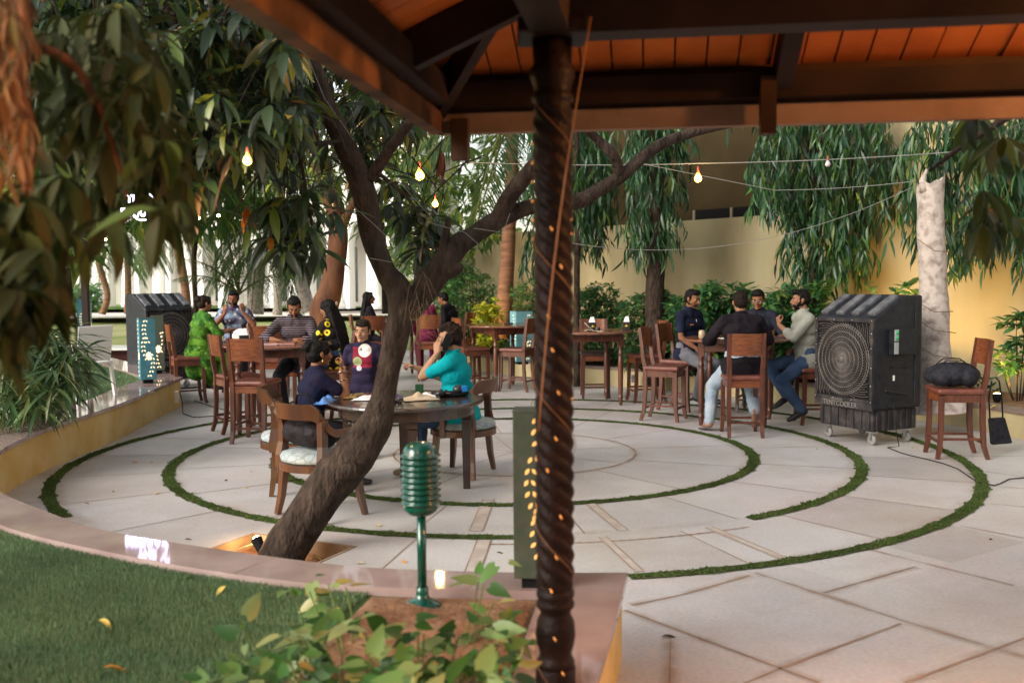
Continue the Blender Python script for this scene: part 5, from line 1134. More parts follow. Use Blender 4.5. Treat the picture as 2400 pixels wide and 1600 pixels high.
# man with hands raised
o, i_ = person('man in a blue floral shirt with both hands raised while talking', (-4.30, 15.45, 0), -172, lean=3, headr=(-6, -10, 0), skinm=sk_rd, fat=1.08, shirt=floralm, sleeve='short', pants=dkp, hair='short', beard=.8, lip=lip_d, shoe=blk_shoe,
    R_=dict(to=(.12, .24, .46), d=(-.1, .2, 1), n=(-.6, -1, 0), c=35, hint=(.8, 0, -1)), L_=dict(to=(-.16, .24, .48), d=(.1, .2, 1), n=(.6, -1, 0), c=35, hint=(-.8, 0, -1)), feet=((.10, .25, .22), (-.14, .26, .22)))
stl = copy_tree(stool); stl.location = (-4.32, 15.55, 0); stl.rotation_euler = (0, 0, R(-172)); stl['label'] = 'bar stool under the man in the blue floral shirt'
# girl with long hair in black
o, i_ = person('girl in black with long straight black hair in profile beyond the boy', (-2.50, 17.2, 0), -72, lean=3, female=True, scale=.93, headr=(-6, 4, 0), skinm=sk_br, shirt=blacks, sleeve='elbow', pants=dkp, hair='long', collar=False, shoe=blk_shoe, feet=((.10, .25, .22), (-.12, .26, .22)))
stl = copy_tree(stool); stl.location = (-2.52, 17.2, 0); stl.rotation_euler = (0, 0, R(-80)); stl['label'] = 'bar stool under the girl with long black hair'
# maroon and dark figures behind the fork
o, i_ = person('person in a maroon top seen from behind, under the fork of the tree', (-1.46, 17.1, 0), 8, lean=10, roll=-8, scale=.93, headr=(0, -10, 0), fat=1.05, skinm=sk_br, shirt=maroon, sleeve='long', pants=maroon, hair='short', hairm=M('maroon_scarf', (.13, .015, .06), (.2, .03, .09), scale=9, rough=.7), collar=False, shoe=blk_shoe, feet=((.10, .25, .22), (-.12, .26, .22)))
o, i_ = person('person all in black leaning forward just right of the figure in maroon', (-.98, 17.9, 0), 70, lean=24, scale=.96, headr=(0, -20, 0), skinm=sk_br, shirt=blacks, sleeve='long', pants=dkp, hair='short', collar=False, shoe=blk_shoe, feet=((.10, .25, .22), (-.12, .26, .22)))
stl = copy_tree(stool); stl.location = (-.98, 17.9, 0); stl.rotation_euler = (0, 0, R(70)); stl['label'] = 'bar stool under the leaning person in black'
# ================================================================== TREES AND PLANTS
def leaf_tpl(L_, w_, fold=.25, droop=.25, n=4, base=.12):
    """leaf along +Y from the origin, normal +Z: two strips either side of the midrib"""
    V = []; Fq = []
    for i in range(n+1):
        t_ = i/n; wv = w_/2*(math.sin(math.pi*min(1, t_*.92+.06))**.8) if 0 < i < n else w_*.03
        y = L_*t_; z = -droop*L_*t_*t_; V += [(-wv, y, z+fold*wv), (0, y, z), (wv, y, z+fold*wv)]
    for i in range(n): k = i*3; Fq += [(k, k+1, k+4, k+3), (k+1, k+2, k+5, k+4)]
    return np.array(V), np.array(Fq)
def scatter(tpl, pos, ydir, up, scl):
    """place the template at pos with its Y along ydir and Z near up"""
    V, Fq = tpl; ydir = ydir/np.linalg.norm(ydir, axis=1, keepdims=True); x = np.cross(ydir, up); x /= np.linalg.norm(x, axis=1, keepdims=True)+1e-9; z = np.cross(x, ydir)
    P_ = pos[:, None, :]+scl[:, None, None]*(V[None, :, 0:1]*x[:, None, :]+V[None, :, 1:2]*ydir[:, None, :]+V[None, :, 2:3]*z[:, None, :])
    n = len(pos); F_ = (Fq[None]+np.arange(n)[:, None, None]*len(V)).reshape(-1, 4); return P_.reshape(-1, 3), F_
def merge(parts):
    Vs, Fs, k = [], [], 0
    for V, Fq in parts: Vs.append(V); Fs.append(Fq+k); k += len(V)
    return np.concatenate(Vs), np.concatenate(Fs)
def rosette(centres, m_, tpl, out=1., down=.5, jit=.35, rad=.02, smin=.7, smax=1.15, along=0., axis=None):
    """whorls of m_ leaves round each centre; returns V,F"""
    n = len(centres); c = np.repeat(centres, m_, 0); az = np.tile(np.arange(m_)*2.399, n)+np.repeat(rng.uniform(0, 6.28, n), m_)+rng.normal(0, .3, n*m_)
    d = np.stack([np.cos(az)*out, np.sin(az)*out, -down+rng.normal(0, jit, n*m_)], 1)
    up = np.tile([0, 0, 1.], (n*m_, 1))+rng.normal(0, .25, (n*m_, 3)); pos = c+d*rad
    if along: pos[:, 2] += rng.uniform(-along, along, n*m_)
    return scatter(tpl, pos, d, up, rng.uniform(smin, smax, n*m_))
def cloud(n, poly, dmin, dmax, pad=0, dens=None):
    """points whose photo position falls in poly, at depth dmin..dmax"""
    xs = [p[0] for p in poly]; ys = [p[1] for p in poly]; out = []
    while sum(len(o) for o in out) < n:
        x = rng.uniform(min(xs), max(xs), n*2); y = rng.uniform(min(ys), max(ys), n*2); k = inpoly(x, y, poly); x, y = x[k], y[k]; d = rng.uniform(dmin**2, dmax**2, len(x))**.5
        v = (x[:, None]-1200)/F*np.array(RT)-(y[:, None]-800)/F*np.array(UP)+np.array(FW); P_ = v*(d/v[:, 1])[:, None]+np.array([0, 0, H]); out.append(P_)
    return np.concatenate(out)[:n]
D = lambda L_: [(x/.98, y/.98) for x, y in L_]
mango = M('mango_leaves', (.03, .06, .02), rough=.38, isl=[(0, (.008, .018, .007)), (.35, (.017, .036, .013)), (.6, (.034, .042, .030)), (.8, (.035, .075, .015)), (.95, (.10, .13, .015)), (.985, (.20, .15, .02)), (1, (.32, .11, .02))], trans=.22)
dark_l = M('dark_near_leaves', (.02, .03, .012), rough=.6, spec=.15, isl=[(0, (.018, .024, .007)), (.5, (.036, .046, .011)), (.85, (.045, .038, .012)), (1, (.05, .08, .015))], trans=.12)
mid_l = M('garden_leaves', (.04, .08, .02), rough=.5, isl=[(0, (.03, .07, .018)), (.5, (.07, .13, .03)), (.8, (.13, .2, .045)), (1, (.28, .29, .05))], trans=.4)
ash_l = M('drooping_tree_leaves', (.02, .07, .03), rough=.32, isl=[(0, (.010, .040, .018)), (.5, (.024, .078, .034)), (.82, (.055, .13, .045)), (.97, (.07, .15, .03)), (1, (.2, .25, .04))], trans=.2)
shr_l = M('shrub_leaves', (.02, .07, .03), rough=.4, isl=[(0, (.02, .075, .03)), (.5, (.045, .14, .05)), (.9, (.10, .22, .06)), (1, (.20, .24, .04))], trans=.25)
yel_l = M('yellow_variegated_leaves', (.4, .4, .02), rough=.45, isl=[(0, (.06, .14, .02)), (.35, (.30, .36, .02)), (1, (.62, .55, .04))], trans=.3)
crp_l = M('creeper_leaves', (.1, .2, .04), rough=.4, isl=[(0, (.015, .055, .01)), (.45, (.04, .12, .02)), (.66, (.10, .19, .045)), (.88, (.26, .32, .13)), (.97, (.30, .24, .06)), (1, (.16, .13, .04))], trans=.3)
palm_l = M('palm_leaflets', (.05, .1, .03), rough=.4, isl=[(0, (.03, .075, .025)), (.6, (.06, .12, .04)), (1, (.16, .2, .06))], trans=.3)
gcov_l = M('ground_cover_leaves', (.03, .09, .04), rough=.5, isl=[(0, (.02, .07, .03)), (.6, (.045, .13, .06)), (1, (.10, .22, .10))], trans=.25)

# ---- the leaning mango tree: trunk and limbs as one skin
def P3(l, dz=0): return [A(x, y, d) for x, y, d in l]
WS = 1.
def limb(mb, pts, widths, n=20, wob=.05, dens=6):
    """pts photo (x,y,depth), widths photo px at that depth"""
    W = [Vector(A(*p)) for p in pts]; rad = [w_*p[2]/F/2*WS for w_, p in zip(widths, pts)]
    WW = []; RR = []
    for i in range(len(W)-1):
        p0, p1, p2, p3 = W[max(i-1, 0)], W[i], W[i+1], W[min(i+2, len(W)-1)]
        for j in range(dens): t_ = j/dens; WW.append(.5*((2*p1)+(p2-p0)*t_+(2*p0-5*p1+4*p2-p3)*t_*t_+(3*p1-p0-3*p2+p3)*t_**3)); RR.append(rad[i]*(1-t_)+rad[i+1]*t_)
    WW.append(W[-1]); RR.append(rad[-1]); k0 = len(mb.v); mb.tube(WW, RR, n)
    for k in range(k0, len(mb.v)):
        v = Vector(mb.v[k]); i = min((k-k0)//n, len(WW)-1); d = v-WW[i]; q = 1+wob*2.2*noise.noise(v*3.2)+wob*1.0*noise.noise(v*11); mb.v[k] = tuple(WW[i]+d*q)
    return WW
WS = .74
tree = empty('mango_tree', (-1.5, 6.35, 0), 0, 'leaning mango tree growing out of the square pit in the paving', 'tree')
tm = MB()
limb(tm, [(655, 1335, 6.25), (668, 1288, 6.3), (725, 1200, 6.3), (783, 1120, 6.3), (832, 1062, 6.3), (878, 1000, 6.3), (896, 940, 6.3), (912, 860, 6.3), (931, 780, 6.3), (944, 730, 6.3), (935, 680, 6.3), (903, 635, 6.3), (872, 555, 6.3), (853, 455, 6.25), (825, 375, 6.2), (775, 270, 6.1), (735, 160, 6.0), (705, 60, 5.9), (670, -60, 5.8)],
     [190, 138, 130, 142, 140, 112, 82, 74, 80, 92, 84, 68, 70, 78, 70, 62, 52, 44, 36], 24)
limb(tm, [(948, 740, 6.3), (985, 695, 6.35), (1030, 635, 6.4), (1072, 577, 6.45), (1110, 552, 6.5), (1174, 511, 6.55), (1241, 486, 6.6), (1300, 478, 6.6), (1361, 470, 6.65), (1401, 446, 6.7), (1455, 414, 6.7), (1500, 374, 6.75), (1549, 339, 6.8), (1610, 315, 6.9), (1720, 290, 7.0)],
     [80, 86, 84, 74, 60, 58, 52, 48, 46, 44, 42, 40, 36, 30, 22])
limb(tm, [(1165, 515, 6.55), (1190, 470, 6.5), (1210, 440, 6.45), (1246, 395, 6.4), (1275, 350, 6.35), (1290, 250, 6.3)], [50, 54, 54, 50, 40, 26], 16)
limb(tm, [(1452, 418, 6.7), (1447, 385, 6.65), (1430, 355, 6.6), (1401, 328, 6.6), (1360, 290, 6.5)], [36, 34, 32, 30, 24], 14)
limb(tm, [(868, 420, 6.22), (885, 392, 6.2), (925, 335, 6.1), (972, 272, 6.0), (1010, 220, 5.9)], [40, 38, 36, 34, 26], 14)
limb(tm, [(1038, 590, 6.4), (1046, 545, 6.4), (1050, 512, 6.4)], [30, 24, 16], 12)
limb(tm, [(1030, 640, 6.4), (1062, 632, 6.3), (1078, 625, 6.22)], [56, 50, 26], 12)
limb(tm, [(735, 165, 6.0), (690, 118, 5.9), (600, 104, 5.7), (520, 104, 5.5), (440, 128, 5.2), (330, 200, 5)], [30, 26, 22, 18, 14, 9], 12)
limb(tm, [(830, 1100, 6.16), (805, 1108, 6.12), (790, 1112, 6.10)], [60, 46, 26], 12)
limb(tm, [(380, 0, 5.2), (410, 60, 5.3), (350, 120, 5.4), (300, 260, 5.5)], [18, 16, 13, 8], 10)
for a in [[(820, 380, 6.2), (760, 260, 5.6), (640, 250, 5.2), (560, 330, 5.0)], [(800, 330, 6.1), (700, 350, 5.8), (600, 420, 5.6), (540, 520, 5.5)], [(880, 400, 6.2), (960, 470, 6.0), (1010, 560, 5.9)], [(560, 330, 5), (520, 420, 4.9), (500, 500, 4.8)], [(690, 118, 5.9), (520, 240, 5.2), (420, 380, 4.8)], [(700, 350, 5.8), (720, 460, 5.9), (735, 560, 6)], [(440, 128, 5.2), (260, 250, 4.6), (150, 380, 4.2)]]:
    limb(tm, a, [14, 10, 7, 4][:len(a)], 8)
tm.v = [(x+1.5, y-6.35, z) for x, y, z in tm.v]
kn = MB(); p_ = A(792, 1108, 6.235); kn.ell((p_.x+1.5, p_.y-6.35, p_.z), (.035, .02, .045), 12, 8); kn.build('knot_hole', black_m, tree)
tr = tm.build('trunk', bark, tree)
WS = 1.
# thin wires wrapped on the trunk
mb = MB()
for P_ in ([(812, 470, 6.1), (870, 520, 6.05), (912, 560, 6.1)], [(866, 605, 6.1), (950, 620, 6.2), (975, 650, 6.3)], [(720, 130, 5.9), (760, 230, 5.95), (830, 330, 6.05)], [(1000, 520, 6.3), (1090, 545, 6.35), (1130, 580, 6.4)], [(1110, 535, 6.4), (1180, 545, 6.42), (1195, 500, 6.45)], [(880, 445, 6.1), (930, 420, 6.05), (1020, 520, 6.1)]):
    mb.tube([A(*p) for p in P_], .0020, 5)
_o = mb.build('fairy_wire', gwire); _o.parent = tree; _o.location = (1.5, -6.35, 0); _o['kind'] = 'stuff'
tw = MB(); q = random.Random(5)
for i in range(20):
    x, y = q.uniform(965, 1000), q.uniform(630, 740); a = A(x, y, 6.15); tw.tube([a, a+Vector((q.uniform(-.05, .05), q.uniform(-.03, .02), q.uniform(-.16, -.02))), a+Vector((q.uniform(-.09, .12), q.uniform(-.03, .02), q.uniform(-.32, -.10)))], .0012, 4)
tag(tw.build('dry_twigs', M('straw', (.22, .15, .08), rough=.9)), 'tangle of dry straw caught in the fork of the leaning tree', 'dry twigs')

TP = leaf_tpl(.21, .052, .3, .3, 4); TPs = leaf_tpl(.15, .04, .3, .3, 3)
polyA = D([(60, -60), (560, -60), (760, 60), (900, 170), (1010, 270), (985, 330), (930, 330), (900, 300), (850, 360), (830, 330), (770, 330), (760, 470), (720, 560), (660, 560), (640, 500), (560, 470), (520, 560), (450, 560), (400, 500), (330, 470), (330, 520), (280, 470), (200, 480), (60, 420)])
c1 = np.concatenate([cloud(560, D([(60, -60), (560, -60), (640, 20), (680, 130), (700, 220), (680, 300), (620, 350), (560, 370), (500, 420), (430, 430), (380, 380), (330, 350), (200, 380), (60, 380)]), 4.8, 6.6), cloud(130, D([(620, 20), (760, 60), (930, 200), (980, 260), (900, 300), (820, 420), (700, 480), (600, 440)]), 6.9, 8.4)])
c2 = cloud(26, D([(620, 440), (720, 430), (780, 470), (780, 530), (730, 570), (680, 590), (620, 560), (560, 520)]), 5.6, 6.2)
c3 = cloud(26, D([(885, 400), (940, 420), (1000, 500), (1000, 570), (960, 590), (910, 520), (890, 480)]), 6.6, 7.2)
c4 = cloud(22, D([(820, 190), (900, 215), (960, 270), (930, 300), (860, 260)]), 6.3, 7.2)
cc = np.concatenate([c1, c2, c3, c4]); _x, _y = proj(cc); cc = cc[~((_x > 280) & (_x < 355) & (_y > 330) & (_y < 530)) & ~((_x > 545) & (_x < 615) & (_y > 325) & (_y < 425) & (cc[:, 1] < 4.9))]
V1, F1 = rosette(cc, 8, leaf_tpl(.185, .048, .3, .4, 4), 1, .45, .55, .02, .5, 1.25)
ov = np.stack([rng.uniform(-8.5, 2.5, 900), rng.uniform(4.8, 13, 900), rng.uniform(5.2, 7.6, 900)], 1); _x, _y = proj(ov); ov = ov[(_y < -260)]
V2, F2 = rosette(ov, 8, leaf_tpl(.26, .07, .3, .3, 3), 1, .4, .5, .02); V1, F1 = merge([(V1, F1), (V2, F2)])
V1 -= np.array([-1.5, 6.35, 0]); npmesh('crown', V1, F1, mango, tree, True)
# twigs leading to the whorls
tg = MB(); 
for p in cc[::3]:
    p = Vector(p); tg.tube([p, p+Vector((rng.normal(0, .08), rng.normal(0, .08), .22+rng.uniform(0, .2))), p+Vector((rng.normal(0, .2), rng.normal(0, .2), .55))], [.0025, .004, .006], 5, cap=False)
tg.v = [(x+1.5, y-6.35, z) for x, y, z in tg.v]; tg.build('twigs', bark, tree)['kind'] = 'stuff'

# ---- near branch hanging into the left of the view (blurred big leaves)
near = empty('overhanging_tree', (-2.6, 2.6, .36), 0, 'dark tree at the far left whose big drooping leaves hang close to the camera', 'tree')
nm_ = MB(); limb(nm_, [(60, -260, 2.7), (50, -60, 2.6), (62, 90, 2.55), (45, 200, 2.5), (70, 320, 2.5), (60, 460, 2.5)], [50, 44, 36, 30, 26, 12], 16, .22)
limb(nm_, [(60, 100, 2.5), (180, 160, 2.6), (260, 330, 2.7), (300, 470, 2.7)], [30, 22, 14, 8], 8)
nm_.v = [(x+2.6, y-2.6, z-.36) for x, y, z in nm_.v]; nm_.build('trunk', M('rusty_bark', (.20, .075, .03), (.06, .03, .018), scale=22, rough=.95, bump=1, bscale=20, stretch=(1, 1, .35)), near)
TN = leaf_tpl(.125, .036, .3, .45, 5)
n1 = cloud(110, D([(60, 30), (330, 0), (430, 250), (420, 440), (330, 470), (200, 480), (100, 430)]), 2.6, 3.6)
n2 = cloud(60, D([(-60, 430), (100, 440), (130, 520), (130, 600), (100, 680), (40, 740), (-60, 770)]), 2.2, 2.9)
_k = lambda c: c[~((proj(c)[0] > 300) & (proj(c)[0] < 335) & (proj(c)[1] > 250) & (proj(c)[1] < 540))]
n1 = _k(n1); n3 = np.array([A(x/.98, y/.98, d) for x, y, d in [(372, 480, 2.35), (250, 500, 2.6), (120, 640, 2.3), (40, 660, 2.2), (90, 590, 2.4), (410, 450, 2.5), (150, 520, 2.5), (20, 560, 2.4)]])
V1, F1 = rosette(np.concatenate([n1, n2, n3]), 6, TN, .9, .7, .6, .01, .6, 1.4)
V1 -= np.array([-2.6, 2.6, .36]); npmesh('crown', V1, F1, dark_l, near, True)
c = cloud(150, D([(-60, -60), (50, -60), (62, 60), (60, 200), (62, 300), (40, 380), (-60, 400)]), 2.3, 2.75)
V1, F1 = rosette(c, 4, leaf_tpl(.09, .014, .3, .3, 3), .5, 1.0, .35, .01); V1 -= np.array([-2.6, 2.6, .36]); npmesh('dry_leaves', V1, F1, M('rusty_dry_leaves', (0, 0, 0), rough=.7, isl=[(0, (.06, .03, .012)), (.4, (.12, .055, .02)), (.8, (.22, .095, .03)), (1, (.10, .10, .03))], trans=.2), near, True)
# near leaves at the upper right, behind the eave
nr_ = empty('overhanging_branch_tree', (3.6, 6.2, 0), 0, 'out of focus green leaves hanging in front of the pale broken trunk at the right', 'tree')
n4 = cloud(26, D([(2030, 270), (2352, 250), (2420, 300), (2330, 340), (2260, 360), (2180, 320), (2100, 330), (2040, 330)]), 3.9, 5.0)
n5 = cloud(9, D([(2240, 430), (2340, 430), (2352, 530), (2260, 530)]), 3.9, 4.6)
n4 = n4[~((proj(n4)[0] > 2070) & (proj(n4)[0] < 2270))]
V1, F1 = rosette(np.concatenate([n4, n5]), 6, leaf_tpl(.17, .05, .25, .25, 4), .8, .8, .35, .01); V1 -= np.array([3.6, 6.2, 0]); npmesh('crown', V1, F1, mid_l if False else M('deep_green_leaves', (0, 0, 0), rough=.45, isl=[(0, (.012, .025, .006)), (.6, (.03, .06, .012)), (.93, (.06, .10, .015)), (1, (.2, .2, .03))], trans=.2), nr_, True)
t_ = MB(); limb(t_, [(2600, 120, 4.6), (2400, 250, 4.5), (2260, 340, 4.4), (2180, 400, 4.3)], [26, 20, 14, 8], 8); t_.v = [(x-3.6, y-6.2, z) for x, y, z in t_.v]; t_.build('branch', bark, nr_)

# ---- drooping false ashoka trees against the wall
TA = leaf_tpl(.25, .038, .2, .35, 3)
def ashoka(label, poly, depth, thick, n, trunk_px, ybot, tw_=26, top=-200):
    base = A(trunk_px, ybot, depth); r = empty('drooping_tree', (base.x, base.y, KZ-.03), 0, label, 'tree', 'drooping leaf trees along the boundary wall')
    mb = MB(); limb(mb, [(trunk_px, 905, depth), (trunk_px, ybot, depth), (trunk_px+4, ybot-150, depth), (trunk_px, 300, depth), (trunk_px, top, depth)], [tw_*1.1, tw_, tw_*.9, tw_*.8, tw_*.6], 12)
    mb.v = [(x-base.x, y-base.y, z-KZ+.03) for x, y, z in mb.v]; mb.build('trunk', bark, r)
    c = cloud(n, D(poly), depth-thick, depth+thick)
    # hanging sprays: leaves run down a drooping twig
    m_ = 11; cN = np.repeat(c, m_, 0); k = np.tile(np.arange(m_)/m_, n); az = rng.uniform(0, 6.28, n*m_); off = np.repeat(rng.normal(0, .16, (n, 2)), m_, 0)
    pos = cN+np.stack([off[:, 0]*k, off[:, 1]*k, -k*.42], 1); d = np.stack([np.cos(az)*.6, np.sin(az)*.6, -.7-k*.6+rng.normal(0, .2, n*m_)], 1)
    V1, F1 = scatter(TA, pos, d, np.tile([0, 0, 1.], (n*m_, 1))+rng.normal(0, .3, (n*m_, 3)), rng.uniform(.5, 1.15, n*m_)); V1 -= np.array([base.x, base.y, KZ-.03]); npmesh('crown', V1, F1, ash_l, r, True)
ashoka('drooping leaf tree between the carved column and the four men', [(1450, 180), (1560, 180), (1575, 350), (1560, 450), (1540, 520), (1545, 545), (1490, 560), (1440, 540), (1430, 430), (1450, 360), (1440, 300)], 15.0, .45, 190, 1535, 690, 44)
ashoka('widest drooping leaf tree, hanging above the bearded man', [(1740, 200), (2000, 200), (2110, 320), (2090, 440), (2000, 470), (1990, 580), (1940, 600), (1880, 610), (1830, 600), (1800, 560), (1790, 450), (1735, 430), (1730, 330)], 13.6, .5, 420, 1905, 650, 24)
ashoka('drooping leaf tree at the right edge behind the pale broken trunk', [(2090, 220), (2500, 220), (2500, 560), (2420, 560), (2340, 590), (2310, 500), (2270, 500), (2230, 580), (2190, 550), (2110, 520), (2070, 560), (2085, 440)], 11.9, .4, 330, 2480, 650, 26)
ashoka('drooping leaf tree hidden behind the carved column', [(1215, 240), (1400, 240), (1400, 470), (1380, 560), (1340, 530), (1290, 500), (1260, 560), (1225, 610), (1205, 560), (1220, 440)], 16.0, .5, 260, 1290, 640, 24)
ashoka('second drooping leaf tree just right of the carved column, in shade', [(1320, 330), (1400, 330), (1400, 460), (1370, 500), (1320, 500)], 15.4, .3, 40, 1352, 640, 14)

# ---- pale broken trunk
bt_ = empty('broken_tree_trunk', (4.66, 10.85, .25), 0, 'pale bare tree trunk with a broken jagged top beside the yellow wall', 'tree trunk')
mb = MB(); limb(mb, [(2210, 962, 10.9), (2207, 935, 10.9), (2195, 860, 10.9), (2190, 800, 10.9), (2188, 700, 10.9), (2184, 600, 10.9), (2180, 500, 10.9), (2182, 440, 10.9)], [130, 100, 78, 70, 64, 61, 60, 60], 28, .05)
k0 = len(mb.v)-28
for j in range(28):
    x, y, z = mb.v[k0+j]; th = j/28*2*math.pi; up_ = .0
    a = (th-math.pi*1.15) % (2*math.pi)
    mb.v[k0+j] = (x, y, z+.02+.11*max(0, math.cos(th*1+.3))**3+.05*abs(math.sin(th*3)))
mb.f = [f for f in mb.f if not (len(f) == 28 and f[0] >= k0)]; mb.mi = mb.mi[:len(mb.f)]; mb.sm = mb.sm[:len(mb.f)]
p = A(2168, 450, 10.85); mb.tube([p, A(2162, 425, 10.85), A(2168, 408, 10.85), A(2172, 396, 10.85)], [.055, .04, .022, .008], 8)
mb.v = [(x-4.66, y-10.85, z-.25) for x, y, z in mb.v]; mb.build('trunk', bark_w, bt_)
mb = MB()
for (y0, y1, dx) in [(705, 740, 44), (742, 790, 50), (800, 850, 55), (560, 600, 40)]: mb.tube([A(2190-dx, y0, 10.7), A(2190, (y0+y1)/2+8, 10.62), A(2190+dx, y1-10, 10.7)], .005, 5)
mb.v = [(x-4.66, y-10.85, z-.25) for x, y, z in mb.v]; mb.build('twine', M('straw', (0, 0, 0)), bt_)

# ---- palms
TL = leaf_tpl(1, .06, .3, .15, 3)
def frond(base, d0, L_, lean, n=34, ll=.5, w_=1.):
    """returns rachis points and leaflet arrays"""
    base = Vector(base); d = Vector(d0).normalized(); pts = [base.copy()]; N_ = 14
    for i in range(N_): d = (d+Vector((0, 0, -lean/N_))).normalized(); pts.append(pts[-1]+d*L_/N_)
    pos, dirs, sc = [], [], []
    for i in range(n):
        f_ = .12+.86*i/n; k = f_*N_; a = int(k); p = pts[a].lerp(pts[min(a+1, N_)], k-a); t_ = (pts[min(a+1, N_)]-pts[max(a-1, 0)]).normalized(); s_ = t_.cross(Vector((0, 0, 1))).normalized()
        for sg in (-1, 1):
            q = s_*sg*1.0+t_*.55+Vector((0, 0, -.35+rng.normal(0, .12))); pos.append(p); dirs.append(q); sc.append(ll*(math.sin(math.pi*min(1, f_*.8+.18))**.6)*rng.uniform(.85, 1.1))
    return pts, np.array(pos), np.array(dirs), np.array(sc)
def palm(label, tr_pts, tr_w, crown_at, fr, mat_t=bark_p, group='palms in the garden'):
    b = A(*tr_pts[0]) if tr_pts else Vector(crown_at); r = empty('palm_tree', b, 0, label, 'palm tree', group)
    if tr_pts:
        mb = MB(); limb(mb, tr_pts, tr_w, 14, .02); mb.v = [tuple(Vector(v)-b) for v in mb.v]; mb.build('trunk', mat_t, r)
    c = Vector(crown_at); rb = MB(); parts = []
    for (az, el, L_, lean, ll) in fr:
        d = Vector((math.cos(R(az))*math.cos(R(el)), math.sin(R(az))*math.cos(R(el)), math.sin(R(el)))); pts, pos, dirs, sc = frond(c, d, L_, lean, 36, ll)
        rb.tube([p-b for p in pts], [.02*(1-i/16)+.004 for i in range(len(pts))], 5, cap=False); V1, F1 = scatter(TL, pos-np.array(b), dirs, np.tile([0, 0, 1.], (len(pos), 1)), sc); parts.append((V1, F1))
    V1, F1 = merge(parts); npmesh('crown', V1, F1, palm_l, r, True); rb.build('stalks', M('palm_stalk', (.12, .13, .04), rough=.6), r)
q = random.Random(9)
def fr_set(n, L_, ll=.5, el0=10, el1=60, lean=(1.0, 1.8)): return [(i*360/n+q.uniform(-12, 12), q.uniform(el0, el1), L_*q.uniform(.85, 1.1), q.uniform(*lean), ll) for i in range(n)]
palm('ringed palm trunk rising against the ochre wall left of the carved column, fronds arching above', [(1172, 790, 18.6), (1180, 740, 18.6), (1186, 660, 18.6), (1192, 560, 18.6), (1196, 480, 18.6), (1200, 380, 18.6), (1200, 260, 18.6)], [52, 42, 36, 33, 30, 28, 26], A(1200, 250, 18.6), fr_set(13, 3.0, .75, -10, 60, (1.2, 2.2)))
palm('tall palm frond hanging behind the eave above the bulb', None, None, A(1210, 240, 15), [(200, -10, 2.6, 1.2, .6), (250, -30, 2.6, .8, .6), (225, -60, 2.4, .5, .6), (190, 5, 2.6, 1.5, .6)])
for lb, tp, tw_, ca, n in [
    ('leaning grey palm trunk behind the man with raised hands', [(597, 735, 26), (600, 690, 26), (606, 640, 26), (600, 600, 26)], [44, 34, 30, 24], (612, 560, 26), 12),
    ('slender palm left of the man with raised hands', [(438, 735, 30), (435, 680, 30), (425, 620, 30), (412, 560, 30), (405, 520, 30)], [22, 20, 20, 22, 26], (405, 500, 30), 14),
    ('curved pink palm trunk above the man in the striped shirt', [(722, 730, 24), (715, 690, 24), (702, 640, 24), (686, 590, 24), (668, 530, 24)], [34, 30, 30, 30, 28], (660, 500, 24), 13),
    ('thin dark palm trunk left of the pink curved one', [(650, 738, 32), (653, 690, 32), (655, 640, 32), (656, 560, 32), (656, 480, 32)], [24, 18, 17, 16, 16], (656, 440, 32), 13),
    ('far palm in front of the white arcade above the left cooler', [(300, 735, 36), (300, 650, 36), (296, 560, 36)], [18, 15, 14], (296, 540, 36), 13),
    ('small drooping palm behind the left lanterns', [(240, 735, 34), (252, 690, 34), (232, 620, 34), (228, 570, 34)], [16, 14, 14, 12], (228, 560, 34), 12)]:
    palm(lb, tp, tw_, A(*ca), fr_set(n, 2.6, .6, -30, 50, (1.2, 2.4)), bark_w if 'grey' in lb or 'pink' in lb else bark_p)
palm('low bushy palm behind the woman in green', None, None, A(560, 690, 22), fr_set(9, 1.8, .45, 40, 85, (.8, 1.4)))
# reddish trunk right behind the sunflower woman
rt_ = empty('garden_tree', A(760, 760, 14.5), 0, 'red brown tree trunk behind the woman in the sunflower blouse', 'tree'); b = rt_.location
mb = MB(); limb(mb, [(752, 905, 14.5), (757, 800, 14.5), (760, 730, 14.5), (775, 680, 14.5), (786, 620, 14.5), (792, 560, 14.5), (786, 500, 14.5), (765, 440, 14.4), (745, 380, 14.3), (735, 300, 14.2)], [70, 62, 66, 56, 48, 46, 42, 32, 26, 20], 18, .05)
limb(mb, [(792, 560, 14.5), (815, 500, 14.4), (850, 440, 14.3)], [26, 20, 14], 10); mb.v = [tuple(Vector(v)-b) for v in mb.v]; mb.build('trunk', bark_r, rt_)
c = cloud(260, D([(500, -300), (1000, -300), (1000, 480), (900, 500), (840, 440), (700, 470), (560, 440), (480, 300)]), 12, 17); V1, F1 = rosette(c, 8, leaf_tpl(.26, .07, .3, .3, 3), 1, .5, .5, .03); V1 -= np.array(b); npmesh('crown', V1, F1, mid_l, rt_, True)
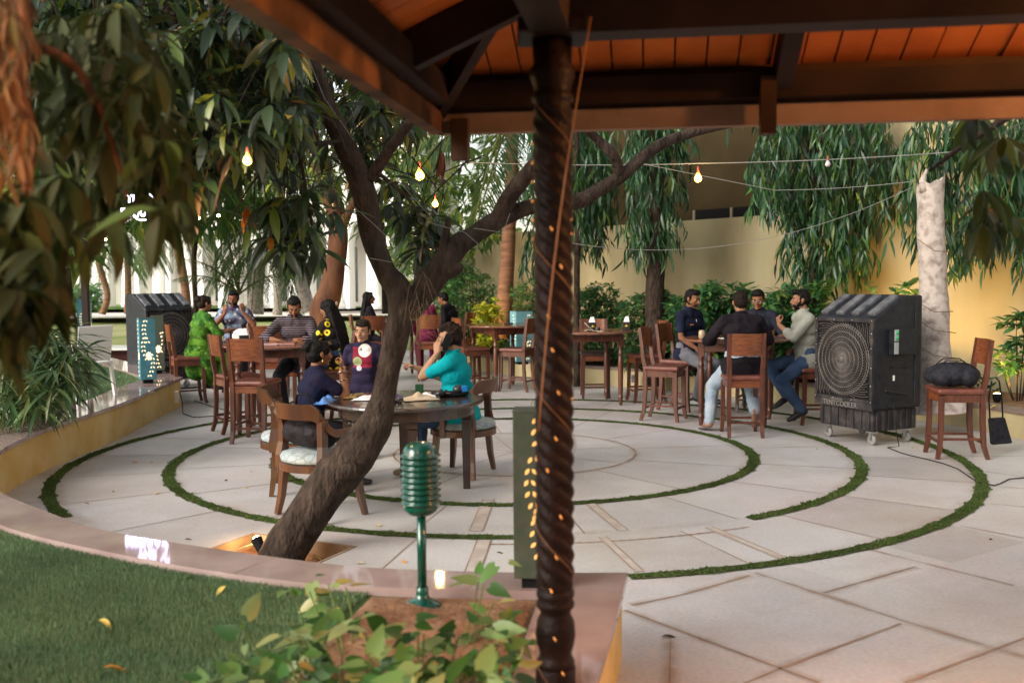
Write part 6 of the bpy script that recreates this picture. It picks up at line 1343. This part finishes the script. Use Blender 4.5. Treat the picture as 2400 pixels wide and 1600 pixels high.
# background tree crowns, each with a trunk
def bgtree(label, poly, d0, d1, n, leafL, mat_, trunk, tw_):
    b = A(*trunk[0]); r = empty('garden_tree', b, 0, label, 'tree', 'trees filling the garden behind'); mb = MB(); limb(mb, trunk, tw_, 10, .05); mb.v = [tuple(Vector(v)-b) for v in mb.v]; mb.build('trunk', bark, r)
    c = cloud(n, D(poly), d0, d1); V1, F1 = rosette(c, 8, leaf_tpl(leafL, leafL*.32, .3, .3, 2), 1, .4, .6, .06); V1 -= np.array(b); npmesh('crown', V1, F1, mat_, r, True)
bgtree('big tree crown behind the left lanterns and cooler', [(-100, -320), (330, -320), (420, 380), (330, 520), (200, 600), (-100, 620)], 16, 24, 1000, .5, mid_l, [(150, 740, 22), (165, 640, 22), (180, 520, 22)], [26, 22, 20])
bgtree('tree crown above the far table of the man with raised hands', [(300, -320), (640, -320), (700, 400), (600, 500), (470, 520), (330, 520)], 20, 28, 900, .5, mid_l, [(460, 740, 26), (455, 600, 26), (470, 480, 26)], [12, 12, 12])
bgtree('tall tree crown behind the leaning tree fork', [(620, -420), (1080, -420), (1080, 420), (1040, 560), (900, 600), (760, 480), (640, 400)], 24, 32, 430, .5, mid_l, [(905, 735, 28), (900, 600, 28), (890, 470, 28)], [20, 16, 14])
bgtree('pale green tree right of the fork with a slim grey trunk', [(930, 420), (1080, 400), (1150, 520), (1100, 620), (1000, 650), (930, 600)], 19, 23, 90, .32, mid_l, [(985, 740, 21), (980, 660, 21), (1000, 560, 21), (1040, 420, 21)], [26, 24, 18, 12])
bgtree('tree crown behind the arching palm fronds', [(1050, -420), (1500, -420), (1260, 330), (1230, 520), (1090, 560), (1050, 450)], 26, 33, 240, .45, mid_l, [(1110, 740, 30), (1105, 560, 30), (1120, 420, 30)], [12, 11, 10])

# ---- shrubs in the far bed
TS = leaf_tpl(.11, .05, .2, .25, 2); TSb = leaf_tpl(.15, .06, .2, .3, 3)
def shrub(label, poly, d0, d1, n, tpl=TS, mat_=shr_l, m_=9, name='shrub', cat_='shrub', grp='leafy shrubs in the far bed'):
    P_ = D(poly); xs = [p[0] for p in P_]; base = A(sum(xs)/len(xs), 800, (d0+d1)/2); base.z = KZ-.03; r = empty(name, base, 0, label, cat_, grp)
    c = cloud(n, P_, d0, d1); c = c[c[:, 2] > KZ+.05]; V1, F1 = rosette(c, m_, tpl, 1, -.25, .5, .015); V1 -= np.array(base); npmesh('foliage', V1, F1, mat_, r, True)
    mb = MB()
    for p in c[::6]: v = Vector(p)-base; mb.tube([(v.x*.35, v.y*.35, 0), (v.x*.75, v.y*.75, v.z*.5), v], [.008, .006, .003], 5, cap=False)
    if mb.v: mb.build('stems', bark, r)['kind'] = 'stuff'
shrub('shrub mass under the ochre wall, left of the ringed palm trunk', [(1010, 640), (1060, 600), (1130, 640), (1150, 700), (1150, 800), (1010, 760)], 18.6, 20.2, 420)
shrub('shrub right of the ringed palm trunk', [(1175, 660), (1240, 640), (1245, 800), (1180, 800)], 17.4, 18.6, 160)
shrub('bright yellow variegated shrub glowing by the ringed palm trunk', [(1095, 700), (1140, 690), (1150, 740), (1145, 790), (1100, 790)], 17.2, 17.8, 60, TSb, yel_l)
shrub('shrub just right of the carved column', [(1310, 700), (1350, 660), (1410, 690), (1440, 740), (1440, 840), (1310, 830)], 16.0, 16.7, 300)
shrub('tall sprig shrub behind the empty table', [(1340, 690), (1370, 645), (1400, 655), (1440, 690), (1440, 760), (1350, 760)], 16.3, 16.9, 90)
shrub('dense shrub left of the man in the navy polo', [(1430, 700), (1480, 670), (1530, 670), (1560, 700), (1560, 850), (1430, 850)], 15.0, 15.8, 380)
shrub('shrub behind the man in the navy polo', [(1530, 690), (1610, 680), (1660, 700), (1660, 850), (1540, 850)], 14.3, 15.2, 340)
shrub('light green shrub between the navy polo man and the heavy man', [(1600, 680), (1640, 645), (1670, 690), (1680, 650), (1730, 670), (1740, 840), (1610, 840)], 14.0, 14.8, 320, TSb)
shrub('shrub behind the bearded man', [(1740, 700), (1760, 670), (1840, 660), (1890, 650), (1900, 720), (1890, 850), (1740, 840)], 13.0, 14.0, 380, TSb)
shrub('sprig of broad leaves sticking up behind the big cooler', [(2055, 650), (2075, 635), (2095, 655), (2085, 680), (2060, 680)], 11.8, 12.0, 4, leaf_tpl(.2, .08, .2, .3, 3), shr_l, 6)
shrub('small sprig above the cooler against the yellow wall', [(1985, 655), (2005, 650), (2010, 672), (1988, 672)], 12.0, 12.2, 5, TS, shr_l, 5)
shrub('loose leafy plant against the yellow wall at the right edge', [(2290, 760), (2310, 720), (2350, 720), (2400, 760), (2400, 860), (2300, 860)], 11.2, 11.8, 46, TSb, shr_l, 7)
c = []
for i in range(len(kq)-1):
    a, b = kq[i], kq[i+1]; L_ = (b-a).length
    for k in range(int(L_*150)):
        p = a.lerp(b, rng.random()); t_ = (b-a).normalized(); p = p+Vector((t_.y, -t_.x, 0))*rng.uniform(.02, .75); 
        if p.y > 11.9: c.append((p.x, p.y, KZ+rng.uniform(0, .2)))
V1, F1 = rosette(np.array(c), 6, leaf_tpl(.09, .045, .2, .2, 2), 1, -.5, .4, .01); npmesh('ground_cover', V1, F1, gcov_l, None, True)['kind'] = 'stuff'
# ---- bamboo palm bush on the left lawn
bp_ = empty('bamboo_palm_bush', (-5.1, 9.3, LZ), 0, 'bush of narrow fan leaves on the lawn at the left edge', 'bush')
c = cloud(190, D([(-60, 740), (60, 745), (150, 760), (200, 800), (185, 870), (130, 930), (60, 945), (-60, 950)]), 8.6, 10.6); c = c[c[:, 2] > LZ+.05]
V1, F1 = rosette(c, 9, leaf_tpl(.30, .032, .2, .4, 4), 1, .15, .35, .02); V1 -= np.array([-5.1, 9.3, LZ]); npmesh('foliage', V1, F1, M('fan_leaves', (0, 0, 0), rough=.4, isl=[(0, (.02, .05, .018)), (.6, (.05, .10, .03)), (.9, (.11, .16, .05)), (1, (.22, .22, .10))], trans=.2), bp_, True)
mb = MB()
for p in c[::3]: v = Vector(p)-Vector((-5.1, 9.3, LZ)); mb.tube([(v.x*.6, v.y*.6, 0), (v.x*.85, v.y*.85, v.z*.6), v], .006, 5, cap=False)
mb.build('stems', M('cane', (.12, .13, .05), rough=.6), bp_)['kind'] = 'stuff'
# ---- creeper in the near flower bed
cr_ = empty('creeper_plant', (-.45, 3.3, LZ), 0, 'pale green heart leaved creeper at the foot of the column, out of focus', 'plant')
def heart_tpl(s):
    V = [(0, 0, 0), (-.28, -.12, .02), (-.46, .12, .06), (-.40, .42, .04), (-.2, .74, -.02), (0, 1.0, -.10), (.2, .74, -.02), (.40, .42, .04), (.46, .12, .06), (.28, -.12, .02), (0, .45, -.03)]
    return np.array(V)*s, np.array([(0, 1, 2, 10), (10, 2, 3, 4), (10, 4, 5, 6), (10, 6, 7, 8), (0, 10, 8, 9)])
c = cloud(200, D([(480, 1560), (560, 1500), (690, 1480), (720, 1420), (830, 1420), (900, 1400), (1000, 1340), (1040, 1350), (1070, 1420), (1180, 1400), (1215, 1470), (1215, 1620), (480, 1640)]), 2.55, 3.7)
c = c[(c[:, 2] > LZ+.02) & (c[:, 2] < LZ+.42)]; c = np.concatenate([c, np.stack([rng.uniform(-.95, .02, 110), rng.uniform(2.6, 3.95, 110), LZ+rng.uniform(.03, .26, 110)], 1)]); c = c[~((c[:, 1] > 3.35) & (c[:, 0] > -.62) & (c[:, 0] < -.16)) & (c[:, 2] < LZ+.30)]; n = len(c); az = rng.uniform(0, 6.28, n*2); c2_ = np.repeat(c, 2, 0)
d = np.stack([np.cos(az), np.sin(az), rng.normal(-.1, .45, n*2)], 1); V1, F1 = scatter(heart_tpl(.088)*np.array([.72, 1.15, 1])[None] if False else (heart_tpl(.088)[0]*np.array([.78, 1.2, 1.]), heart_tpl(.088)[1]), c2_+d*.03, d, np.tile([0, -.3, 1.], (n*2, 1))+rng.normal(0, .45, (n*2, 3)), rng.uniform(.4, 1.05, n*2))
V1 -= np.array([-.45, 3.3, LZ]); npmesh('foliage', V1, F1, crp_l, cr_, True)
mb = MB()
for p in c[::2]: v = Vector(p)-Vector((-.45, 3.3, LZ)); mb.tube([(v.x*.8, v.y*.8, 0), (v.x*.9+.01, v.y*.9, v.z*.6), v], .003, 5, cap=False)
mb.build('stems', M('green_stem', (.10, .14, .04), rough=.6), cr_)['kind'] = 'stuff'
# hanging orange leaf bunches
for i, (x, y, d_) in enumerate([(578, 478, 6.4), (632, 500, 6.5), (1034, 350, 5.4)]):
    lb = ['orange dry leaf bunch hanging left of the other below the dark canopy', 'orange dry leaf bunch hanging right of the other, longest', 'brown dried leaf bunch hanging beneath the corner of the gazebo'][i]
    c = np.array([A(x, y, d_)]); V1, F1 = rosette(c, 12, leaf_tpl(.17, .035, .3, .2, 3), .25, 1, .2, .01); V1 -= c[0]
    o = npmesh('dry_leaf_bunch', V1, F1, M('dry_brown_leaf', (.10, .03, .015), rough=.7) if i == 2 else M('orange_dry_leaf', (.55, .16, .02), (.40, .10, .015), rough=.6, scale=20), None, True); o.location = c[0]; tag(o, lb, 'dry leaves')

# ================================================================== THE GARDEN BEHIND
MB().add([(-60, 24.004, -.30), (30, 24.004, -.30), (30, 200, .0), (-90, 200, .0)], [(0, 1, 2, 3)]).build('rear_lawn', M('far_lawn', (.16, .22, .05), (.30, .28, .14), scale=.35, rough=.95, lo=.4, hi=.6)).__setitem__('kind', 'structure')
mb = MB(); a = [G(-60, 748, 0), G(1060, 738, 0), G(1060, 728, 0), G(-60, 736, 0)]; mb.add([(p.x, p.y, .02) for p in a], [(0, 1, 2, 3)]); mb.build('garden_path', M('pale_path', (.6, .57, .52), (.5, .46, .42), scale=1, rough=.8))['kind'] = 'structure'
mb = MB(); a = [G(-60, 728, .0), G(1060, 720, .0), Vector((-2, 90, 0)), Vector((-50, 90, 0))]; mb.add([(p.x, p.y, .03) for p in a], [(0, 1, 2, 3)]); mb.build('far_lawn', M('bright_far_grass', (.14, .27, .05), (.20, .32, .08), scale=.6, rough=.95))['kind'] = 'structure'
# low maroon planter wall
pw = empty('low_planter_wall', A(330, 815, 19.5), R(2), 'low maroon wall with a pale top behind the black cooler at the left', 'wall'); pw.location.z = 0
mb = MB(); mb.box((.5, 0, .19), (6.5, .35, .42)); mb.build('wall', M('maroon_render', (.13, .05, .045), rough=.9), pw); mb = MB(); mb.box((.5, 0, .43), (6.6, .8, .05)); mb.build('coping', white_m, pw)
# lamp pole
lp = empty('lamp_pole', A(203, 770, 17), 0, 'dark square lamp pole with a small beige box at the far left', 'lamp post'); b = lp.location.copy()
mb = MB(); mb.bar([(0, 0, -.6), (0, 0, 2.35)], .10); mb.build('pole', M('dark_brown_metal', (.03, .018, .015), rough=.5), lp)
mb = MB(); mb.box((-.13, -.02, 1.55), (.14, .12, .2), 0, .01); mb.bar([(-.13, 0, 1.45), (-.05, 0, 1.30)], .03); mb.build('junction_box', M('beige_plastic', (0, 0, 0)), lp)
# white plastic chair on the left lawn
wc = empty('plastic_chair', A(190, 800, 11.6), R(60), 'white plastic garden chair half hidden by the fan leaved bush', 'chair'); wc.location.z = LZ
for x, y in ((-.22, -.22), (.22, -.22), (-.22, .22), (.22, .22)): MB().bar([(x*1.15, y*1.15, 0), (x, y, .42)], .035).build('leg', white_m, wc)
mb = MB(); mb.box((0, 0, .43), (.48, .48, .03), 0, .01); mb.build('seat', white_m, wc); mb = MB(); mb.box((0, -.24, .66), (.46, .025, .42), 0, .01, rx=.15); mb.build('backrest', white_m, wc)
# white arcade building
BA, BB = Vector((-30, 61, 0)), Vector((-4.2, 47.5, 0)); dB = (BB-BA).normalized(); LB = (BB-BA).length; aB = math.atan2(dB.y, dB.x)
bd = empty('arcade_building', (BA.x, BA.y, .25), aB, 'long white arcaded building with pointed arches and round columns behind the palms', 'building')
nb = 12; bw_ = LB/nb; HB = 7.6; mb = MB()
def archz(u):   # half width .62 of the bay opening, u in -1..1
    return 3.1+1.15*math.sqrt(max(0, 1-abs(u)**1.25))+.10*abs(math.cos(u*7))
for i in range(nb):
    x0 = i*bw_; ow = bw_*.44; xs = x0+(bw_-ow)/2
    for (a, b_) in ((x0, xs), (xs+ow, x0+bw_)): mb.box(((a+b_)/2, 0, HB/2), (b_-a, .5, HB))
    K = 14
    for k in range(K):
        u0, u1 = -1+2*k/K, -1+2*(k+1)/K; xa, xb = xs+ow*k/K, xs+ow*(k+1)/K; za, zb = archz(u0), archz(u1)
        mb.add([(xa, -.25, za), (xb, -.25, zb), (xb, -.25, HB), (xa, -.25, HB), (xa, .25, za), (xb, .25, zb)], [(0, 1, 2, 3), (0, 4, 5, 1)])
mb.build('wall', build_m, bd)
for i in range(nb+1):
    mb = MB(); x = i*bw_; mb.lathe([(.42, 0), (.42, .25), (.34, .3), (.38, .45), (.30, .55), (.27, .7), (.25, 3.2), (.27, 3.25), (.33, 3.4), (.36, 3.6), (.28, 3.7), (.28, HB)], 16, (x, -.38, 0)); mb.build('column', build_m, bd)
mb = MB(); mb.box((LB/2, -.3, HB+.1), (LB+1, 1.0, .25)); mb.box((LB/2, -.28, 5.0), (LB, .12, .18)); mb.box((LB/2, 1.5, HB+.35), (LB+1, 4, .3)); mb.build('cornice', build_m, bd)
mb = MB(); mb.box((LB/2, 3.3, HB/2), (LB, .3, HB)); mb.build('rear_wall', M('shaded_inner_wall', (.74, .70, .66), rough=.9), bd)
for i in range(nb):
    mb = MB(); mb.box(((i+.5)*bw_-.3, 3.13, 1.7), (.4, .05, 2.9)); mb.build('window', M('dark_glass', (.03, .06, .05), rough=.2), bd)
# distant hedge of trees behind everything at the right of the building
shrub('far hedge of rounded bushes right of the white building', [(900, 560), (1180, 520), (1200, 720), (900, 720)], 42, 48, 380, leaf_tpl(.5, .2, .2, .3, 2), mid_l, 8, 'hedge', 'hedge', None)
shrub('dark round bush left of the lamp pole', [(160, 670), (220, 660), (225, 708), (160, 708)], 44, 47, 60, leaf_tpl(.5, .2, .2, .3, 2), shr_l, 8, 'shrub', 'shrub', 'bushes on the far lawn')

# ================================================================== UPLIGHTS IN THE FAR BED (small lit garden spots)
def uplight(p, e, label, aim=(0, 0, 1)):
    r = empty('garden_uplight', p, 0, label, 'spotlight', 'small garden uplights'); mb = MB(); mb.lathe([(.03, 0), (.045, .04), (.05, .09), (.045, .095)], 14); mb.build('housing', black_m, r)
    mb = MB(); mb.lathe([(.038, .097), (.03, .101)], 14); mb.build('lens', M('uplight_lens', (1, .8, .4), emis=(1, .6, .2), es=20), r); l = bpy.data.lights.new('uplight_light', 'SPOT'); l.energy = e*3.2; l.color = (1, .56, .10); l.shadow_soft_size = .05; l.spot_size = R(115); l.spot_blend = .7; lo_ = bpy.data.objects.new('uplight_light', l); lo_.location = (0, 0, .13); col.objects.link(lo_); lo_.parent = r; lo_.rotation_euler = (Vector((-.55, -.4, -1))).to_track_quat('-Z', 'Y').to_euler() if False else Vector((.55, .42, 1)).to_track_quat('-Z', 'Y').to_euler()
for px, d_, e, lb in [(2060, 12.1, 24, 'uplight on the yellow wall behind the big cooler'), (2340, 11.3, 7, 'uplight at the right edge below the wall plant'), (1905, 13.9, 10, 'uplight behind the bearded man'), (1345, 16.9, 26, 'uplight on the wall right of the carved column'), (1215, 18.8, 22, 'uplight just right of the ringed palm trunk'), (1120, 18.0, 8, 'uplight under the yellow variegated shrub'), (770, 14.1, 12, 'uplight at the foot of the red brown trunk')]:
    p = A(px, 800, d_); p.z = KZ-.02 if px > 1000 else .0; uplight(p, e, lb)
# ================================================================== THINGS ON TABLES AND FLOOR
def thing(mb, name, mats, loc, label, cat_, group=None, rz=0):
    o = mb.build(name, mats); o.location = loc; o.rotation_euler = (0, 0, R(rz)); return tag(o, label, cat_, group)
blk = M('napkin_box_black', (.015, .013, .012), rough=.4); gold = M('gold_print', (.6, .42, .05), rough=.5); tissue = M('tissue', (.8, .8, .8), rough=.9)
def napkin(loc, rz, label):
    r = empty('napkin_box', loc, R(rz), label, 'napkin box', 'black napkin boxes'); mb = MB(); mb.box((0, 0, .06), (.10, .10, .12), 0, .003); mb.build('box', blk, r)
    mb = MB(); mb.box((0, -.0515, .065), (.05, .001, .006)); mb.ell((0, -.051, .068), (.012, .002, .016), 10, 6); mb.build('gold_emblem', gold, r)
    mb = MB(); mb.add([(-.04, -.03, .118), (.04, -.03, .118), (.035, .03, .118), (-.035, .03, .118), (-.015, 0, .19), (.012, .005, .175), (.028, -.005, .195)], [(0, 1, 6, 4), (1, 2, 6), (2, 3, 4, 5), (3, 0, 4), (4, 6, 5), (2, 5, 6)]); mb.build('napkins', tissue, r)
napkin(tuple(A(1387, 775, 13.45)), 10, 'black napkin box with a big white tuft at the left on the empty table'); napkin(tuple(A(1468, 774, 13.5)), -5, 'black napkin box with a gold mark near the right edge of the empty table')
for o in [o for o in bpy.data.objects if o.name.startswith('napkin_box')]: o.location.z = 1.01
napkin((-2.98, 11.05, 1.01), 20, 'black napkin box at the striped shirt man\'s table'); 
mb = MB(); mb.lathe([(.03, 0), (.035, .01), (.035, .05), (.03, .055)], 16); thing(mb, 'ashtray', blk, (1.15, 13.35, 1.012), 'round black ashtray between the two napkin boxes', 'ashtray')
mb = MB(); mb.tube([(0, 0, .01), (.06, -.02, .03), (.12, -.04, .012), (.2, -.05, .01)], .004, 5); mb.tube([(0, .01, .12), (.05, -.02, .07), (.12, -.03, .02)], .004, 5); mb.box((.2, -.05, .008), (.07, .03, .012)); thing(mb, 'cable', M('beige_plastic', (0, 0, 0)), (.97, 13.3, 1.012), 'pale charging cable lying by the left napkin box', 'cable')
mb = MB(); mb.box((0, 0, .02), (.14, .10, .03), 0, .004); thing(mb, 'menu_holder', blk, (-.05, 15.3, 1.012), 'small dark box on the far table left of the column', 'box')
mb = MB(); mb.lathe([(.03, 0), (.038, .01), (.04, .07), (.032, .085), (.032, .10)], 16); thing(mb, 'glass_tumbler', M('amber_glass', (.40, .30, .20), rough=.15), (2.22, 11.62, 1.012), 'small amber glass near the left edge of the four men\'s table', 'glass')
mb = MB(); mb.lathe([(.075, 0), (.09, .012), (.085, .014), (.07, .006)], 20); thing(mb, 'saucer', white_m, (2.4, 11.45, 1.012), 'white saucer beside the amber glass', 'saucer')
mb = MB(); mb.box((0, 0, .012), (.20, .15, .02), 0, .004); thing(mb, 'tablet', M('brown_tablet', (.18, .07, .05), rough=.3), (-2.55, 11.3, 1.012), 'brown tablet under the hands of the man in the striped shirt', 'tablet')
mb = MB(); mb.box((0, 0, .004), (.30, .20, .004)); mb.box((.22, .05, .003), (.16, .2, .004), .4); thing(mb, 'papers', M('paper_pink', (.6, .35, .33), rough=.8), (-2.78, 11.2, 1.012), 'pink and white papers on the striped shirt man\'s table', 'papers')
mb = MB(); mb.ell((0, 0, .09), (.10, .08, .09), 16, 10); thing(mb, 'white_cap', M('cap_white', (.72, .66, .58), rough=.8), (-3.08, 11.3, 1.012), 'white cap on the striped shirt man\'s table', 'cap')
# dining table clutter
Z = .767
def cloth(loc, sx, sy, mat_, label, cat_, seed, name, rz=0, h=.035):
    V = []; Fq = []; n = 16; q_ = Vector((seed, seed*2.3, 0))
    for i in range(n+1):
        for j in range(n+1):
            u, v = i/n-.5, j/n-.5; rr = (u*u+v*v)**.5; e = max(0, 1-rr*1.9); V.append((u*sx*(1+.25*noise.noise(Vector((v*4, seed, 0)))), v*sy*(1+.25*noise.noise(Vector((u*4, seed, 5)))), .004+e*(h+h*1.3*noise.noise(Vector((u*5, v*5, 0))+q_))))
    for i in range(n):
        for j in range(n): Fq.append((i*(n+1)+j, (i+1)*(n+1)+j, (i+1)*(n+1)+j+1, i*(n+1)+j+1))
    V = np.array(V); V[:, 2] = np.maximum(V[:, 2], .002); o = npmesh(name, V, Fq, mat_, None, True); o.location = loc; o.rotation_euler = (0, 0, R(rz)); return tag(o, label, cat_)
cloth((-1.12, 8.08, Z), .34, .26, M('white_bag', (.7, .68, .72), rough=.7), 'crumpled white plastic bag on the dark table behind the trunk', 'bag', 2, 'plastic_bag')
cloth((-1.03, 8.15, Z), .26, .16, M('purple_print', (.18, .12, .22), (.05, .04, .08), scale=30, rough=.8), 'crumpled purple printed cloth beside the white bag', 'cloth', 5, 'cloth')
cloth((-1.28, 8.18, Z), .22, .2, M('gold_print_cloth', (.25, .16, .05), (.03, .02, .02), scale=25, rough=.7), 'black and gold printed pouch nearest the woman with the bun', 'pouch', 7, 'pouch')
cloth((-.76, 8.03, Z), .30, .24, M('tan_paper', (.40, .30, .2), (.5, .42, .32), scale=9, rough=.8), 'crumpled tan paper bag just right of the trunk on the dark table', 'paper bag', 9, 'paper_bag', 20)
cloth((-.70, 8.15, Z), .20, .12, tissue, 'white crumpled tissue on the tan paper bag', 'tissue', 11, 'tissue', 0, .03)
mb = MB(); mb.box((0, 0, .035), (.07, .05, .07), 0, .004); thing(mb, 'cigarette_box', M('dark_green', (.01, .05, .02), rough=.3), (-.80, 8.52, Z), 'small dark green box standing on the table right of the trunk', 'box')
tr_ = empty('tray', (-.52, 8.25, Z), 0, 'oval black tray in front of the man in turquoise', 'tray'); mb = MB(); mb.lathe([(.10, 0), (.12, .005), (.13, .03), (.125, .03), (.11, .008)], 28); mb.v = [(x*1.25, y*.8, z) for x, y, z in mb.v]; mb.build('dish', black_m, tr_)
mb = MB(); mb.lathe([(.11, 0), (.12, .006), (.12, .014), (.05, .02)], 28); thing(mb, 'grey_coaster_stack', M('grey_felt', (.28, .25, .23), rough=.9), (-.64, 8.33, Z+.001), 'grey round mat left of the black tray', 'mat')
mb = MB(); mb.tube([(-.03, 0, .02), (.03, 0, .05)], [.025, .028], 12); mb.tube([(.03, 0, .02), (.06, .02, .06)], [.012, .012], 8); thing(mb, 'camera', blk, (-.60, 8.12, Z), 'small black camera beside the tray', 'camera')
mb = MB(); mb.ell((0, 0, .04), (.05, .04, .04), 12, 8); mb.cur = 1; mb.box((.045, 0, .045), (.05, .05, .05), .3, .006); thing(mb, 'blue_black_pouch', [blk, M('bright_blue', (.02, .2, .6), rough=.5)], (-.45, 8.27, Z+.01), 'blue and black gadget lying in the tray', 'gadget')
mb = MB(); mb.tube([(.03*math.cos(a), .045*math.sin(a), .02+.015*math.sin(a*2)) for a in np.linspace(0, 5.6, 16)], .010, 8); thing(mb, 'headphones', blk, (-.90, 7.82, Z), 'black headphones near the front edge of the dark table', 'headphones')
cloth((-1.50, 8.02, Z-.03), .2, .16, M('blue_plastic', (.06, .16, .40), rough=.4), 'bright blue plastic bag at the elbow of the woman with the bun', 'bag', 15, 'plastic_bag', 0, .06)
# backpack on the right stool
bk = empty('backpack', (4.22, 9.45, .675), R(84), 'black backpack lying on the brown stool seat at the right', 'backpack')
m_ = MB(); m_.ell((0, .02, .115), (.17, .25, .118), 20, 12); capsule(m_, (-.08, .14, .09), (.08, .14, .09), .085, .085, 16); capsule(m_, (-.09, -.09, .10), (.09, -.09, .10), .098, .098, 16); capsule(m_, (-.05, .2, .10), (.05, .2, .10), .07, .07, 12)
ny = M('black_nylon', (.012, .012, .016), (.025, .025, .032), scale=20, rough=.6, bump=.4, bscale=40)
fuse(m_, 'body', ny, bk, .012, 4, .012, 12, 3)
mb = MB(); mb.tube([(.03, .22, .16), (.03, .10, .262), (.03, -.05, .262), (.03, -.18, .16)], .006, 6); mb.tube([(-.06, .22, .14), (-.06, .10, .25), (-.06, -.05, .25), (-.06, -.18, .14)], .006, 6); mb.build('zip', black_m, bk)
mb = MB(); mb.tube([(.08, -.16, .10), (.16, -.2, .03), (.21, -.19, -.12)], .010, 6); mb.tube([(.14, .05, .03), (.17, .05, -.02), (.18, .03, -.07)], .007, 6); mb.build('strap', ny, bk)
sb_ = empty('shoulder_bag', (4.66, 9.52, .10), R(20), 'black shoulder bag hanging from the strap behind the right stool', 'bag')
mb = MB(); mb.prism([(-.11, -.025), (.11, -.025), (.11, .025), (-.11, .025)], .0, .26); mb.v = [(x*(1.12 if z < .1 else .82)+(.07 if z < .1 else 0), y, z) for x, y, z in mb.v]; mb.build('body', ny, sb_, bevel=.015)
mb = MB(); mb.tube([(-.08, 0, .25), (-.10, 0, .45), (-.09, -.02, .62)], .008, 6); mb.tube([(.08, 0, .25), (.04, -.02, .45), (-.04, -.06, .62), (-.12, -.1, .66)], .008, 6); mb.build('strap', ny, sb_)
# handbag on the near armchair
hb = empty('handbag', (-1.47, 7.27, .50), R(-40), 'dark handbag slumped on the seat of the nearest armchair', 'handbag')
m_ = MB(); capsule(m_, (-.12, -.05, .13), (.10, -.05, .13), .105, .105, 14, 1); capsule(m_, (-.10, -.06, .26), (.08, -.06, .26), .07, .07, 14); capsule(m_, (-.13, .02, .10), (.13, .02, .09), .08, .08, 12)
fuse(m_, 'body', M('dark_leatherette', (.008, .007, .008), (.018, .014, .016), scale=12, rough=.55, bump=.3), hb, .010, 4, .012, 10, 4)
mb = MB(); mb.tube([(-.12, -.06, .28), (-.08, -.08, .40), (.04, -.08, .42), (.09, -.06, .28)], .009, 6); mb.build('handle', black_m, hb)
# fallen leaves
lf_m = [M('dead_leaf_yellow', (.55, .42, .10), rough=.6), M('dead_leaf_tan', (.42, .28, .14), rough=.7), M('dead_leaf_orange', (.55, .24, .04), rough=.6), M('dead_leaf_dark', (.10, .06, .03), rough=.7), M('dead_leaf_green', (.16, .28, .06), rough=.5)]
V0, F0 = leaf_tpl(.085, .03, .5, .4, 4)
me_ = []
for m_ in lf_m:
    o = npmesh('fallen_leaf', V0+np.array([0, -.04, .012]), F0, m_, None, True); me_.append(o.data); bpy.data.objects.remove(o)
cn = ['pale yellow', 'tan', 'orange', 'dark brown', 'green']
seen = {}
LMK = [(245, 1460, 'left of centre'), (275, 1590, 'at its lower edge'), (560, 1360, 'close to the coping'), (130, 1140, 'by the left end of the outer ring'), (330, 1070, 'between the outer and middle rings, upper left'), (300, 1170, 'left of the middle ring'), (520, 1140, 'inside the middle ring, left of the armchair'), (640, 1120, 'beside the nearest armchair'), (450, 1270, 'left of the tree pit'), (800, 1240, 'right of the leaning trunk'), (940, 1310, 'beside the green post lamp'), (1180, 1300, 'left of the near lantern'), (1570, 1492, 'at the lower right'), (2322, 1264, 'right of the outer ring'), (300, 1010, 'near the low yellow wall'), (480, 970, 'under the left bar stools'), (2270, 940, 'behind the right bar stool'), (2340, 960, 'at the right edge'), (1915, 1052, 'in front of the big cooler'), (2150, 1050, 'beside the big cooler\'s castor')]
for k, (x, y, z, c_, s_) in enumerate([(245, 1460, LZ+.02, 0, .9), (275, 1570, LZ+.02, 2, 1.1), (518, 1383, LZ+.02, 0, .75), (442, 1355, LZ+.02, 4, .7), (318, 1084, 0, 2, .9), (355, 1084, 0, 1, .7), (77, 1101, 0, 3, .7), (205, 1180, 0, 1, .7), (365, 1158, 0, 0, .7), (265, 1152, 0, 0, .6), (452, 1178, 0, 1, 1.), (530, 1126, 0, 3, .6), (576, 1143, 0, 0, .6), (588, 1105, 0, 1, .6), (443, 1264, 0, 3, .7), (885, 1232, 0, 0, .9), (946, 1318, 0, 2, .6), (843, 1321, 0, 0, .7), (760, 1235, 0, 0, .8), (1570, 1492, .0, 3, .9), (2322, 1264, 0, 3, .5), (1172, 1296, 0, 3, .6), (745, 1310, -.07, 0, 1.), (326, 1024, 0, 0, .7), (268, 1028, 0, 1, .7), (466, 980, 0, 1, .8), (2270, 948, KZ, 1, .9), (2330, 952, KZ, 0, .9), (1915, 1052, 0, 0, .5), (2140, 1050, 0, 1, .6), (655, 1130, 0, 1, .5)]):
    o = bpy.data.objects.new('fallen_leaf', me_[c_]); col.objects.link(o); p = G(x, y, z if z else .0); o.location = p; o.rotation_euler = (rng.uniform(-.2, .2), rng.uniform(-.2, .2), rng.uniform(0, 6.28)); o.scale = (s_*1.1,)*3
    where = 'artificial lawn in front' if z > .3 and z < .45 and y > 1300 else ('soil of the tree pit' if z < 0 else ('far planting bed' if z == KZ else 'pale paving'))
    near_ = min(LMK, key=lambda q: (q[0]-x)**2+(q[1]-y)**2)
    lb = '%s fallen leaf on the %s, %s' % (cn[c_], where, near_[2])
    if lb in seen: lb = '%s fallen leaf on the %s, %s' % (cn[c_], where, ('nearer the camera ' if y > seen[lb] else 'farther off ')+near_[2]) if not any(('%s fallen leaf on the %s, %s' % (cn[c_], where, w_+near_[2])) in seen for w_ in ('nearer the camera ', 'farther off ')) else '%s fallen leaf between two others, %s' % (cn[c_], near_[2])
    seen[lb] = y; tag(o, lb, 'fallen leaf', 'fallen leaves')
